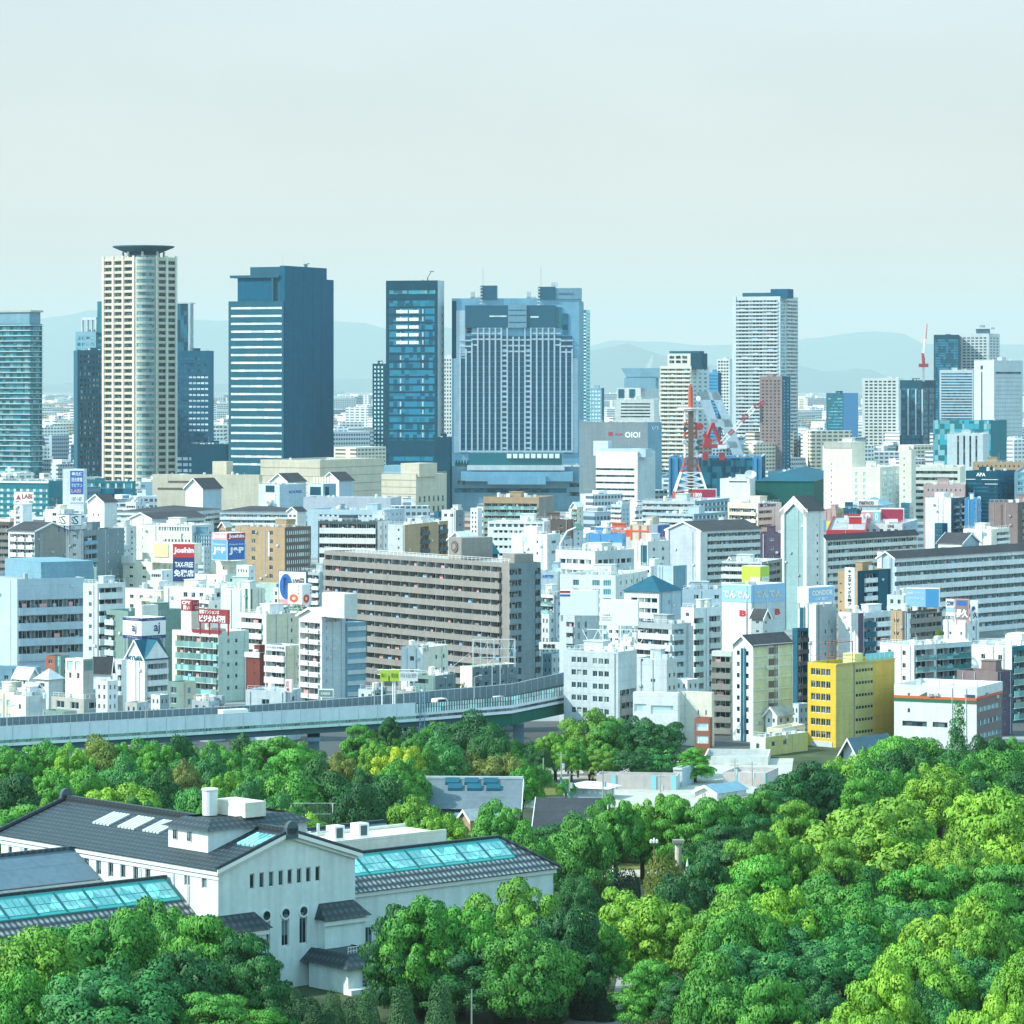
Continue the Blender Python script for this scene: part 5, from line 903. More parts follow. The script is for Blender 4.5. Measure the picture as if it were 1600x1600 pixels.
# truss building in front of the great block
G=B('office_building','white and grey low building with white lattice sign frame on its roof',OF,627,660,700,1012,850,30,'white','palecream',None,[W(2,14,20,7,.25,.4,.98,gl='glass')],cl=2.4,pent=False,rm='roofwhite')
B('office_building','grey low office with white downpipes and small framed windows',OF,719,738,808,1042,820,44,'palecream','midgrey',None,[W(5,8,17,7,.4,.03,.97,gl='glass'),PN(.42,.44,0,60,'whitepaint',.15,'downpipe'),PN(.6,.62,0,60,'whitepaint',.15,'downpipe')],cl=1.5,pent=False,rm='roofwhite',key='gl')
B('office_building','small dark green-grey block with roof railing before the white building',OF,645,680,712,1056,800,36,'greenwall','midgrey',[RB(6,99,7,.1,.7,rows=1,gl='glassdark')],[W(2,14,99,6,.3,rows=1,gl='glass')],cl=1.8,pent=False)
D=815; T=thing('sign_truss','empty white lattice sign frame on the grey low office roof','sign frame',(*px(740,0,D).xy,EYE-(1040-HY)/FX*D),R(10)); k=D/FX; w=66*k; hh=40*k
def trussbars(name,segs,r,mat):
    for s in segs: b=MB(); b.tube(s[0],s[1],r,4); b.build(name,mat,T)
n=6
trussbars('chord',[((0,0,z),(w,0,z)) for z in (hh*.3,hh*.65,hh)]+[((0,1.5,z),(w,1.5,z)) for z in (hh*.3,hh)],.09,'whitepaint')
trussbars('upright',[((w*i/n,0,-.5),(w*i/n,0,hh)) for i in range(n+1)]+[((w*i/n,1.5,-.5),(w*i/n,1.5,hh)) for i in (0,3,6)],.08,'whitepaint')
trussbars('brace',[((w*i/n,0,hh*(.3 if i%2 else 1)),(w*(i+1)/n,0,hh*(1 if i%2 else .3))) for i in range(n)]+[((w*i/n,0,hh),(w*i/n,1.5,hh*.3)) for i in (0,2,4,6)]+[((-5,1,-.5),(0,0,hh*.6)),((w*.2,-1,-.5),(w*.5,0,hh*.3))],.06,'whitepaint')
# billboard truss under the second blank board
D=800; o=px(937,0,D); z=EYE-(985-HY)/FX*D; T=thing('sign_truss','white zigzag steel truss carrying the small-print billboard','sign frame',(o.x,o.y-1.2,z-2.6),R(-12)); k=D/FX; w=68*k
trussbars('chord',[((-3,0,2.9),(w,0,2.9)),((-5,0,-.6),(w+1,0,-.6))],.1,'whitepaint')
trussbars('brace',[((-4+(w+5)*i/8,0,-.6 if i%2 else 2.9),(-4+(w+5)*(i+1)/8,0,2.9 if i%2 else -.6)) for i in range(8)],.09,'whitepaint')

for xl,xc,xr,yt,D,a,mF,mS,rf,rmm,l in (
 (150,168,184,1064,800,40,'offwhite','white','flat','roofgrey','low white house squeezed between the concrete house and twin-gabled flats'),
 (0,12,26,1046,900,40,'palegrey','concrete','flat','roofgreen','tiny grey house at the left edge under the blue institutional block'),
 (40,52,66,1078,800,44,'white','palegrey','gf','roofgrey','small white house with grey gable near the steel roof frames'),
 (8,20,34,1066,830,40,'cream','concrete','flat','roofgrey','tiny cream house with flat roof near the left edge'),
 (196,214,232,1098,790,38,'concrete','palegrey','flat','roofgrey','low concrete shop at the foot of the twin-gabled flats'),
 (236,250,264,1086,800,42,'offwhite','grey','flat','roofgreen','narrow off-white shop between twin-gabled flats and the cream annex'),
 (300,326,352,1096,800,40,'grey','palegrey','flat','roofdark','low grey shop in front of the cream flats with green balconies'),
 (560,584,604,1078,830,36,'palegrey','grey','flat','roofgrey','low grey shop at the foot of the great beige block'),
 (1196,1214,1238,1116,800,40,'white','palegrey','gs','roofgrey','white low house with grey gable beside the pale yellow grid flats'),
 (1236,1248,1264,1100,840,44,'palegrey','grey','flat','roofgrey','small grey office glimpsed left of the mustard block'),
 (1198,1222,1258,1138,785,30,'cream','white','flat','roofwhite','cream low shop with white roof by the mustard block'),
 (1216,1236,1262,1078,870,42,'bluegrey','slate','flat','roofgrey','blue-grey small office under the dark fire stair'),
 (1055,1074,1092,1062,850,42,'white','offwhite','flat','roofgrey','small white house above the cream three-storey house'),
 (960,985,1000,1002,900,36,'white','palegrey','flat','roofwhite','white office shoulder directly under the small-print billboard'),
 (846,858,876,960,960,30,'white','palegrey','flat','roofgrey','white little office between the great beige block and billboards'),
 (848,862,878,1022,930,30,'bluegrey','palegrey','flat','roofgrey','low blue-grey shop beneath the white banner'),
 (1386,1412,1440,930,980,36,'palegrey','offwhite','flat','roofgrey','pale office behind the two-tone blue billboard'),
 (1440,1470,1496,1000,930,40,'white','cream','flat','roofwhite','white house between tan bird flats and the character signs'),
 (1530,1560,1610,1004,930,36,'offwhite','palegrey','flat','roofwhite','low white roofs on the right edge below the largest slab'),
 (620,650,676,1080,800,30,'concrete','grey','flat','roofgrey','low concrete shed by the road boards and barrier'),
 (420,440,468,938,1010,42,'palegrey','mint','flat','roofgrey','pale block just under the parking billboard frame'),
 (250,268,286,960,980,42,'white','offwhite','flat','roofgrey','white block peeking between the letter sign and red corner sign')):
    B('shop_house',l,'house',xl,xc,xr,yt,D,a,mF,mS,[W(2,7,15,7,.4,gl='glassdark')],[W(2,7,15,7,.35,gl='glassdark')],roof=rf,rm=rmm,cl=1.6,rise=1.6,pent=False)
# ---- small infill buildings in the gaps of the middle city
LMK=[('great beige block',660,960),('blue institutional block',60,960),('duty-free billboard',287,880),('brown brick offices',430,850),('green-balcony cream flats',320,1040),('flower-box flats',500,1020),('tan turquoise flats',800,800),('round ribbon office',930,880),('gabled white flats',1110,860),('tall gabled slab',1245,880),('food-sign cube',1190,950),('blank billboards',930,960),('navy name-sign flats',1350,920),('largest white slab',1500,900),('cream lattice blocks',1370,740),('navy glass hotel',1550,760),('dark green hall',1240,770),('radio mast',1078,740),('white striped bank',970,750),('lilac podium',540,790),('teal glass store',60,780),('white gabled lift tower',318,790),('framed navy flats',550,840),('stair-slit flats',1475,810),('letter parking tower',1540,850),('L-shaped white flats',1450,1050),('zigzag-stair flats',1100,1000)]
ri=random.Random(21); SEEN={}
PAL=[('white','white'),('offwhite','off-white'),('palegrey','pale grey'),('cream','cream'),('paleblue','pale blue'),('bluegrey','blue-grey'),('tan','tan'),('grey','grey'),('palecream','ivory'),('mauve','mauve'),('slate','slate blue'),('brick','brick red')]
for y0,D0,n in ((792,1620,22),(822,1440,20),(850,1290,20),(885,1120,16),(925,1000,12),(968,915,8)):
    for q in range(n):
        x=20+(q+ri.uniform(.1,.9))*1570/n; D=D0*ri.uniform(.95,1.05); w=ri.uniform(16,34)*1100/D; y=y0+ri.uniform(-8,14)
        if (500<x<850 and D<1080) or (x<195 and D<1080) or (x>1440 and D<1200) or (1225<x<1300 and D<1200) or (180<x<430 and D<965) or (1295<x<1410 and D<1070) or (1130<x<1230 and D<965): continue
        lm=min(LMK,key=lambda t:math.hypot(x-t[1],(y-t[2])*1.5)); dx=x-lm[1]; dy=y-lm[2]
        w_='right of' if dx>25 and abs(dx)>abs(dy) else ('left of' if dx<-25 and abs(dx)>abs(dy) else ('behind' if dy<0 else 'below'))
        for _ in range(60):
            m,cn=ri.choices(PAL,(20,14,12,9,6,6,5,6,6,3,3,2))[0]; si=ri.randrange(3); rf=ri.choice(('flat','flat','flat','flat','gs'))
            lab=f"small {'flat-roofed' if rf=='flat' else 'gable-roofed'} {cn} building with {('square windows','balcony rows','window ribbons')[si]} {w_} the {lm[0]}"
            if lab not in SEEN: break
        else: continue
        SEEN[lab]=1
        st=([W(ri.choice((2,3,4)),6,ri.uniform(9.5,11.5)*1100/D,5.5*1100/D,.55,gl='glassdark')],[BA(ri.choice((2,3)),5,11.5*1100/D,6*1100/D,ri.choice(('white','offwhite','railglass')),.03,.97,d=1.1)],[RB(6,11*1100/D,4.5*1100/D,.08,.92,gl='glassflat',mx=5)])[si]
        s2=ri.choice(([W(2,7,11*1100/D,4.5*1100/D,.3,gl='glassdark')],[],[W(1,7,11*1100/D,4.5*1100/D,.3,.3,.8,gl='glassdark')]))
        B('infill_building',lab,'building',x-w*ri.uniform(.5,1),x,x+w*ri.uniform(.35,.8),y,D,ri.choice((20,38,44,48,52)),m,ri.choice((m,'palegrey',m)),st,s2,roof=rf,rm=ri.choice(('roofgrey','roofgrey','roofwhite','roofgreen','roofdark')),cl=1.7,rise=1.8)
# ================================================================ museum
def tilemat(nm,lo,hi,pit,rowp,ang=0.0):
    m,n,l,p=base_nodes(nm); p.inputs['Roughness'].default_value=.55
    tc=n.new('ShaderNodeTexCoord'); s=n.new('ShaderNodeSeparateXYZ'); l.new(tc.outputs['Object'],s.inputs[0])
    def fr(sock,d):
        a=n.new('ShaderNodeMath'); a.operation='DIVIDE'; l.new(sock,a.inputs[0]); a.inputs[1].default_value=d
        f=n.new('ShaderNodeMath'); f.operation='PINGPONG'; l.new(a.outputs[0],f.inputs[0]); f.inputs[1].default_value=.5; return f.outputs[0]
    ad=n.new('ShaderNodeMath'); ad.operation='MULTIPLY'; l.new(fr(s.outputs['X' if not ang else 'Y'],pit),ad.inputs[0]); l.new(fr(s.outputs['Y' if not ang else 'X'],rowp),ad.inputs[1])
    no=n.new('ShaderNodeTexNoise'); no.inputs['Scale'].default_value=.9; no.inputs['Detail'].default_value=6; l.new(tc.outputs['Object'],no.inputs['Vector'])
    r=n.new('ShaderNodeMapRange'); r.inputs['From Min'].default_value=.02; r.inputs['From Max'].default_value=.20; l.new(ad.outputs[0],r.inputs['Value'])
    m2=n.new('ShaderNodeMath'); m2.operation='MULTIPLY'; l.new(r.outputs[0],m2.inputs[0]); l.new(no.outputs['Fac'],m2.inputs[1])
    mx=n.new('ShaderNodeMix'); mx.data_type='RGBA'; l.new(m2.outputs[0],mx.inputs['Factor']); mx.inputs['A'].default_value=(*lo,1); mx.inputs['B'].default_value=(*hi,1); l.new(mx.outputs['Result'],p.inputs['Base Color'])
    bp=n.new('ShaderNodeBump'); bp.inputs['Distance'].default_value=.12; bp.inputs['Strength'].default_value=.8; l.new(ad.outputs[0],bp.inputs['Height']); l.new(bp.outputs[0],p.inputs['Normal'])
    MATS[nm]=m
tilemat('halltile',(.010,.018,.024),(.085,.12,.14),.9,1.0)
tilemat('wingtile',(.012,.022,.03),(.62,.68,.70),.85,1.15,1)
plain('copper',(.03,.32,.31),.5); glassmat('skyglass',(.12,.37,.39),(.23,.48,.49),.5,1.6,1.6,.25); plain('copperdark',(.01,.10,.11),.5)
wallmat('museumwall',(.70,.76,.76),.8,.10,.13,joint=False); wallmat('museumtrim',(.72,.76,.75),.8,.06,.04,joint=False)
MA=48; MD=467
def mfr(p):
    X,wF,wS=frame_of(2,341,555,MD,R(MA)); a=R(MA); r=ray(p); x=(r*MD-X)/(math.cos(a)+r*math.sin(a)); return (x+wF)/wF
def mfs(p):
    X,wF,wS=frame_of(2,341,555,MD,R(MA)); a=R(MA); r=ray(p); return ((r*MD-X)/(math.sin(a)-r*math.cos(a)))/wS
st=[]
for p,w,y0,h in [(16,6,22,12),(40,6,20,8),(97,8,20,13),(116,8,20,24),(135,8,20,24),(154,8,20,24),(173,8,20,24),(192,8,20,22),(212,8,20,22),(231,8,20,22),(292,8,20,16),(319,8,20,16)]:
    st.append(W(1,y0,999,h,1,mfr(p-w/2),mfr(p+w/2),rows=1,gl='glassdark',mx=2,d=.3))
ss=[W(1,15,999,25,1,mfs(p-3.6),mfs(p+3.6),rows=1,gl='glassdark',mx=1,d=.3) for p in (394,409,424,439,453,467.5,482,496.5)]
ss+=[W(1,93,999,45,1,mfs(p-6),mfs(p+6),rows=1,gl='glassdark',mx=2,d=.4) for p in (416,446,474)]
G=B('museum_hall','white museum main hall with dark tiled gable roof and eight slit windows','museum',2,341,555,1356,MD,MA,'museumwall','museumwall',st,ss,roof='gf',rm='halltile',rise=3.75,ov=.7,key='mus',cl=0)
T=G['T'];wF,wS,h=G['wF'],G['wS'],G['h']; FS=G['S']; FF=G['F']; ym=wS/2; sl=3.75/ym
for p in (416,446,474):
    s=mfs(p)*wS; z=h-84*G['k']; b=MB(); q0=FS.p(s,z,-.1); q1=FS.p(s,z,.12); b.tube(q0,q1,.85,16); rf_=b.build('round_frame','museumtrim',T); b=MB(); b.tube(FS.p(s,z,0),FS.p(s,z,.16),.6,16); b.build('round_window','glassdark',rf_)
b=MB(); FF.box(b,-.3,wF+.3,h-1.0,h-.45,-.05,.35); FF.box(b,-.2,wF+.2,h-1.6,h-1.15,-.05,.15); b.build('cornice','museumtrim',T)
for y0,y1 in ((0,ym),(wS,ym)):
    b=MB(); zz=[h-.9,h+3.75-.9,h+3.75-.9,h-.9]; z2=[h-.45,h+3.75-.45,h+3.75-.45,h-.45]
    pl=[(.02,y0),(.02,y1),(.4,y1),(.4,y0)] 
    if y1>y0: pl=pl[::-1]; zz=[zz[i] for i in (3,2,1,0)]; z2=[z2[i] for i in (3,2,1,0)]
    b.prism(pl,zz,z2); b.build('gable_cornice','museumtrim',T)
for p in (34,59,103,220,272,295): 
    s=mfr(p)*wF; b=MB(); b.tube(FF.p(s,2,.2),FF.p(s,h-1.7,.2),.1,6); b.build('downpipe','museumtrim',T)
# ridge, end tiles
b=MB(); b.box(-wF-.5,ym-.35,h+3.75-.2,.4,ym+.35,h+3.75+.55); b.box(-wF-.5,ym-.5,h+3.75-.25,.4,ym+.5,h+3.75+.12); b.build('roof_ridge','halltile',T)
for x in (.75,-wF-.75):
    b=MB(); b.tube((x-.3,ym,h+4.3),(x+.3,ym,h+4.3),.95,14); b.box(x-.3,ym-.95,h+2.9,x+.3,ym+.95,h+4.3); b.build('ridge_end_tile','darkgrey',T)
for x in (.55,-wF-.55):
    for (ya,yb) in ((-.7,ym),(wS+.7,ym)):
        b=MB(); b.tube((x,ya,h-.7*sl+.25),(x,yb,h+3.75+.25),.32,6); b.build('verge_tile','halltile',T)
def slope(y): return h+min(y,wS-y)*sl
for p in (166,205,244):
    x0=lx(T,p-17,6.5); x1=lx(T,p+10,6.5); n=5
    b=MB()
    for i in range(n):
        a=x0+(x1-x0)*i/n; c=a+(x1-x0)/n*.72
        b.prism([(a,6.0),(c,6.0),(c,9.6),(a,9.6)],[slope(6)-.1,slope(6)-.1,slope(9.6)-.1,slope(9.6)-.1],[slope(6)+.22,slope(6)+.22,slope(9.6)+.22,slope(9.6)+.22])
    b.build('roof_light','palegrey',T)
x0=lx(T,387,8.2); x1=lx(T,420,8.2); b=MB()
for i in range(5): a=x0+(x1-x0)*i/5; c=a+(x1-x0)*.16; b.prism([(a,6.4),(c,6.4),(c,9.8),(a,9.8)],[slope(6.4)]*2+[slope(9.8)]*2,[slope(6.4)+.25]*2+[slope(9.8)+.25]*2)
b.build('roof_light','skyglass',T)
# roof house across the ridge
yx=3.2; x0=lx(T,263,yx); x1=lx(T,325,yx); zt=slope(yx)+3.0
b=MB(); b.box(x0,yx,slope(yx)-.4,x1,wS-3.2,zt); b.build('roof_house','museumwall',T)
b=MB(); e=.7; q=1.6
b.quad((x0-e,yx-e,zt-.1),(x1+e,yx-e,zt-.1),(x1-q,yx+q,zt+1.2),(x0+q,yx+q,zt+1.2)); b.quad((x1+e,yx-e,zt-.1),(x1+e,wS-2.6,zt-.1),(x1-q,wS-5,zt+1.2),(x1-q,yx+q,zt+1.2)); b.quad((x0-e,wS-2.6,zt-.1),(x0-e,yx-e,zt-.1),(x0+q,yx+q,zt+1.2),(x0+q,wS-5,zt+1.2)); b.quad((x1+e,wS-2.6,zt-.1),(x0-e,wS-2.6,zt-.1),(x0+q,wS-5,zt+1.2),(x1-q,wS-5,zt+1.2)); b.quad((x0+q,yx+q,zt+.9),(x1-q,yx+q,zt+.9),(x1-q,wS-5,zt+.9),(x0+q,wS-5,zt+.9)); b.build('roof_house_roof','halltile',T)
for p in (270,292): F=Face(T,(0,yx),0,1,1,1); a=lx(T,p,yx-.03); F.put(pane('glassdark','frame',2),'window',a,a+1.0,zt-1.9,zt-.5,.04)
cx=lx(T,328,8.5); b=MB(); b.lathe([(0,zt+4.6),(1.05,zt+4.6),(1.15,zt+4.45),(1.05,zt+4.2),(1.0,zt+1.0)],18,(cx,8.5)); b.build('chimney','museumtrim',T)
xa=lx(T,340,10.5); xb=lx(T,388,10.5); b=MB(); b.box(xa,10,zt+1.0,xb,13.5,zt+3.0); b.build('plant_box','palecream',T)
# low corner bays with pent roofs
for s0,s1 in ((-.02,.29),(.72,1.02)):
    b=MB(); zt=h-8.2; FS.box(b,s0*wS,s1*wS,0,zt,-.02,1.6); b.build('corner_bay','museumwall',T)
    b=MB(); A=[FS.p(s0*wS-.6,zt-.1,2.3),FS.p(s1*wS+.6,zt-.1,2.3),FS.p(s1*wS-.8,zt+1.9,.05),FS.p(s0*wS+.2,zt+1.9,.05)]; b.quad(*A)
    Z=[FS.p(s0*wS-.6,zt-.1,0),FS.p(s1*wS+.6,zt-.1,0)]; b.quad(Z[0],A[0],A[3],FS.p(s0*wS+.2,zt+1.9,0)); b.quad(A[1],Z[1],FS.p(s1*wS-.8,zt+1.9,0),A[2]); b.quad(A[1],A[0],Z[0],Z[1]); b.build('bay_roof','halltile',T)
    b=MB(); FS.box(b,s0*wS-.3,s1*wS+.3,zt-.9,zt-.35,1.5,1.95); b.build('bay_cornice','museumtrim',T)
# entrance porch
p0=FS.p(wS*.50,0,0); 
b=MB(); FS.box(b,wS*.62,wS*.96,0,3.6,1.0,9.2); b.build('porch','museumwall',T)
b=MB(); s0,s1=wS*.62,wS*.96; A=[FS.p(s0-.8,3.4,10.0),FS.p(s1+.8,3.4,10.0),FS.p(s1-1.2,5.0,7.8),FS.p(s0+1.2,5.0,7.8)]; b.quad(*A); b.quad(FS.p(s1+.8,3.4,10.0),FS.p(s1+.8,3.4,0),FS.p(s1-1.2,5.0,0),FS.p(s1-1.2,5.0,7.8)); b.quad(FS.p(s0-.8,3.4,0),FS.p(s0-.8,3.4,10.0),FS.p(s0+1.2,5.0,7.8),FS.p(s0+1.2,5.0,0)); b.quad(A[1],A[0],FS.p(s0-.8,3.4,0),FS.p(s1+.8,3.4,0)); b.quad(FS.p(s0+1.2,4.8,7.8),FS.p(s1-1.2,4.8,7.8),FS.p(s1-1.2,4.8,0),FS.p(s0+1.2,4.8,0)); b.build('porch_roof','halltile',T)
b=MB()
for i in range(12): s=s0+1.3+(s1-s0-2.6)*i/11; b.tube(FS.p(s,4.8,7.6),FS.p(s,5.8,7.6),.05,4)
b.tube(FS.p(s0+1.3,5.8,7.6),FS.p(s1-1.3,5.8,7.6),.06,4); b.tube(FS.p(s0+1.3,5.3,7.6),FS.p(s1-1.3,5.3,7.6),.05,4); b.build('porch_railing','whitepaint',T)
F2=Face(T,FS.p(s0,0,9.2)[:2],math.pi/2,s1-s0,5,1)
for i in range(3): a=(s1-s0)*(.30+.15*i); F2.put(pane('glassdark','frame',1,3),'window',a,a+1.15,0.5,2.3,.05); F2.put(pane('glassdark','frame',1,1),'window',a,a+1.15,2.6,3.1,.05)
b=MB(); FS.box(b,s0-.6,s1+.9,0,.7,9.0,10.6); b.build('porch_step','museumtrim',T)
# side wings with copper glazing
def wing(label,y0,y1,x0,x1,ze,zr,hip,glaze=True,name='museum_wing',roofm='wingtile',wall='museumwall',lowwin=True):
    W_=thing(name,label,'museum wing',T.location,T.rotation_euler[2]); xm=(x0+x1)/2
    b=MB(); b.box(x1,min(y0,y1),0,x0,max(y0,y1),ze-.05); b.build('wall',wall,W_)
    b=MB(); b.box(x0,min(y0,y1)-.02,ze-1.0,x0+.35,max(y0,y1)+.35,ze-.5); b.build('cornice','museumtrim',W_)
    ya,yb=(min(y0,y1),max(y0,y1)); e=.8; ye=yb+ (e if hip==1 else 0); yr=yb-(5.2 if hip==1 else 0); ys=ya-(e if hip==-1 else 0); yq=ya+(5.2 if hip==-1 else 0)
    b=MB(); b.quad((x0+e,ys,ze-.25),(x0+e,ye,ze-.25),(xm,yr,zr),(xm,yq,zr)); b.quad((x1-e,ye,ze-.25),(x1-e,ys,ze-.25),(xm,yq,zr),(xm,yr,zr))
    if hip==1: b.tri((x0+e,ye,ze-.25),(x1-e,ye,ze-.25),(xm,yr,zr))
    if hip==0: b.tri((x0,yb,ze-.05),(x1,yb,ze-.05),(xm,yb,zr)); b.tri((x1,ya,ze-.05),(x0,ya,ze-.05),(xm,ya,zr))
    b.build('roof',roofm,W_)
    b=MB(); b.box(xm-.3,yq,zr-.1,xm+.3,yr,zr+.35); b.build('roof_ridge','halltile',W_)
    if hip==1:
        b=MB(); b.tube((xm,yr,zr+.1),(x0+e,ye,ze-.1),.28,6); b.build('hip_tile','halltile',W_)
    if glaze:
        dz=(zr-ze+.25)/(x0+e-xm)
        def zz(x): return ze-.25+(x0+e-x)*dz
        xa,xb=xm+.15,xm+3.6; n=max(1,int((yr-yq)/4.4)); L=(yr-yq-1.0)/n
        b=MB(); b.prism([(xa,yq+.4),(xb+.3,yq+.4),(xb+.3,yr-.5),(xa,yr-.5)],[zz(xa)-.1,zz(xb+.3)-.1,zz(xb+.3)-.1,zz(xa)-.1],[zz(xa)+.14,zz(xb+.3)+.14,zz(xb+.3)+.14,zz(xa)+.14]); cf_=b.build('copper_flashing','copper',W_)
        for i in range(n):
            u0=yq+.6+i*L+.2; u1=u0+L-.4; g=MB()
            for r in range(2):
                for c in range(4):
                    c0=u0+(u1-u0)*c/4+.06; c1=u0+(u1-u0)*(c+1)/4-.06; A=xa+.75+(xb-xa-.8)*r/2+.06; Bx=xa+.75+(xb-xa-.8)*(r+1)/2-.06
                    g.quad((A,c0,zz(A)+.2),(Bx,c0,zz(Bx)+.2),(Bx,c1,zz(Bx)+.2),(A,c1,zz(A)+.2))
            g.build('skylight_pane','skyglass',cf_)
            d=MB(); d.prism([(xa+.5,u1+.1),(xb+.2,u1+.1),(xb+.2,u1+.3),(xa+.5,u1+.3)],[zz(xa+.5),zz(xb+.2),zz(xb+.2),zz(xa+.5)],[zz(xa+.5)+.3,zz(xb+.2)+.3,zz(xb+.2)+.3,zz(xa+.5)+.3]); d.build('copper_rib','copperdark',cf_)
    if lowwin:
        F=Face(W_,(x0,ya),math.pi/2,yb-ya,ze,1)
        for i in range(int((yb-ya)/5)): F.put(pane('glassdark','frame',2),'window',2+i*5,3.4+i*5,2.5,5.5,.04)
    return W_
wing('white museum wing with turquoise copper skylights, ending in a hipped tile roof',wS+.3,65.8,-7.0,-18.5,10.6,14.6,1)
wing('white museum wing with turquoise copper skylights, behind the big corner trees',-.3,-60,-5.2,-16.7,10.6,14.6,0)
wing('plain slate-blue roofed wing joining the long side of the museum hall',-.3,-50,-26.5,-38,13.2,16.4,0,False,roofm='slateroof',lowwin=False)
wing('low slate-blue roof range behind the museum gable',wS+.3,60,-32,-44,12.0,14.6,0,False,roofm='slateroof',lowwin=False)
MT=T
A_=thing('museum_annex','cream flat-roofed annex crowded with white pipes and cooling units','annex',T.location,T.rotation_euler[2])
x0,x1,y0,y1,hh=-21.5,-31,27,58,15.2
b=MB(); b.box(x1,y0,0,x0,y1,hh-.5); b.box(x1,y0,hh-.5,x1+.3,y1,hh); b.box(x0-.3,y0,hh-.5,x0,y1,hh); b.box(x1+.3,y0,hh-.5,x0-.3,y0+.3,hh); b.build('wall','palecream',A_)
F=Face(A_,(x1,y0),0,x0-x1,hh,1); F.put(pane('glassdark','frame',4),'window',5.6,8.4,hh-4,hh-1.8,.05)
F=Face(A_,(x0,y0),math.pi/2,y1-y0,hh,1)
for s in (2,3.4,9): F.put(pane('glassdark','frame',1),'window',s,s+1,hh-3,hh-1.6,.05)
for (x,y,s) in ((-24,40,1.9),(-24,44.5,1.9)): b=MB(); b.box(x-s,y-s/2,hh-.5,x,y+s/2,hh+1.7); b.build('cooling_unit','whitepaint',A_); b=MB(); b.box(x,y-s*.3,hh,x+.06,y+s*.3,hh+1.4); b.build('fan_grille','darkgrey',A_)
rr=random.Random(3)
for i in range(9): x=-23-rr.random()*6; y=28.5+rr.random()*8; b=MB(); b.tube((x,y,hh-.5),(x,y,hh+rr.uniform(1.5,3.6)),.22,7); b.tube((x,y,hh+1.3),(x+rr.uniform(-2,2),y+rr.uniform(-2,2),hh+1.3),.14,6); b.build('exhaust_pipe','whitepaint',A_)
for (x,y) in ((-23,29),(-24.5,32)): b=MB(); b.lathe([(0,hh+2.3),(.9,hh+2.1),(1,hh-.5)],12,(x,y)); b.build('water_tank','whitepaint',A_)
# ================================================================ expressway
def bpt(p,y,z): D=FX*(EYE-z)/(y-HY); return Vector((ray(p)*D,D,z))
NL=[(-70,1141),(0,1136),(200,1125),(400,1113.5),(650,1099),(800,1087),(900,1068)]
FL=[(-70,1126),(0,1122),(200,1112),(400,1102),(550,1091),(650,1082),(800,1069),(850,1058),(930,1040)]
def samp(P,p):
    for i in range(len(P)-1):
        if P[i][0]<=p<=P[i+1][0] or i==len(P)-2: t=(p-P[i][0])/(P[i+1][0]-P[i][0]); return P[i][1]+(P[i+1][1]-P[i][1])*t
ZT=13.0; ZD=10.4
Nn=[bpt(p,samp(NL,p),ZT) for p in range(-70,901,10)]; Ff=[bpt(p,samp(FL,p),ZT) for p in range(-70,901,10)]
E=thing('expressway','elevated expressway with pale noise barriers crossing behind the park trees','expressway',(0,0,0))
def strip(name,mat,A,Bv,za,zb,th):
    """wall ribbon along a line, th metres thick towards the road"""
    b=MB()
    for i in range(len(A)-1):
        a,c=A[i],A[i+1]; u=(Bv[i]-a); u.z=0; u.normalize(); v=(Bv[i+1]-c); v.z=0; v.normalize()
        pl=[(a.x,a.y),(c.x,c.y),(c.x+v.x*th,c.y+v.y*th),(a.x+u.x*th,a.y+u.y*th)]
        b.prism(pl if th>0 else pl[::-1],za,zb)
    return b.build(name,mat,E)
b=MB()
for i in range(len(Nn)-1): b.prism([Nn[i].xy[:],Nn[i+1].xy[:],Ff[i+1].xy[:],Ff[i].xy[:]],ZD-.6,ZD)
b.build('deck','asphalt',E)
K=[i for i,p in enumerate(range(-70,901,10))]
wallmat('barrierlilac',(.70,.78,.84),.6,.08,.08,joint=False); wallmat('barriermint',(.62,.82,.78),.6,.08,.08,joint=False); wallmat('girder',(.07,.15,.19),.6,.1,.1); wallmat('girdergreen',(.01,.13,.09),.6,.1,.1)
i65=72
strip('noise_barrier','barriermint',Nn[:i65+1],Ff[:i65+1],ZD-1.2,ZD+.5,.35); strip('noise_barrier','barrierlilac',Nn[:i65+1],Ff[:i65+1],ZD+.5,ZT,.22)
strip('barrier_rail','palegrey',Nn[:i65+1],Ff[:i65+1],ZT,ZT+.12,.3)
for i in range(0,i65,3):
    a=Nn[i]; u=(Ff[i]-a).normalized(); q=a-u*.02; b=MB(); b.box(q.x-.07,q.y-.05,ZD-1.1,q.x+.07,q.y+.3,ZT+.02); b.build('barrier_seam','palegrey',E)
strip('parapet','barrierlilac',Nn[i65:],Ff[i65:],ZD-1.2,ZD+.6,.35)
for i in range(i65*10,len(Nn)*10-10,4):
    t=i/10; j=int(t); f=t-j; a=Nn[j].lerp(Nn[j+1],f); b=MB(); b.box(a.x-.09,a.y-.09,ZD+.6,a.x+.09,a.y+.09,ZT); b.build('barrier_post','darkmetal',E) if (i-i65*10)//4<90 else None
strip('clear_panel','glasspale',Nn[i65:],Ff[i65:],ZD+.6,ZT-.15,.05); 
for z in (ZD+1.5,ZT-.1): strip('barrier_rail','darkmetal',Nn[i65:],Ff[i65:],z,z+.1,.12)
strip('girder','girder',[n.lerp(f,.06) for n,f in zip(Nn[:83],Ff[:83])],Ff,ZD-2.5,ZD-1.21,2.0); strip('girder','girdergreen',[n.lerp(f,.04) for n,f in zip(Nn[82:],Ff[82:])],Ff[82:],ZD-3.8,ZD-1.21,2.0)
strip('girder','girder',[n.lerp(f,.75) for n,f in zip(Nn,Ff)],Ff,ZD-3.2,ZD-.61,2.0)
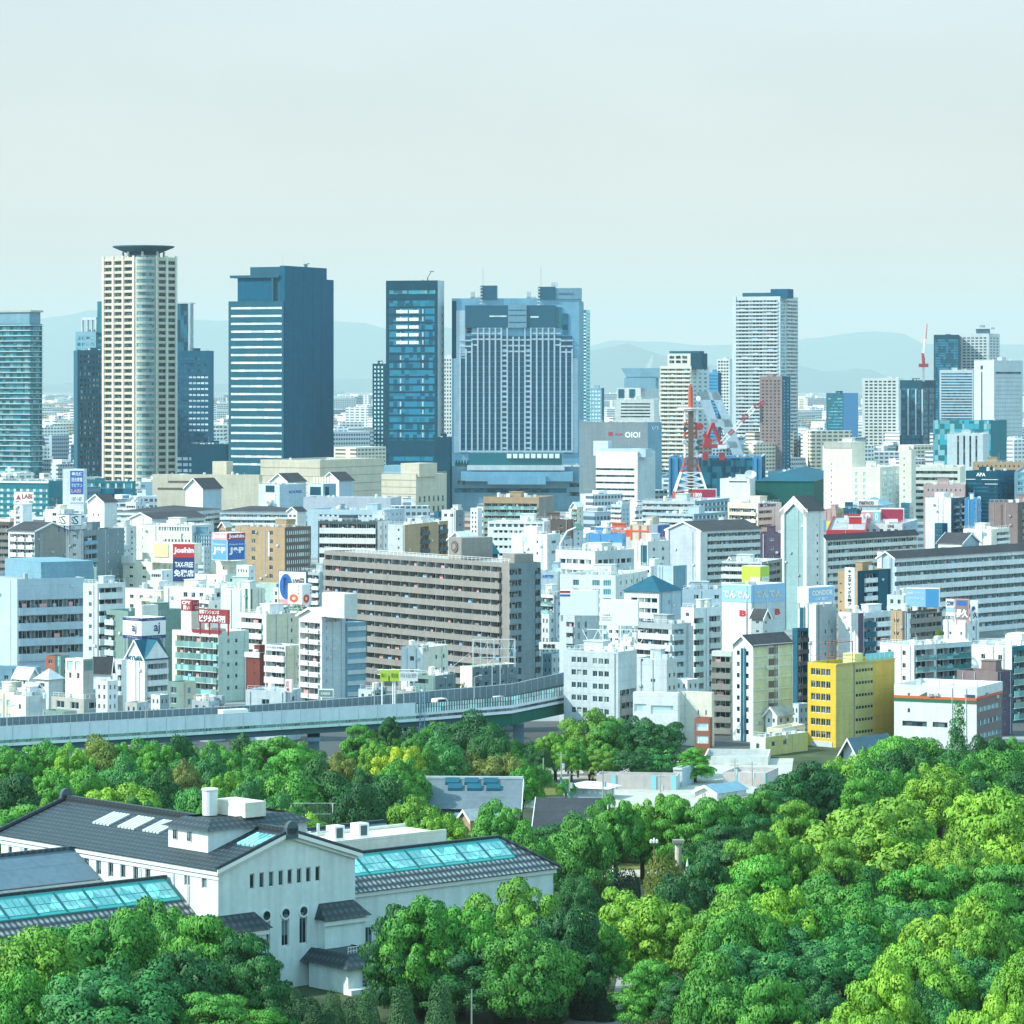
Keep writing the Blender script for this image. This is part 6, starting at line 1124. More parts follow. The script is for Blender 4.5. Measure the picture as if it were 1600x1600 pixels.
strip('noise_barrier','midgrey',Ff,Nn,ZD-1.0,ZT,.25); strip('barrier_rail','palegrey',Ff,Nn,ZT,ZT+.15,.3)
for i in range(0,len(Ff)-1):
    a=Ff[i]; u=(Nn[i]-a).normalized(); b=MB(); q=a+u*.3; b.box(q.x-.06,q.y-.06,ZD,q.x+.06,q.y+.06,ZT-.02); b.build('barrier_post','palegrey',E)
for p in (-20,298,498,640,812):
    i=int((p+70)/10); n=Nn[i].lerp(Ff[i],.1); f=Nn[i].lerp(Ff[i],.85); m=n.lerp(f,.45); d=(f-n); d.z=0; L=d.length; d.normalize(); s=Vector((-d.y,d.x,0))
    b=MB(); P=lambda v,w:( (m+d*v+s*w).x,(m+d*v+s*w).y)
    b.prism([P(-L*.45,-1.3),P(-L*.45,1.3),P(L*.45,1.3),P(L*.45,-1.3)][::-1],[ZD-4.2,ZD-4.2,ZD-4.2,ZD-4.2],ZD-3.41 if p<800 else ZD-3.81)
    b.prism([P(-2,-1.2),P(-2,1.2),P(2,1.2),P(2,-1.2)][::-1],0,ZD-4.21); b.build('pier','bluegrey',E)
    b=MB(); i0=len(b.v); b.prism([P(-L*.4,-1.25),P(-L*.4,1.25),P(L*.4,1.25),P(L*.4,-1.25)][::-1],[ZD-4.25]*4,ZD-4.205); b.build('pier_cap','bluegrey',E)
def lamp(name,label,p,D,z0,hh,arm=0,mat='metal',heads=1):
    T=thing(name,label,'street lamp',(ray(p)*D,D,z0)); b=MB(); b.tube((0,0,0),(0,0,hh),.14,6,.08); b.build('pole',mat,T)
    if arm: 
        b=MB(); b.tube((0,0,hh),(arm,0,hh+.4),.06,5); b.build('arm',mat,T); b=MB(); b.box(arm-.2,-.15,hh+.3,arm+.5,.15,hh+.5); b.build('lamp_head','palegrey',T)
    return T
for p,y,l in ((11,1105,'street lamp on the expressway near the left edge'),(227,1096,'slim street lamp rising before the twin-gabled white flats'),(585,1050,'street lamp beside the yellow road signs'),(631,1072,'street lamp on the expressway under the white low building'),(741,1058,'tall street lamp on the expressway before the grey low office')):
    i=int((p+70)/10); v=Nn[i].lerp(Ff[i],.9); hh=EYE-(y-HY)/FX*v.y-ZD; lamp('street_lamp',l,p,v.y,ZD,hh,1.2)
D=760; T=thing('sign_gantry','white sign gantry over the expressway with yellow-green direction boards','sign gantry',(ray(590)*D,D,ZD)); k=D/FX
for p in (597,614,617): b=MB(); x=(p-590)*k; b.tube((x,0,-.1),(x,0,9.2),.16,6); b.build('gantry_post','whitepaint',T)
b=MB(); b.tube((0,0,8),(66*k,0,8),.12,5); b.tube((0,0,9),(66*k,0,9),.12,5); b.build('gantry_beam','whitepaint',T)
for a,c,m,t in ((4,17,'lime','駒川 1'),(19,34,'lime','環状線'),(34,63,'whitepaint','阿倍野')):
    b=MB(); b.box(a*k,-.25,6.6,c*k,-.1,9.0 if m=='lime' else 8.6); b.build('direction_board',m,T); Face(T,(0,-.3),0,1,1,1).text(t,(a+2)*k,(c-2)*k,7.3,8.3,'black' if m=='lime' else 'midgrey',.02)
b=MB(); i=int((662+70)/10); 
T=thing('steel_mast','grey steel lattice mast at the joint of solid and clear barriers','mast',(Nn[i].x,Nn[i].y-.9,0)); z1=EYE-(1068-HY)/FX*Nn[i].y
for (x,y) in ((-.5,-.5),(.5,-.5),(-.5,.5),(.5,.5)): b=MB(); b.tube((x,y,0),(x,y,z1),.1,5); b.build('mast_leg','bluegrey',T)
b=MB()
for j in range(16): z=j*z1/16; b.tube((-.5,-.5,z),(.5,-.5,z+z1/16),.05,4); b.tube((-.5,-.5,z),(.5,-.5,z),.05,4)
b.build('mast_lattice','bluegrey',T)
# vehicles
def car(name,label,p,D,z,mat,kind='car',rz=0.0,cat='car'):
    T=thing(name,label,cat,(ray(p)*D,D,z),rz); van=kind!='car'
    L,Wd,Hh=(4.6,1.8,1.95) if kind=='van' else ((7.5,2.2,3.0) if kind=='truck' else (4.4,1.75,1.45))
    prof=[(-L/2,.35),(L/2,.35),(L/2,.85),(L/2-.25,1.0)]+([(L/2-1.0,1.05),(L/2-1.7,Hh),(-L/2+.2,Hh),(-L/2,1.0)] if kind=='van' else ([(L/2-1.2,1.0),(L/2-1.9,Hh),(-L/2+.9,Hh),(-L/2+.25,1.0)] if kind=='car' else [(L/2-.1,2.1),(L/2-1.6,2.2),(L/2-1.7,Hh),(-L/2,Hh),(-L/2,.9)]))
    b=MB(); n=len(prof); i=len(b.v); b.v+=[(x,-Wd/2,zz) for x,zz in prof]+[(x,Wd/2,zz) for x,zz in prof]
    for q in range(n): r=(q+1)%n; b.f.append((i+q,i+r,i+n+r,i+n+q)); b.m.append(0)
    b.f+= [tuple(i+q for q in range(n))[::-1],tuple(i+n+q for q in range(n))]; b.m+=[0,0]
    b.build('body',mat,T)
    for sy in (-1,1):
        g=MB(); z0,z1=(1.05,Hh-.2) if kind!='truck' else (1.3,2.0); x1=L/2-1.75; x0=-L/2+(.5 if kind=='van' else 1.15)
        if kind=='truck': x0,x1=L/2-1.5,L/2-.5
        g.box(x0,sy*Wd/2-.02,z0,x1,sy*Wd/2+.02,z1); g.build('side_window','glassdark',T)
        for x in (-L/2+.85,L/2-.85): w=MB(); w.tube((x,sy*(Wd/2-.2),.33),(x,sy*(Wd/2+.02),.33),.33,12); wh=w.build('wheel','black',T); w=MB(); w.tube((x,sy*(Wd/2),.33),(x,sy*(Wd/2+.035),.33),.19,10); w.build('rim','metal',wh)
    g=MB(); g.box(L/2-1.62,-Wd/2+.1,1.1,L/2-1.3,Wd/2-.1,min(Hh-.25,1.75)); g.build('windscreen','glassdark',T)
    return T
def on_road(p,t): i=(p+70)/10; j=int(i); return Nn[j].lerp(Nn[j+1],i-j).lerp(Ff[j].lerp(Ff[j+1],i-j),t)
for nm,l,p,t,m,kd,c in (('delivery_van','white van driving on the expressway behind the clear barrier',690,.55,'whitepaint','van','van'),('delivery_truck','white truck top showing above the noise barrier',370,.35,'whitepaint','truck','truck'),('parked_car','silver car near the expressway bend',782,.5,'palegrey','car','car'),):
    v=on_road(p,t); w=on_road(p+10,t); car(nm,l,p,v.y,ZD+.02,m,kd,math.atan2(w.y-v.y,w.x-v.x),c)
for i,(p,y,m,l) in enumerate(((846,1051,'red','red car on the road beyond the expressway bend'),(854,1053,'whitepaint','white car between red cars past the expressway bend'),(863,1054,'whitepaint','second white car past the expressway bend, beside the office wall'),(868,1049,'crimson','dark red car at the far side of the road bend'))):
    D=FX*EYE/(y-HY); car('parked_car',l,p,D,.04,m,'car',.3+i*.1)
car('city_bus','red and white bus passing under the expressway',815,735,.05,'red','truck',.1,'bus')
# ================================================================ radio tower, crane, building site, leaning building
D=1700; base=px(1079,786,D); T=thing('radio_tower','red and white lattice radio mast with dish platforms in the middle of town','radio tower',(base.x,D,0)); k=D/FX
def zp(y): return EYE-(y-HY)/FX*D
def half(y): return (4+ (y-640)*.075 if y>690 else 7.5)*k if y<735 else ((y-735)*.32+12)*k
secs=[(640,660,'whitepaint'),(660,686,'towerred'),(686,715,'whitepaint'),(715,738,'towerred'),(738,768,'whitepaint'),(768,800,'towerred')]
for (ya,yb,m) in secs:
    b=MB(); n=3 if yb-ya>24 else 2
    def hw(y): return (9 if y<720 else 9+(y-720)*.33)*k
    for q in range(n):
        y1=ya+(yb-ya)*q/n; y2=ya+(yb-ya)*(q+1)/n; a=hw(y1); c=hw(y2); za,zb=zp(y1),zp(y2)
        C1=[(-a,-a),(a,-a),(a,a),(-a,a)]; C2=[(-c,-c),(c,-c),(c,c),(-c,c)]
        for i in range(4):
            j=(i+1)%4; b.tube((*C1[i],za),(*C2[i],zb),.42,5); b.tube((*C1[i],za),(*C2[j],zb),.22,4); b.tube((*C1[j],za),(*C2[i],zb),.22,4); b.tube((*C1[i],za),(*C1[j],za),.25,4)
    b.build('lattice_section',m,T)
b=MB(); b.tube((0,0,zp(640)),(0,0,zp(604)),4.2*k,8,3.4*k); b.build('antenna_drum','towerred',T); b=MB(); b.tube((0,0,zp(604)),(0,0,zp(600)),.5,6); b.build('tip','towerred',T)
b=MB(); b.lathe([(0,zp(637)),(20*k,zp(637)),(20*k,zp(639)),(0,zp(639.5))],16); b.build('platform','whitepaint',T)
b=MB(); b.box(-1.2,-4,zp(770),1.2,-1.6,zp(642)); b.build('cable_duct','brown',T)
for (x,y,m,r) in ((14,666,'craneRed',6),(-12,630,'palegrey',3),(12,623,'whitepaint',4),(-10,690,'palegrey',4),(10,700,'slate',3.5),(12,690,'slate',3.5),(-9,670,'slate',3.5)):
    b=MB(); b.tube((x*k,-3,zp(y)),(x*k,-4.2,zp(y)),r*k,12,r*k*.8); b.build('dish',m,T)
b=MB(); 
G=B('telephone_building','pink-tan block under the radio mast, with red awning sign','office',1040,1088,1120,786,1660,14,'tan','brick',None,None,cl=.5)
SIGN('rooftop_sign','red billboard with white letters at the foot of the radio mast',1082,1119,1120,764,781,1600,8,'crimson',None,[P_(0,.42,.05,.98,'red'),T_('1800',.04,.4,.35,.75,'whitepaint',.05)],post=5)
G=B('construction_site','dark blue netted construction site beneath the red crane','building site',1045,1190,1196,714,2000,6,'steelblue','navy',[PN(x,x+.012,2,60,'navy',.5,'scaffold_post') for x in (.02,.1,.2,.33,.45,.58,.7,.82,.95)]+[PN(.3,.9,2,60,'glassnavy',.3,'netting')],None,cl=2.4,pent=False,rm='roofdark',thin=30)
G=B('leaning_building','slanted grey-blue A-shaped building with a big triangular opening','building',1112,1160,1162,694,2330,4,'paleblue','bluegrey',[RB(4,5,2.6,.02,.9,gl='glassnavy',mx=8)],None,cl=.3,pent=False,thin=30)
T=G['T']
def LP(px_,py_,t=0): x=lx(T,px_,t); return (x,t,lz(T,py_,x,t))
b=MB()
def slab(P4,t0=-4,t1=14):
    f=[LP(*p,t0) for p in P4]; i=len(b.v); b.v+=f+[(x,y+t1-t0,z) for x,y,z in f]
    for q in range(4): r=(q+1)%4; b.f.append((i+q,i+r,i+4+r,i+4+q)); b.m.append(0)
    b.f+= [(i+3,i+2,i+1,i),(i+4,i+5,i+6,i+7)]; b.m+=[0,0]
slab([(1087,612),(1122,612),(1128,625),(1093,625)]); slab([(1087,612),(1106,612),(1122,660),(1110,667)]) ; slab([(1110,612.5),(1122,612.5),(1146,667),(1133,667)]); slab([(1110,655),(1140,655),(1146,667),(1114,667)])
slab([(1128,667),(1146,667),(1165,720),(1148,720)]); slab([(1124,690),(1150,690),(1155,700),(1124,700)]); b.build('slanted_frame','paleblue',T)
b=MB(); [b.tube(LP(x,668,0),LP(x+s,690,0),.5,4) for x,s in ((1116,6),(1126,-4),(1126,6),(1136,-4),(1138,5))]; b.build('truss','midgrey',T)
b=MB(); t=[LP(1104,622,8),LP(1110,622,8),LP(1112,650,8)]; b.tri(*t); i=0; b.build('opening_fin','mauve',T)
D=1990; o=px(1118,716,D); k=D/FX; T=thing('tower_crane','big red crawler-like crane with white and red striped boom on the building site','crane',(o.x,D,o.z-1))
def q(px_,py_,y=0): return ((px_-1118)*k,y,(716-py_)*k+1)
for p in (1102,1128): b=MB(); b.box((p-1118)*k-1.6,-1.6,0,(p-1118)*k+1.6,1.6,9*k+1); b.build('crane_leg','craneRed',T)
b=MB(); b.box(*q(1098,700,-2.5),*q(1132,694,2.5)); b.build('turntable','craneRed',T); b=MB(); b.box(*q(1100,694,-2),*q(1111,686,2)); b.build('winch_house','craneRed',T)
b=MB(); b.box(*q(1121,701,-3),*q(1135,695,-2.6)); b.build('name_plate','whitepaint',T)
b=MB(); b.tube(q(1101,692),q(1113,661),.9,5); b.tube(q(1127,694),q(1113,661),1.2,5); b.tube(q(1106,690),q(1113,664),.5,4); b.tube(q(1099,678),q(1110,690),1.4,5); b.build('a_frame_mast','craneRed',T)
pts=[(1127,692),(1139,679),(1146,672),(1158,658),(1168,648),(1179,637),(1194,628)]
for i in range(6):
    m=('whitepaint','craneRed')[i%2]; b=MB(); A=Vector(q(*pts[i])); C=Vector(q(*pts[i+1])); u=(C-A).normalized(); nrm=Vector((-u.z,0,u.x))
    for sg in (-1,1):
        for yy in (-.8,.8): b.tube(A+nrm*sg*1.0+Vector((0,yy,0)),C+nrm*sg*1.0+Vector((0,yy,0)),.3,4)
    for r in range(4): a=A.lerp(C,r/4); c=A.lerp(C,(r+1)/4); b.tube(a+nrm,c-nrm,.2,4); b.tube(a-nrm,c+nrm,.2,4)
    b.build('boom_section',m,T)
D=1760; o=px(1172,742,D); T=thing('satellite_dish','large white satellite dish on a roof right of the radio mast','satellite dish',(o.x,D,o.z-3)); b=MB(); b.lathe([(0,-.3),(1.6,0),(2.9,.9),(2.9,1.0),(1.5,.2),(0,-.1)],20); d=b.build('reflector','whitepaint',T,(0,0,3)); d.rotation_euler=(R(62),0,R(10)); d.scale=(1,.75,1); b=MB(); b.tube((0,.6,-1.5),(0,.2,3),.3,6); b.build('mount','metal',T)
B('office_block','white block carrying the large satellite dish','office',1125,1172,1180,748,1780,16,'white','palegrey',[RB(4,99,2,.3,.9,rows=1,gl='glassdark')],None,cl=1.6)
# black crawler crane jib in town
D=1150; a=px(857,890,D); c=px(876,829,D); T=thing('mobile_crane','black slanting crane jib among the white offices','crane',(a.x,D,0)); b=MB(); b.tube((-2,0,0),(0,0,a.z),.7,6); b.tube((0,0,a.z),(c.x-a.x,0,c.z),.7,6,.45); b.build('jib','black',T)
D=1120; a=px(875,850,D); T=thing('street_lamp','tall curved white pole beside the black crane jib','pole',(a.x,D,0)); b=MB(); b.tube((0,0,0),(0,0,a.z),.3,6); b.tube((0,0,a.z),(2.2,0,a.z+4),.28,6); b.tube((2.2,0,a.z+4),(5,0,a.z+5.2),.25,6); b.build('pole','whitepaint',T)
# ================================================================ zoo yard and temple
B('temple_hall','small temple with sweeping dark blue-grey tiled gable beside the yellow block','temple',1318,1340,1394,1174,742,40,'palegrey','slate',None,None,roof='gs',rm='slateroof',rise=2.7,ov=1.2)
G=B('zoo_house','zoo hall with wide low grey roof and three pairs of louvred roof lights','zoo building',672,803,808,1255,640,3,'midgrey','palegrey',[W(8,6,30,8,.5,.1,.9,gl='glass')],None,roof='gf',rm='roofpale',rise=3.8,ov=1.4,thin=20,cl=0)
T=G['T']; wF,wS,h=G['wF'],G['wS'],G['h']; s_=3.8/(wS/2)
for i in range(3):
    for r in range(2):
        y0=wS*.24+r*wS*.12; x0=-wF*.80+i*wF*.23-r*.6; b=MB(); b.prism([(x0,y0),(x0+wF*.17,y0),(x0+wF*.17,y0+1.1),(x0,y0+1.1)],[h+y0*s_]*2+[h+(y0+1.1)*s_]*2,[h+y0*s_+.5]*2+[h+(y0+1.1)*s_+.5]*2); b.build('roof_louvre','slate',T)
b=MB(); b.box(-wF-1.4,wS/2-.3,h+3.7,1.4,wS/2+.3,h+4.15); b.build('roof_ridge','palegrey',T)
b=MB(); b.box(-wF*.7,-5,h-1.9,-.5,-1.0,h-1.6); b.build('lower_roof','bluegrey',T); b=MB(); b.box(-wF*.66,-4.4,0,-1,-1.0,h-1.9); b.build('lower_wall','palegrey',T)
B('zoo_house','dark brown sloped-roof zoo shed beside the slanted green pole','zoo building',836,942,950,1293,614,4,'pinkgrey','sand',None,None,roof='gf',rm='roofdark',cl=0,rise=3.9,ov=.5,thin=34)
B('garden_wall','tan gabled shed end wall between round trees behind the museum','shed',716,735,762,1280,600,48,'tan','tan',None,None,roof='gs',rm='roofgrey',rise=1.5,ov=.3)
B('zoo_wall','long pinkish-grey zoo wall with aqua pillars and small windows','wall',932,1058,1062,1212,706,8,'pinkgrey','palegrey',[PN(.19,.24,0,60,'aqua',.15,'pillar'),PN(.68,.74,0,60,'aqua',.15,'pillar'),PN(.93,.99,0,60,'aqua',.15,'pillar'),W(3,20,99,6,.4,.3,.62,rows=1,gl='glassdark')],None,cl=0,pent=False,thin=5)
B('zoo_enclosure','tall white enclosure corner with mural-painted rear wall','enclosure',1052,1066,1084,1200,712,24,'palegrey','paleblue',[PN(0,1,0,3,'offwhite',.2,'coping')],None,cl=0,pent=False,thin=12)
B('mural_wall','wavy-topped painted scenery wall with green landscape in the zoo','wall',990,1052,1054,1200,722,6,'greenwall','greenwall',[PN(.1,.5,4,20,'turquoise',.08,'painted_scene'),PN(.5,.9,8,20,'green',.08,'painted_scene')],None,cl=0,pent=False,thin=2)
B('low_wall','long white low wall below the pale yellow grid flats','wall',1100,1200,1204,1183,752,6,'offwhite','offwhite',None,None,cl=0,pent=False,thin=2)
B('pink_wall_house','pinkish low house with turquoise pillar beside the trees','house',1130,1196,1216,1208,715,18,'pinkgrey','pinkgrey',[PN(.28,.32,0,60,'aqua',.12,'pillar')],[PN(0,.1,0,60,'turquoise',.12,'pillar'),W(4,14,99,8,.3,.3,.95,rows=1,gl='glassdark')],cl=0,pent=False)
B('shop_house','pale low building under the yellow block with flat green roof','house',1172,1196,1262,1152,770,40,'offwhite','dullyellow',[],[W(2,8,99,8,.3,.05,.6,rows=1,gl='glassdark')],rm='roofgreen',cl=1.2,pent=False)
B('solar_roof_house','low shed with dark solar panels on its sloped white roof','shed',1086,1120,1166,1238,690,40,'offwhite','offwhite',None,None,roof='gs',rm='bluegrey',rise=1.2)
B('ticket_house','long white canopy roof with glass blue side in the zoo yard','shelter',888,945,960,1232,690,22,'paleblue','offwhite',[W(6,4,99,6,.6,.05,.95,rows=1,gl='glasspale')],None,roof='hip',rm='roofwhite',rise=1.0,ov=1.2)
B('park_gate_house','dark gatehouse opening under the bright yellow-green tree','gatehouse',958,985,992,1488,508,12,'sand','sand',[PN(.05,.8,16,48,'black',.05,'opening'),PN(-.05,1.05,8,14,'cream',.4,'eave')],None,cl=0,pent=False)
B('wall_house','little white hut roof glimpsed through the park trees','hut',284,308,322,1188,690,30,'palecream','palecream',[RB(4,99,3,.1,.9,rows=1,gl='glassdark')],None,roof='hip',rm='stonegrey',rise=1.6,ov=1.2)
for p,yt,yb,l,cr in ((849,1185,1246,'grey utility pole between small round trees in the zoo yard',0),(877,1175,1240,'tall utility pole with a grey box beside the round zoo trees',1),(890,1205,1262,'thin pole standing in front of the brown zoo shed',1),(942,1203,1260,'wooden utility pole before the pinkish-grey zoo wall',1),(1032,1209,1250,'utility pole with wires at the aqua pillar',1),(1148,1185,1228,'utility pole with transformer cross arms near the pinkish low house',2),(1175,1190,1228,'utility pole at the corner of the pinkish low house',2),(821,1222,1252,'short pole with white insulators near the zoo lawn',2),(807,1115,1170,'utility pole under the expressway bend',1)):
    D=FX*EYE/(yb-HY); T=thing('utility_pole',l,'utility pole',(ray(p)*D,D,0)); z=EYE-(yt-HY)/FX*D; b=MB(); b.tube((0,0,0),(0,0,z),.17,7,.1); b.build('pole','concrete',T)
    for c in range(cr): b=MB(); b.box(-.9,-.06,z-.6-c*.9,.9,.06,z-.48-c*.9); b.build('cross_arm','metal',T)
    if cr: b=MB(); b.lathe([(0,z-2.2),(.28,z-2.2),(.28,z-3.2),(0,z-3.2)],8,(.4,0)); b.build('transformer','palegrey',T)
D=625; a=px(906,1271,D); c=px(876,1219,D); T=thing('leaning_pole','long dark green pole leaning above the brown zoo shed','pole',(a.x,D,0)); b=MB(); b.tube((.5,0,0),(0,0,a.z),.16,6); b.tube((0,0,a.z),(c.x-a.x,4,c.z),.2,6); b.build('pole','girdergreen',T)
lamp('park_lamp','white-headed park lamp at the dark bottom between clipped cones and the lawn',737,430,0,EYE-(1546-HY)/FX*430)
T=lamp('garden_lamp','brown garden lamp with three globes behind the museum wing tip',911,572,0,EYE-(1330-HY)/FX*572,mat='brick'); 
T2=lamp('garden_lamp','brown garden lamp with three globes in the middle of the dry terrace',1022,560,0,EYE-(1318-HY)/FX*560,mat='brick')
for T_x in (T,T2):
    zt=max(c.bound_box[1][2] for c in T_x.children)
    for x in (-.45,0,.45): b=MB(); b.lathe([(0,zt+.7+(x==0)*.3),(.22,zt+.5),(.22,zt+.1),(0,zt)],8,(x,0)); b.build('globe','whitepaint',T_x)
D=565; T=thing('stone_column','sand-coloured stone column with a flat cap in the garden','column',(ray(1060)*D,D,0)); z=EYE-(1312-HY)/FX*D; b=MB(); b.lathe([(0,z-.5),(.55,z-.5),(.6,0)],12); b.build('shaft','sand',T); b=MB(); b.box(-.9,-.8,z-.5,.9,.8,z); b.build('capital','stonegrey',T)
for p,yt,D,l in ((958,1352,560,'small white pyramid marker on the dry terrace beside bushes'),(1074,1340,545,'pale pyramid shaped stone against the dark trees')):
    z=EYE-(yt-HY)/FX*D; T=thing('pyramid_stone',l,'garden stone',(ray(p)*D,D,0)); b=MB(); b.lathe([(0,max(z,2.0)),(1.5,0)],4); b.build('stone','museumtrim',T)
D=600; T=thing('batting_net','green sports net with white frame among trees behind the museum','sports net',(ray(455)*D,D,0)); k=D/FX
b=MB(); zt=EYE-(1255-HY)/FX*D
for p in (0,65,122,160): b.tube((p*k,0,0),(p*k,0,zt),.09,5)
b.tube((0,0,zt),(160*k,0,zt),.06,4); b.tube((0,0,zt-1.8),(160*k,0,zt-1.8),.05,4); b.build('net_frame','offwhite',T)
b=MB()
for i in range(70): b.tube((i*160/70*k,0,zt-3.5),(i*160/70*k,0,zt),.018,3)
b.build('net','greenwall',T)
def person(label,p,yb,top,bot):
    D=FX*EYE/(yb-HY); T=thing('person',label,'person',(ray(p)*D,D,.1)); b=MB()
    for s in (-1,1): b.tube((s*.1,0,0),(s*.09,0,.85),.07,6,.1); b.tube((s*.24,0,1.38),(s*.3,.05,.8),.055,5,.04)
    b.lathe([(.17,.8),(.2,1.1),(.22,1.38),(.07,1.48),(.065,1.54),(.1,1.6),(.115,1.68),(.08,1.77),(0,1.8)],10); b.build('body','skin',T)
    b=MB(); b.lathe([(.19,.8),(.225,1.1),(.24,1.4),(.09,1.5)],10); [b.tube((s*.25,0,1.4),(s*.29,.03,1.1),.075,6) for s in (-1,1)]; b.build('shirt',top,T)
    b=MB(); [b.tube((s*.1,0,.05),(s*.1,0,.86),.095,6,.125) for s in (-1,1)]; b.build('trousers',bot,T)
    b=MB(); b.lathe([(.12,1.68),(.11,1.78),(0,1.83)],8); b.build('hair','black',T)
for l,p,y,a,c in (('person in white shirt standing near the tall utility pole in the zoo yard',888,1212,'whitepaint','black'),('person in black top walking beside the zoo flower stand',903,1216,'black','darkblue'),('person in red shirt at the end of the pinkish-grey wall',921,1222,'crimson','black'),('person in yellow shirt beside the person in red',926,1223,'signyellow','darkblue'),('person in pale shirt under the round zoo trees',884,1207,'palepink','brown')):
    person(l,p,y,a,c)
# ================================================================ trees
def leafmat(nm,trans=.13):
    m,n,l,p=base_nodes(nm); p.inputs['Roughness'].default_value=.55; p.inputs['Specular IOR Level'].default_value=.3
    oi=n.new('ShaderNodeObjectInfo'); at=n.new('ShaderNodeAttribute'); at.attribute_name='tint'
    hs=n.new('ShaderNodeHueSaturation'); l.new(oi.outputs['Color'],hs.inputs['Color'])
    r=n.new('ShaderNodeMapRange'); r.inputs['To Min'].default_value=.5; r.inputs['To Max'].default_value=1.5; l.new(at.outputs['Fac'],r.inputs['Value']); l.new(r.outputs[0],hs.inputs['Value'])
    r2=n.new('ShaderNodeMapRange'); r2.inputs['To Min'].default_value=.525; r2.inputs['To Max'].default_value=.475; l.new(at.outputs['Fac'],r2.inputs['Value']); l.new(r2.outputs[0],hs.inputs['Hue'])
    l.new(hs.outputs[0],p.inputs['Base Color'])
    t=n.new('ShaderNodeBsdfTranslucent'); l.new(hs.outputs[0],t.inputs['Color'])
    mx=n.new('ShaderNodeMixShader'); mx.inputs[0].default_value=trans; l.new(p.outputs[0],mx.inputs[1]); l.new(t.outputs[0],mx.inputs[2]); l.new(mx.outputs[0],n['Material Output'].inputs['Surface'])
    MATS[nm]=m
leafmat('leaf'); wallmat('bark',(.07,.055,.04),.95,.3,.1,0,1.5)
def crown(seed,nlobe,nleaf,flat=.72,lr=(.2,.34),ls=(.05,.085),kind='dome',jit=.55):
    """unit crown (radius 1): billowing leaf clumps, each made of many small leaf sprays"""
    g=np.random.default_rng(seed); V=[];Tn=[]
    C=[]; p1,p2=g.uniform(0,6.28,2)
    for i in range(nlobe):
        for _ in range(40):
            if kind=='dome':
                u=g.uniform(0,2*math.pi); ct=g.uniform(-.25,1) ; st=math.sqrt(max(0,1-ct*ct)); rr=g.uniform(.62,.84) if g.random()<.85 else g.uniform(.15,.5)
                rr*=1+.20*math.sin(2*u+p1)+.13*math.sin(3*u+p2); c=np.array([math.cos(u)*st*rr,math.sin(u)*st*rr,(ct*rr)*flat+.5])
            elif kind=='layer':
                u=g.uniform(0,2*math.pi); h=g.random(); rr=math.sqrt(g.random())*(.85-.55*h*h); c=np.array([math.cos(u)*rr,math.sin(u)*rr,.15+h*flat*1.25])
            elif kind=='cone':
                u=g.uniform(0,2*math.pi); h=g.random()**1.1; rr=min(1,(1-h)*1.5)**.8*.66*g.uniform(.3,1); c=np.array([math.cos(u)*rr,math.sin(u)*rr,h*2.9*flat/.72+.1])
            if all(np.linalg.norm(c-d)>lr[0]*1.15 for d,_ in C): break
        C.append((c,g.uniform(*lr)*(1.0 if kind!='cone' else .8)))
    NR=[]
    for (c,r) in C:
        n=int(nleaf*(r/lr[1])**2); lt=g.uniform(.28,.72)
        d=g.normal(size=(n,3)); d[:,2]=np.where((d[:,2]<-.25)&(g.random(n)<.7),-d[:,2],d[:,2]); d/=np.linalg.norm(d,axis=1)[:,None]
        rad=r*(1+g.normal(size=n)*.07); sq=np.array([g.uniform(.85,1.2),g.uniform(.85,1.2),g.uniform(.55,.9)]) if kind!='layer' else np.array([1.15,1.15,.42])
        P=c+d*rad[:,None]*sq
        N=d+g.normal(size=(n,3))*jit; N/=np.linalg.norm(N,axis=1)[:,None]
        a=np.cross(N,g.normal(size=(n,3))); a/=np.linalg.norm(a,axis=1)[:,None]; b=np.cross(N,a)
        s=g.uniform(*ls,size=n)[:,None]
        q=np.stack([P-a*s,P-b*s*.55+N*s*.12,P+a*s,P+b*s*.55+N*s*.12],axis=1)
        cn=(c-np.array([0,0,.35])); cn=cn/(np.linalg.norm(cn)+1e-6); nn=d*1.0+cn*.2+g.normal(size=(n,3))*.2; nn/=np.linalg.norm(nn,axis=1)[:,None]; NR.append(np.repeat(nn,4,axis=0))
        V.append(q.reshape(-1,3)); Tn.append(np.repeat(np.clip(lt+g.normal(size=n)*.06,0,1),4))
    V=np.concatenate(V); Tn=np.concatenate(Tn); nf=len(V)//4
    me=bpy.data.meshes.new('crown'); me.vertices.add(len(V)); me.vertices.foreach_set('co',V.astype(np.float32).ravel())
    me.loops.add(nf*4); me.loops.foreach_set('vertex_index',np.arange(nf*4,dtype=np.int32)); me.polygons.add(nf); me.polygons.foreach_set('loop_start',np.arange(0,nf*4,4,dtype=np.int32))
    at=me.attributes.new('tint','FLOAT','POINT'); at.data.foreach_set('value',Tn.astype(np.float32)); me.materials.append(M('leaf')); me.update(); me.validate(); me.normals_split_custom_set_from_vertices([tuple(x) for x in np.concatenate(NR)]); return me
CR={'c':[crown(10+i,84,520,.74,(.12,.21),(.019,.034),'dome',.32) for i in range(7)],      # billowing camphor crowns
    'b':[crown(30+i,64,560,.66,(.13,.29),(.020,.037),'dome',.4) for i in range(6)],   # looser broad crowns
    'l':[crown(50+i,84,460,.7,(.11,.23),(.019,.034),'layer',.35) for i in range(3)],  # layered, spreading
    'p':[crown(70+i,150,300,.72,(.2,.34),(.022,.04),'cone',.6) for i in range(2)]}
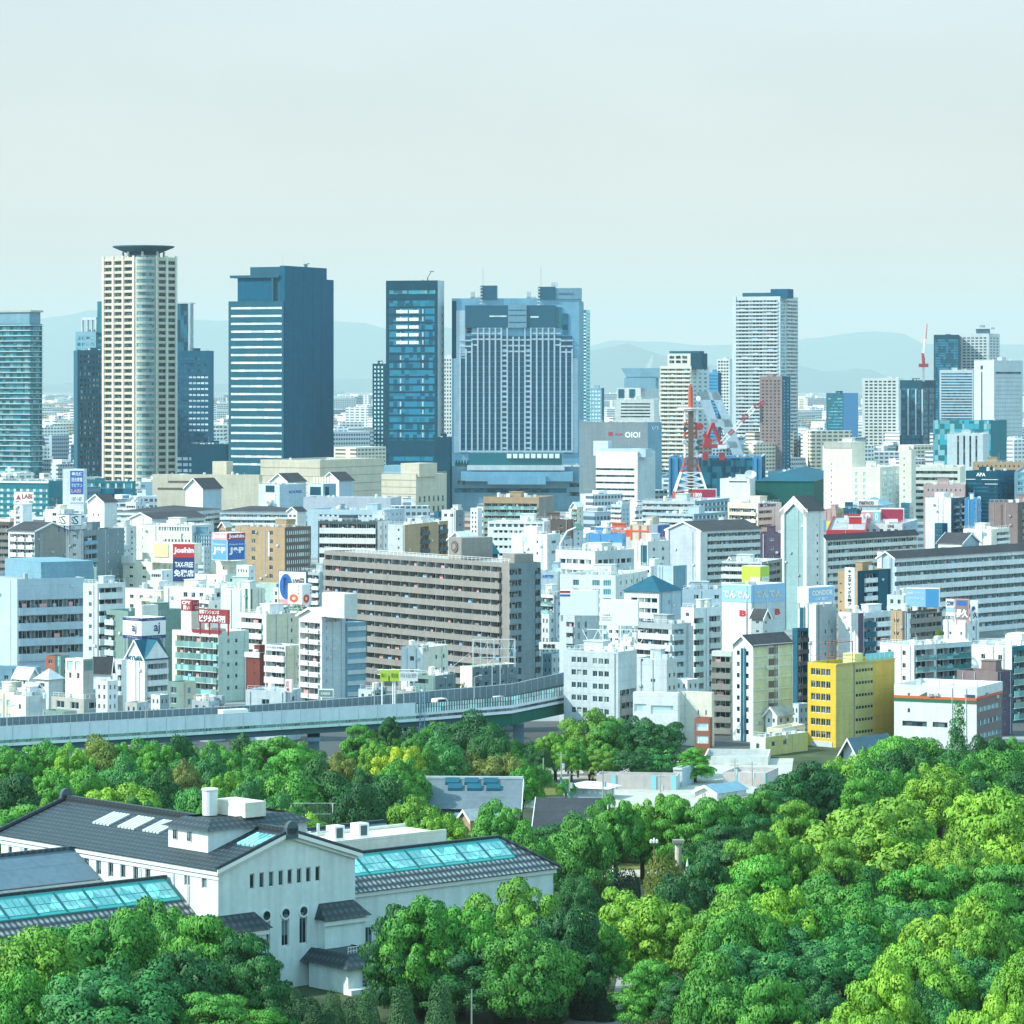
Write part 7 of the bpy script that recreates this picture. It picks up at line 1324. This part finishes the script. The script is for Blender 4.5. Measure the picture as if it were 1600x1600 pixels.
def trunkmesh(seed,spread=.5):
    r=random.Random(seed); b=MB(); b.tube((0,0,0),(.02,.01,.55),.085,8,.06); 
    for i in range(6):
        t=i*1.05+r.uniform(-.3,.3); z=r.uniform(.38,.6); e=(math.cos(t)*spread*r.uniform(.6,1),math.sin(t)*spread*r.uniform(.6,1),r.uniform(.85,1.15)); m=(e[0]*.4,e[1]*.4,z+.2)
        b.tube((0,0,z-.1),m,.045,6,.032); b.tube(m,e,.032,5,.012)
    return b.data('trunk',['bark'])
TK=[trunkmesh(i) for i in range(4)]
COLS={'y':((.155,.37,.035),'bright yellow-green'),'Y':((.215,.43,.035),'vivid lime-yellow'),'g':((.085,.31,.036),'mid-green'),'d':((.028,.145,.032),'dark green'),'e':((.055,.25,.055),'bluish green'),'o':((.19,.25,.05),'olive-brown'),'L':((.42,.52,.03),'golden yellow')}
KN={'c':'billowing','b':'broad','l':'layered','p':'tall pointed'}
trees=[]   # (photo column, row of the top, width in photo px, colour, kind, height m)
def tr(s,h=14.0,k='c'):
    for it in s.split():
        p=it.split(','); trees.append((float(p[0]),float(p[1]),float(p[2]),p[3],p[4] if len(p)>4 else k,float(p[5]) if len(p)>5 else h))
# beyond the museum, below the expressway
tr("18,1156,90,g 68,1154,84,g 112,1160,70,y 160,1152,84,o,b 205,1150,84,g 248,1156,60,g 276,1150,64,d,b 320,1166,74,e,b 352,1154,74,g 392,1142,76,d,b",13)
tr("20,1208,110,d,b 84,1200,90,g 140,1192,90,g 190,1182,90,e,b 238,1192,84,d,b 287,1185,60,o,b 400,1182,90,g 350,1204,62,y,c 395,1208,84,e 300,1226,84,e,b",14)
tr("38,1248,130,g,l 96,1240,84,y 190,1218,140,Y 240,1238,90,d 20,1282,120,e,b 340,1240,70,g 380,1236,80,g")
tr("432,1143,116,g,l 460,1166,110,g,l 530,1168,54,o 562,1128,64,g,l 608,1116,34,d 588,1152,48,y 624,1160,74,L 655,1150,64,g 735,1112,112,d,b 690,1140,84,e,b 765,1134,64,d,b 742,1172,84,o,b,10 790,1178,60,o,b,9.5 683,1172,74,g,b,10 622,1176,96,g 580,1194,64,d 628,1200,70,g 538,1202,116,d,b 460,1206,104,g,b 500,1186,84,d,b 430,1232,70,e,b 660,1232,96,y 694,1268,74,y 640,1276,56,y,c,12 478,1262,86,Y 440,1258,60,y 778,1248,92,g 560,1225,90,d,b 600,1215,90,d,b")
tr("255,1168,60,d,b,9 300,1170,60,g,b,9 424,1158,60,d,b,9.5 470,1160,60,g,b,9 508,1172,50,d,b,8.5 562,1148,60,d,b,10 602,1142,50,g,b,10 642,1138,60,d,b,10 682,1128,70,g,b,10 722,1128,60,d,b,10 802,1150,56,d,b,8 772,1152,56,g,b,8 832,1158,40,d,b,7")
# beside the offices
tr("868,1146,64,y,c,9.5 893,1152,44,g,c,9 925,1110,84,y,c,13 962,1116,90,g,c,12.5 1014,1112,110,d,c,13 1022,1158,86,e,b,7.5 1086,1166,60,g,l,7 832,1166,30,d,b,8 850,1168,30,d,b,8 806,1182,50,g,b,9 815,1200,50,g,b,10 846,1196,34,g,b,6 988,1170,70,d,b,6.5 884,1218,26,g,b,4 938,1166,60,y,c,7")
tr("906,1272,100,g,b 962,1240,84,g 1004,1236,84,y 1052,1238,84,g,l 1104,1242,90,g,l 1152,1238,84,g,l 1192,1228,66,g,l 872,1286,90,d,b,6 932,1290,92,d,b,5.5 1000,1278,96,d,b,6 1062,1288,90,d,l,6 1132,1282,96,d,l 822,1288,80,g,b 1180,1270,80,d,l 1095,1300,80,d,b,8 960,1300,70,d,b,5 1050,1305,60,g,b,5")
# below the yellow block and the eastern wood
tr("1252,1178,116,d,c,16 1298,1202,74,e,c 1336,1166,74,y,b,12 1394,1146,116,g,l,15 1370,1180,90,g,b 1468,1180,120,Y,c,16 1530,1176,90,g 1572,1166,96,g,b 1420,1168,90,d,b 1600,1160,70,g,b 1216,1230,96,d,l 1345,1210,70,g,l 1520,1210,100,d,b 1590,1200,80,d,b")
tr("1497,1105,52,e,p,22")
tr("1432,1148,80,g,b,10 1545,1150,70,d,b,10 1460,1156,60,d,b,9 1590,1148,60,g,b,10 1398,1160,70,d,b,9")
tr("1380,1228,210,Y,c,17 1246,1246,74,y,l 1560,1222,170,Y,c,17 1214,1286,86,y,c 1292,1284,90,d,b 1310,1306,66,y,l 1420,1282,96,g,l 1472,1300,60,d,b 1500,1290,90,Y,c,15 1610,1240,120,Y,c,16",15)
tr("1198,1288,110,y,c 1132,1318,116,d,l 1184,1332,130,g,l 1250,1330,96,d,b 1300,1340,90,e,b 1090,1340,80,d,b 1340,1345,80,d,b 885,1338,60,d,b,8 1062,1384,60,d,b,8 1390,1330,60,d,b,9")
tr("1000,1374,176,Y,c,15 1042,1400,120,y,c,13",14)
tr("1140,1388,150,y,c 1210,1372,130,Y,c 1282,1366,150,g,c 1356,1372,140,g,c 1436,1342,130,g,l 1506,1330,124,g,l 1575,1342,124,g,l 1492,1396,150,Y,c 1562,1432,116,y,c 1436,1452,130,y,c 1252,1440,150,e,c 1184,1462,146,e,c 1322,1438,130,e,c 1376,1492,140,Y,c 1500,1484,116,e,c 1560,1496,116,e,c 1122,1490,104,g,b 1206,1520,120,g,l 1290,1526,110,d,c 1425,1536,110,d,b 1562,1540,140,Y,c 1480,1560,96,e,b 1372,1566,100,Y,c,12 1290,1576,100,Y,c,11 1450,1582,70,y,c,10 1400,1410,110,e,c 1610,1400,110,g,c 1600,1470,100,y,c 1160,1420,110,g,b 1330,1400,110,g,c 1240,1400,110,g,c 1540,1372,110,g,l 1620,1560,100,Y,c,12")
tr("1018,1496,110,g,l,9 1062,1528,90,d,l,8 1104,1560,70,y,b,5 1150,1545,80,d,b,9 1205,1580,90,d,b,7 1080,1582,60,g,b,4 1340,1590,80,e,b,7")
# foreground
tr("60,1448,170,y,b,15 140,1412,190,g,c,16 250,1388,150,g,c,16 322,1420,150,g,l,16 378,1452,130,d,l,14 182,1486,220,e,c,14 330,1545,150,g,l,10 262,1470,170,d,c,14 410,1490,110,d,l,12 15,1500,120,g,b,13 34,1558,110,Y,c,8 90,1540,120,g,b,10 250,1560,130,e,b,8 400,1570,110,g,l,7 300,1495,140,d,b,12")
tr("626,1402,120,d,l,15 652,1388,140,g,c,16 722,1400,140,g,c,15 800,1378,150,y,c,16 868,1402,130,d,c,15 664,1460,140,d,l,10 700,1462,150,d,c,10 792,1456,170,d,c,10.5 872,1462,110,d,c,10.5 770,1512,120,d,b,7 826,1512,96,d,b,8 925,1420,90,g,c,13 905,1370,60,d,b,12 634,1482,70,g,l,8.5 835,1432,140,g,c,14")
rt=random.Random(77)
LM=[('museum gable',445,1330),('copper-roofed wing',700,1330),('tiled museum roof',200,1300),('expressway barrier',300,1130),('yellow block',1330,1160),('striped store',1470,1150),('zoo hall',740,1240),('brown zoo shed',890,1262),('pinkish-grey wall',1000,1225),('stone column',1060,1330),('garden terrace',980,1355),('round-topped office',930,1120),('expressway pier',498,1160),('clipped cones',600,1540),('park drive',960,1570),('sports net',530,1260),('porch',520,1520),('white enclosure',1070,1210),('mast joint',662,1110),('west wing skylights',130,1390),('pointed tree',1497,1150),('gatehouse',975,1500)]
def rel(x,y):
    best=min(LM,key=lambda q:math.hypot((x-q[1]),(y-q[2])*1.3)); dx,dy=x-best[1],y-best[2]
    w='beside' if math.hypot(dx,dy)<45 else (('right of' if dx>0 else 'left of') if abs(dx)>abs(dy)*1.2 else ('before' if dy>0 else 'beyond'))
    return best[0],w
ORD=['first','second','third','fourth','fifth','sixth','seventh','eighth','ninth','tenth','eleventh','twelfth']
rows=[]
for (x,y,w,c,k,h) in trees:
    if x>1080 and y>1200 and h>10: h+={'Y':2.5,'y':1.5,'d':-2.5,'e':-2.0}.get(c,0)
    D=FX*(EYE-h)/(y-HY+w*.03); rows.append([x,y,w,c,k,h,D])
groups={}
for q in rows:
    x,y,w,c,k,h,D=q; lm,rl=rel(x,y+w*.35); size='small' if w*D/FX<6.5 else ('large' if w*D/FX>12.5 else 'medium')
    groups.setdefault((size,COLS[c][1],KN[k],rl,lm),[]).append(q)
for key,qs in groups.items():
    size,cn,kn,rl,lm=key; qs.sort(key=lambda q:q[0])
    for i,q in enumerate(qs):
        x,y,w,c,k,h,D=q; n=len(qs)
        nw=['','','two','three','four','five','six','seven','eight','nine','ten','eleven','twelve'][n] if n<13 else 'many'
        pos='' if n==1 else ('leftmost' if i==0 else ('rightmost' if i==n-1 else ORD[i]+' from left'))
        lab=f"{size} {cn} {kn} tree {rl} the {lm}" if n==1 else f"{pos} of {nw} {size} {cn} {kn} trees {rl} the {lm}"
        T=thing('pointed_tree' if k=='p' else 'park_tree',lab,'tree',(ray(x)*D,D,0),rt.uniform(0,6.28),'trees of the park')
        wr=w*D/FX/2*(1.42 if x>1080 and y>1200 else 1.24); col=COLS[c][0]; jv=rt.uniform(.88,1.12)
        me=rt.choice(CR[k]); zt={'c':1.30,'b':1.22,'l':1.13,'p':2.9}[k]
        zb=max(.6,h-wr*2.4) if k!='p' else 1.5; sz=(h-zb)/zt
        if k in 'cbl' : sz=max(sz,wr*.8); zb=h-sz*zt
        o=link('crown',me,T,(0,0,zb),0,(wr*rt.uniform(.94,1.06),wr*rt.uniform(.94,1.06),sz)); o.color=(col[0]*jv,col[1]*jv*rt.uniform(.95,1.05),col[2],1)
        tk=link('trunk',rt.choice(TK),T,(0,0,0),0,(wr*.9,wr*.9,max(2,zb+sz*.75)))
# clipped cones and round shrubs by the museum door
def topiary(seed,prof,n=5200,ls=.10):
    g=np.random.default_rng(seed); pr=np.array(prof); z=np.interp(np.sqrt(g.random(n)),[0,1],[1,0])*pr[-1,1]*.98; r=np.interp(z,pr[:,1],pr[:,0]); t=g.uniform(0,6.283,n)
    P=np.stack([np.cos(t)*r,np.sin(t)*r,z],1)*(1+g.normal(size=(n,1))*.012); N=np.stack([np.cos(t),np.sin(t),np.full(n,.35)],1)+g.normal(size=(n,3))*.35; N/=np.linalg.norm(N,axis=1)[:,None]
    a=np.cross(N,g.normal(size=(n,3))); a/=np.linalg.norm(a,axis=1)[:,None]; b=np.cross(N,a); s=ls
    V=np.stack([P-a*s,P-b*s*.6,P+a*s,P+b*s*.6],1).reshape(-1,3); nf=n
    me=bpy.data.meshes.new('foliage'); me.vertices.add(len(V)); me.vertices.foreach_set('co',V.astype(np.float32).ravel()); me.loops.add(nf*4); me.loops.foreach_set('vertex_index',np.arange(nf*4,dtype=np.int32)); me.polygons.add(nf); me.polygons.foreach_set('loop_start',np.arange(0,nf*4,4,dtype=np.int32))
    at=me.attributes.new('tint','FLOAT','POINT'); at.data.foreach_set('value',np.repeat(g.uniform(.2,.7,n),4).astype(np.float32)); me.materials.append(M('leaf')); me.update(); me.validate(); return me
TP=topiary(5,[(1.75,0),(1.7,1.6),(1.25,3.2),(1.05,3.6),(1.08,4.2),(.8,5.2),(.35,5.9),(.0,6.05)])
for x,y,w,D,l in ((459,1540,34,452,'clipped dark cone under the entrance porch window'),(520,1543,38,441,'clipped cone shrub standing before the porch corner'),(574,1538,46,434,'clipped cone shrub just east of the porch'),(628,1533,54,428,'fourth clipped cone counting from the porch, wide base'),(688,1522,56,424,'tallest clipped cone, eastmost of the row by the museum')):
    T=thing('clipped_cone',l,'shrub',(ray(x)*D,D,0),x,'clipped cones by the museum door'); hgt=EYE-(y-HY)/FX*D; o=link('foliage',TP,T,(0,0,0),0,(w*D/FX/3.3,w*D/FX/3.3,hgt/6.05)); o.color=(.045,.14,.04,1); b=MB(); b.tube((0,0,0),(0,0,hgt*.6),.12,6); b.build('trunk','bark',T)
TS=topiary(6,[(1.0,0),(1.1,.5),(.95,1.1),(.6,1.5),(.0,1.65)],3000,.07)
for x,y,w,D,c,l in ((470,1556,60,452,(.03,.10,.03),'dark clipped shrub left of the porch step'),(498,1568,44,446,(.025,.09,.03),'low dark shrub directly under the porch step'),(556,1558,50,447,(.03,.11,.03),'dark shrub between the porch corner and the clipped cones'),(920,1530,60,452,(.02,.05,.02),'rounded dark shrub next to the gatehouse path'),(945,1552,34,450,(.02,.05,.02),'small rounded shrub at the edge of the park drive'),(1025,1590,56,422,(.10,.11,.03),'flat-topped olive shrub at the bottom of the drive'),(990,1592,50,424,(.07,.14,.02),'low bright green shrub along the bottom of the drive'),(1035,1332,56,560,(.14,.19,.03),'loose bright shrub behind the middle garden lamp'),(978,1356,44,552,(.03,.07,.03),'dark low bush on the dry terrace'),(1062,1358,44,545,(.07,.13,.03),'green bush at the terrace edge under the column'),(940,1360,40,555,(.12,.15,.04),'dry grassy tuft on the terrace west end'),(1468,990,14,850,(.13,.2,.02),'little lime-green bush on the white apartment roof'),(592,1078,40,800,(.05,.1,.02),'bush behind the yellow-green road boards'),(722,1066,22,815,(.08,.12,.03),'small bush between the low office buildings')):
    z0=0 if y>1100 else (20.5 if x>1400 else 0); T=thing('round_shrub',l,'shrub',(ray(x)*D,D,z0),x); hgt=max(1.2,EYE-(y-HY)/FX*D-z0); o=link('foliage',TS,T,(0,0,0),0,(w*D/FX/2.1,w*D/FX/2.1,hgt/1.6)); o.color=(*c,1)
flush_windows()
GR=dict(utility_pole='utility poles in the zoo yard',street_lamp='street lamps of the expressway',person='people in the zoo yard',parked_car='cars near the expressway bend',round_shrub='low shrubs',infill_building='small buildings filling the city',shop_house='low houses and shops',rooftop_sign='rooftop signs',apartment_building='blocks of flats',office_block='office blocks',office_tower='skyline office towers',residential_tower='skyline residential towers',gabled_tower='white gabled towers',terrace_apartments='white terraces with dark roofs',garden_lamp='three-globe garden lamps',museum_wing='museum wings',shopping_mall='sand-coloured mall blocks',zoo_house='zoo buildings',cream_block='cream blocks',pyramid_stone='white pyramid stones')
for o in list(bpy.data.objects):
    if o.parent is None and 'label' in o and 'group' not in o:
        g=GR.get(o.name.split('.')[0])
        if g: o['group']=g
# ================================================================ haze
def haze():
    b=MB(); b.box(-24000,-60,-1,24000,55000,1150)
    m=bpy.data.materials.new('haze'); m.use_nodes=True; n=m.node_tree.nodes; l=m.node_tree.links; n.clear()
    o=n.new('ShaderNodeOutputMaterial'); v=n.new('ShaderNodeVolumePrincipled'); v.inputs['Density'].default_value=HAZE; v.inputs['Color'].default_value=(.60,.70,.695,1); v.inputs['Anisotropy'].default_value=0.0
    l.new(v.outputs[0],o.inputs['Volume']); MATS['haze']=m
    tag(b.build('haze','haze'),kind='stuff')
haze()
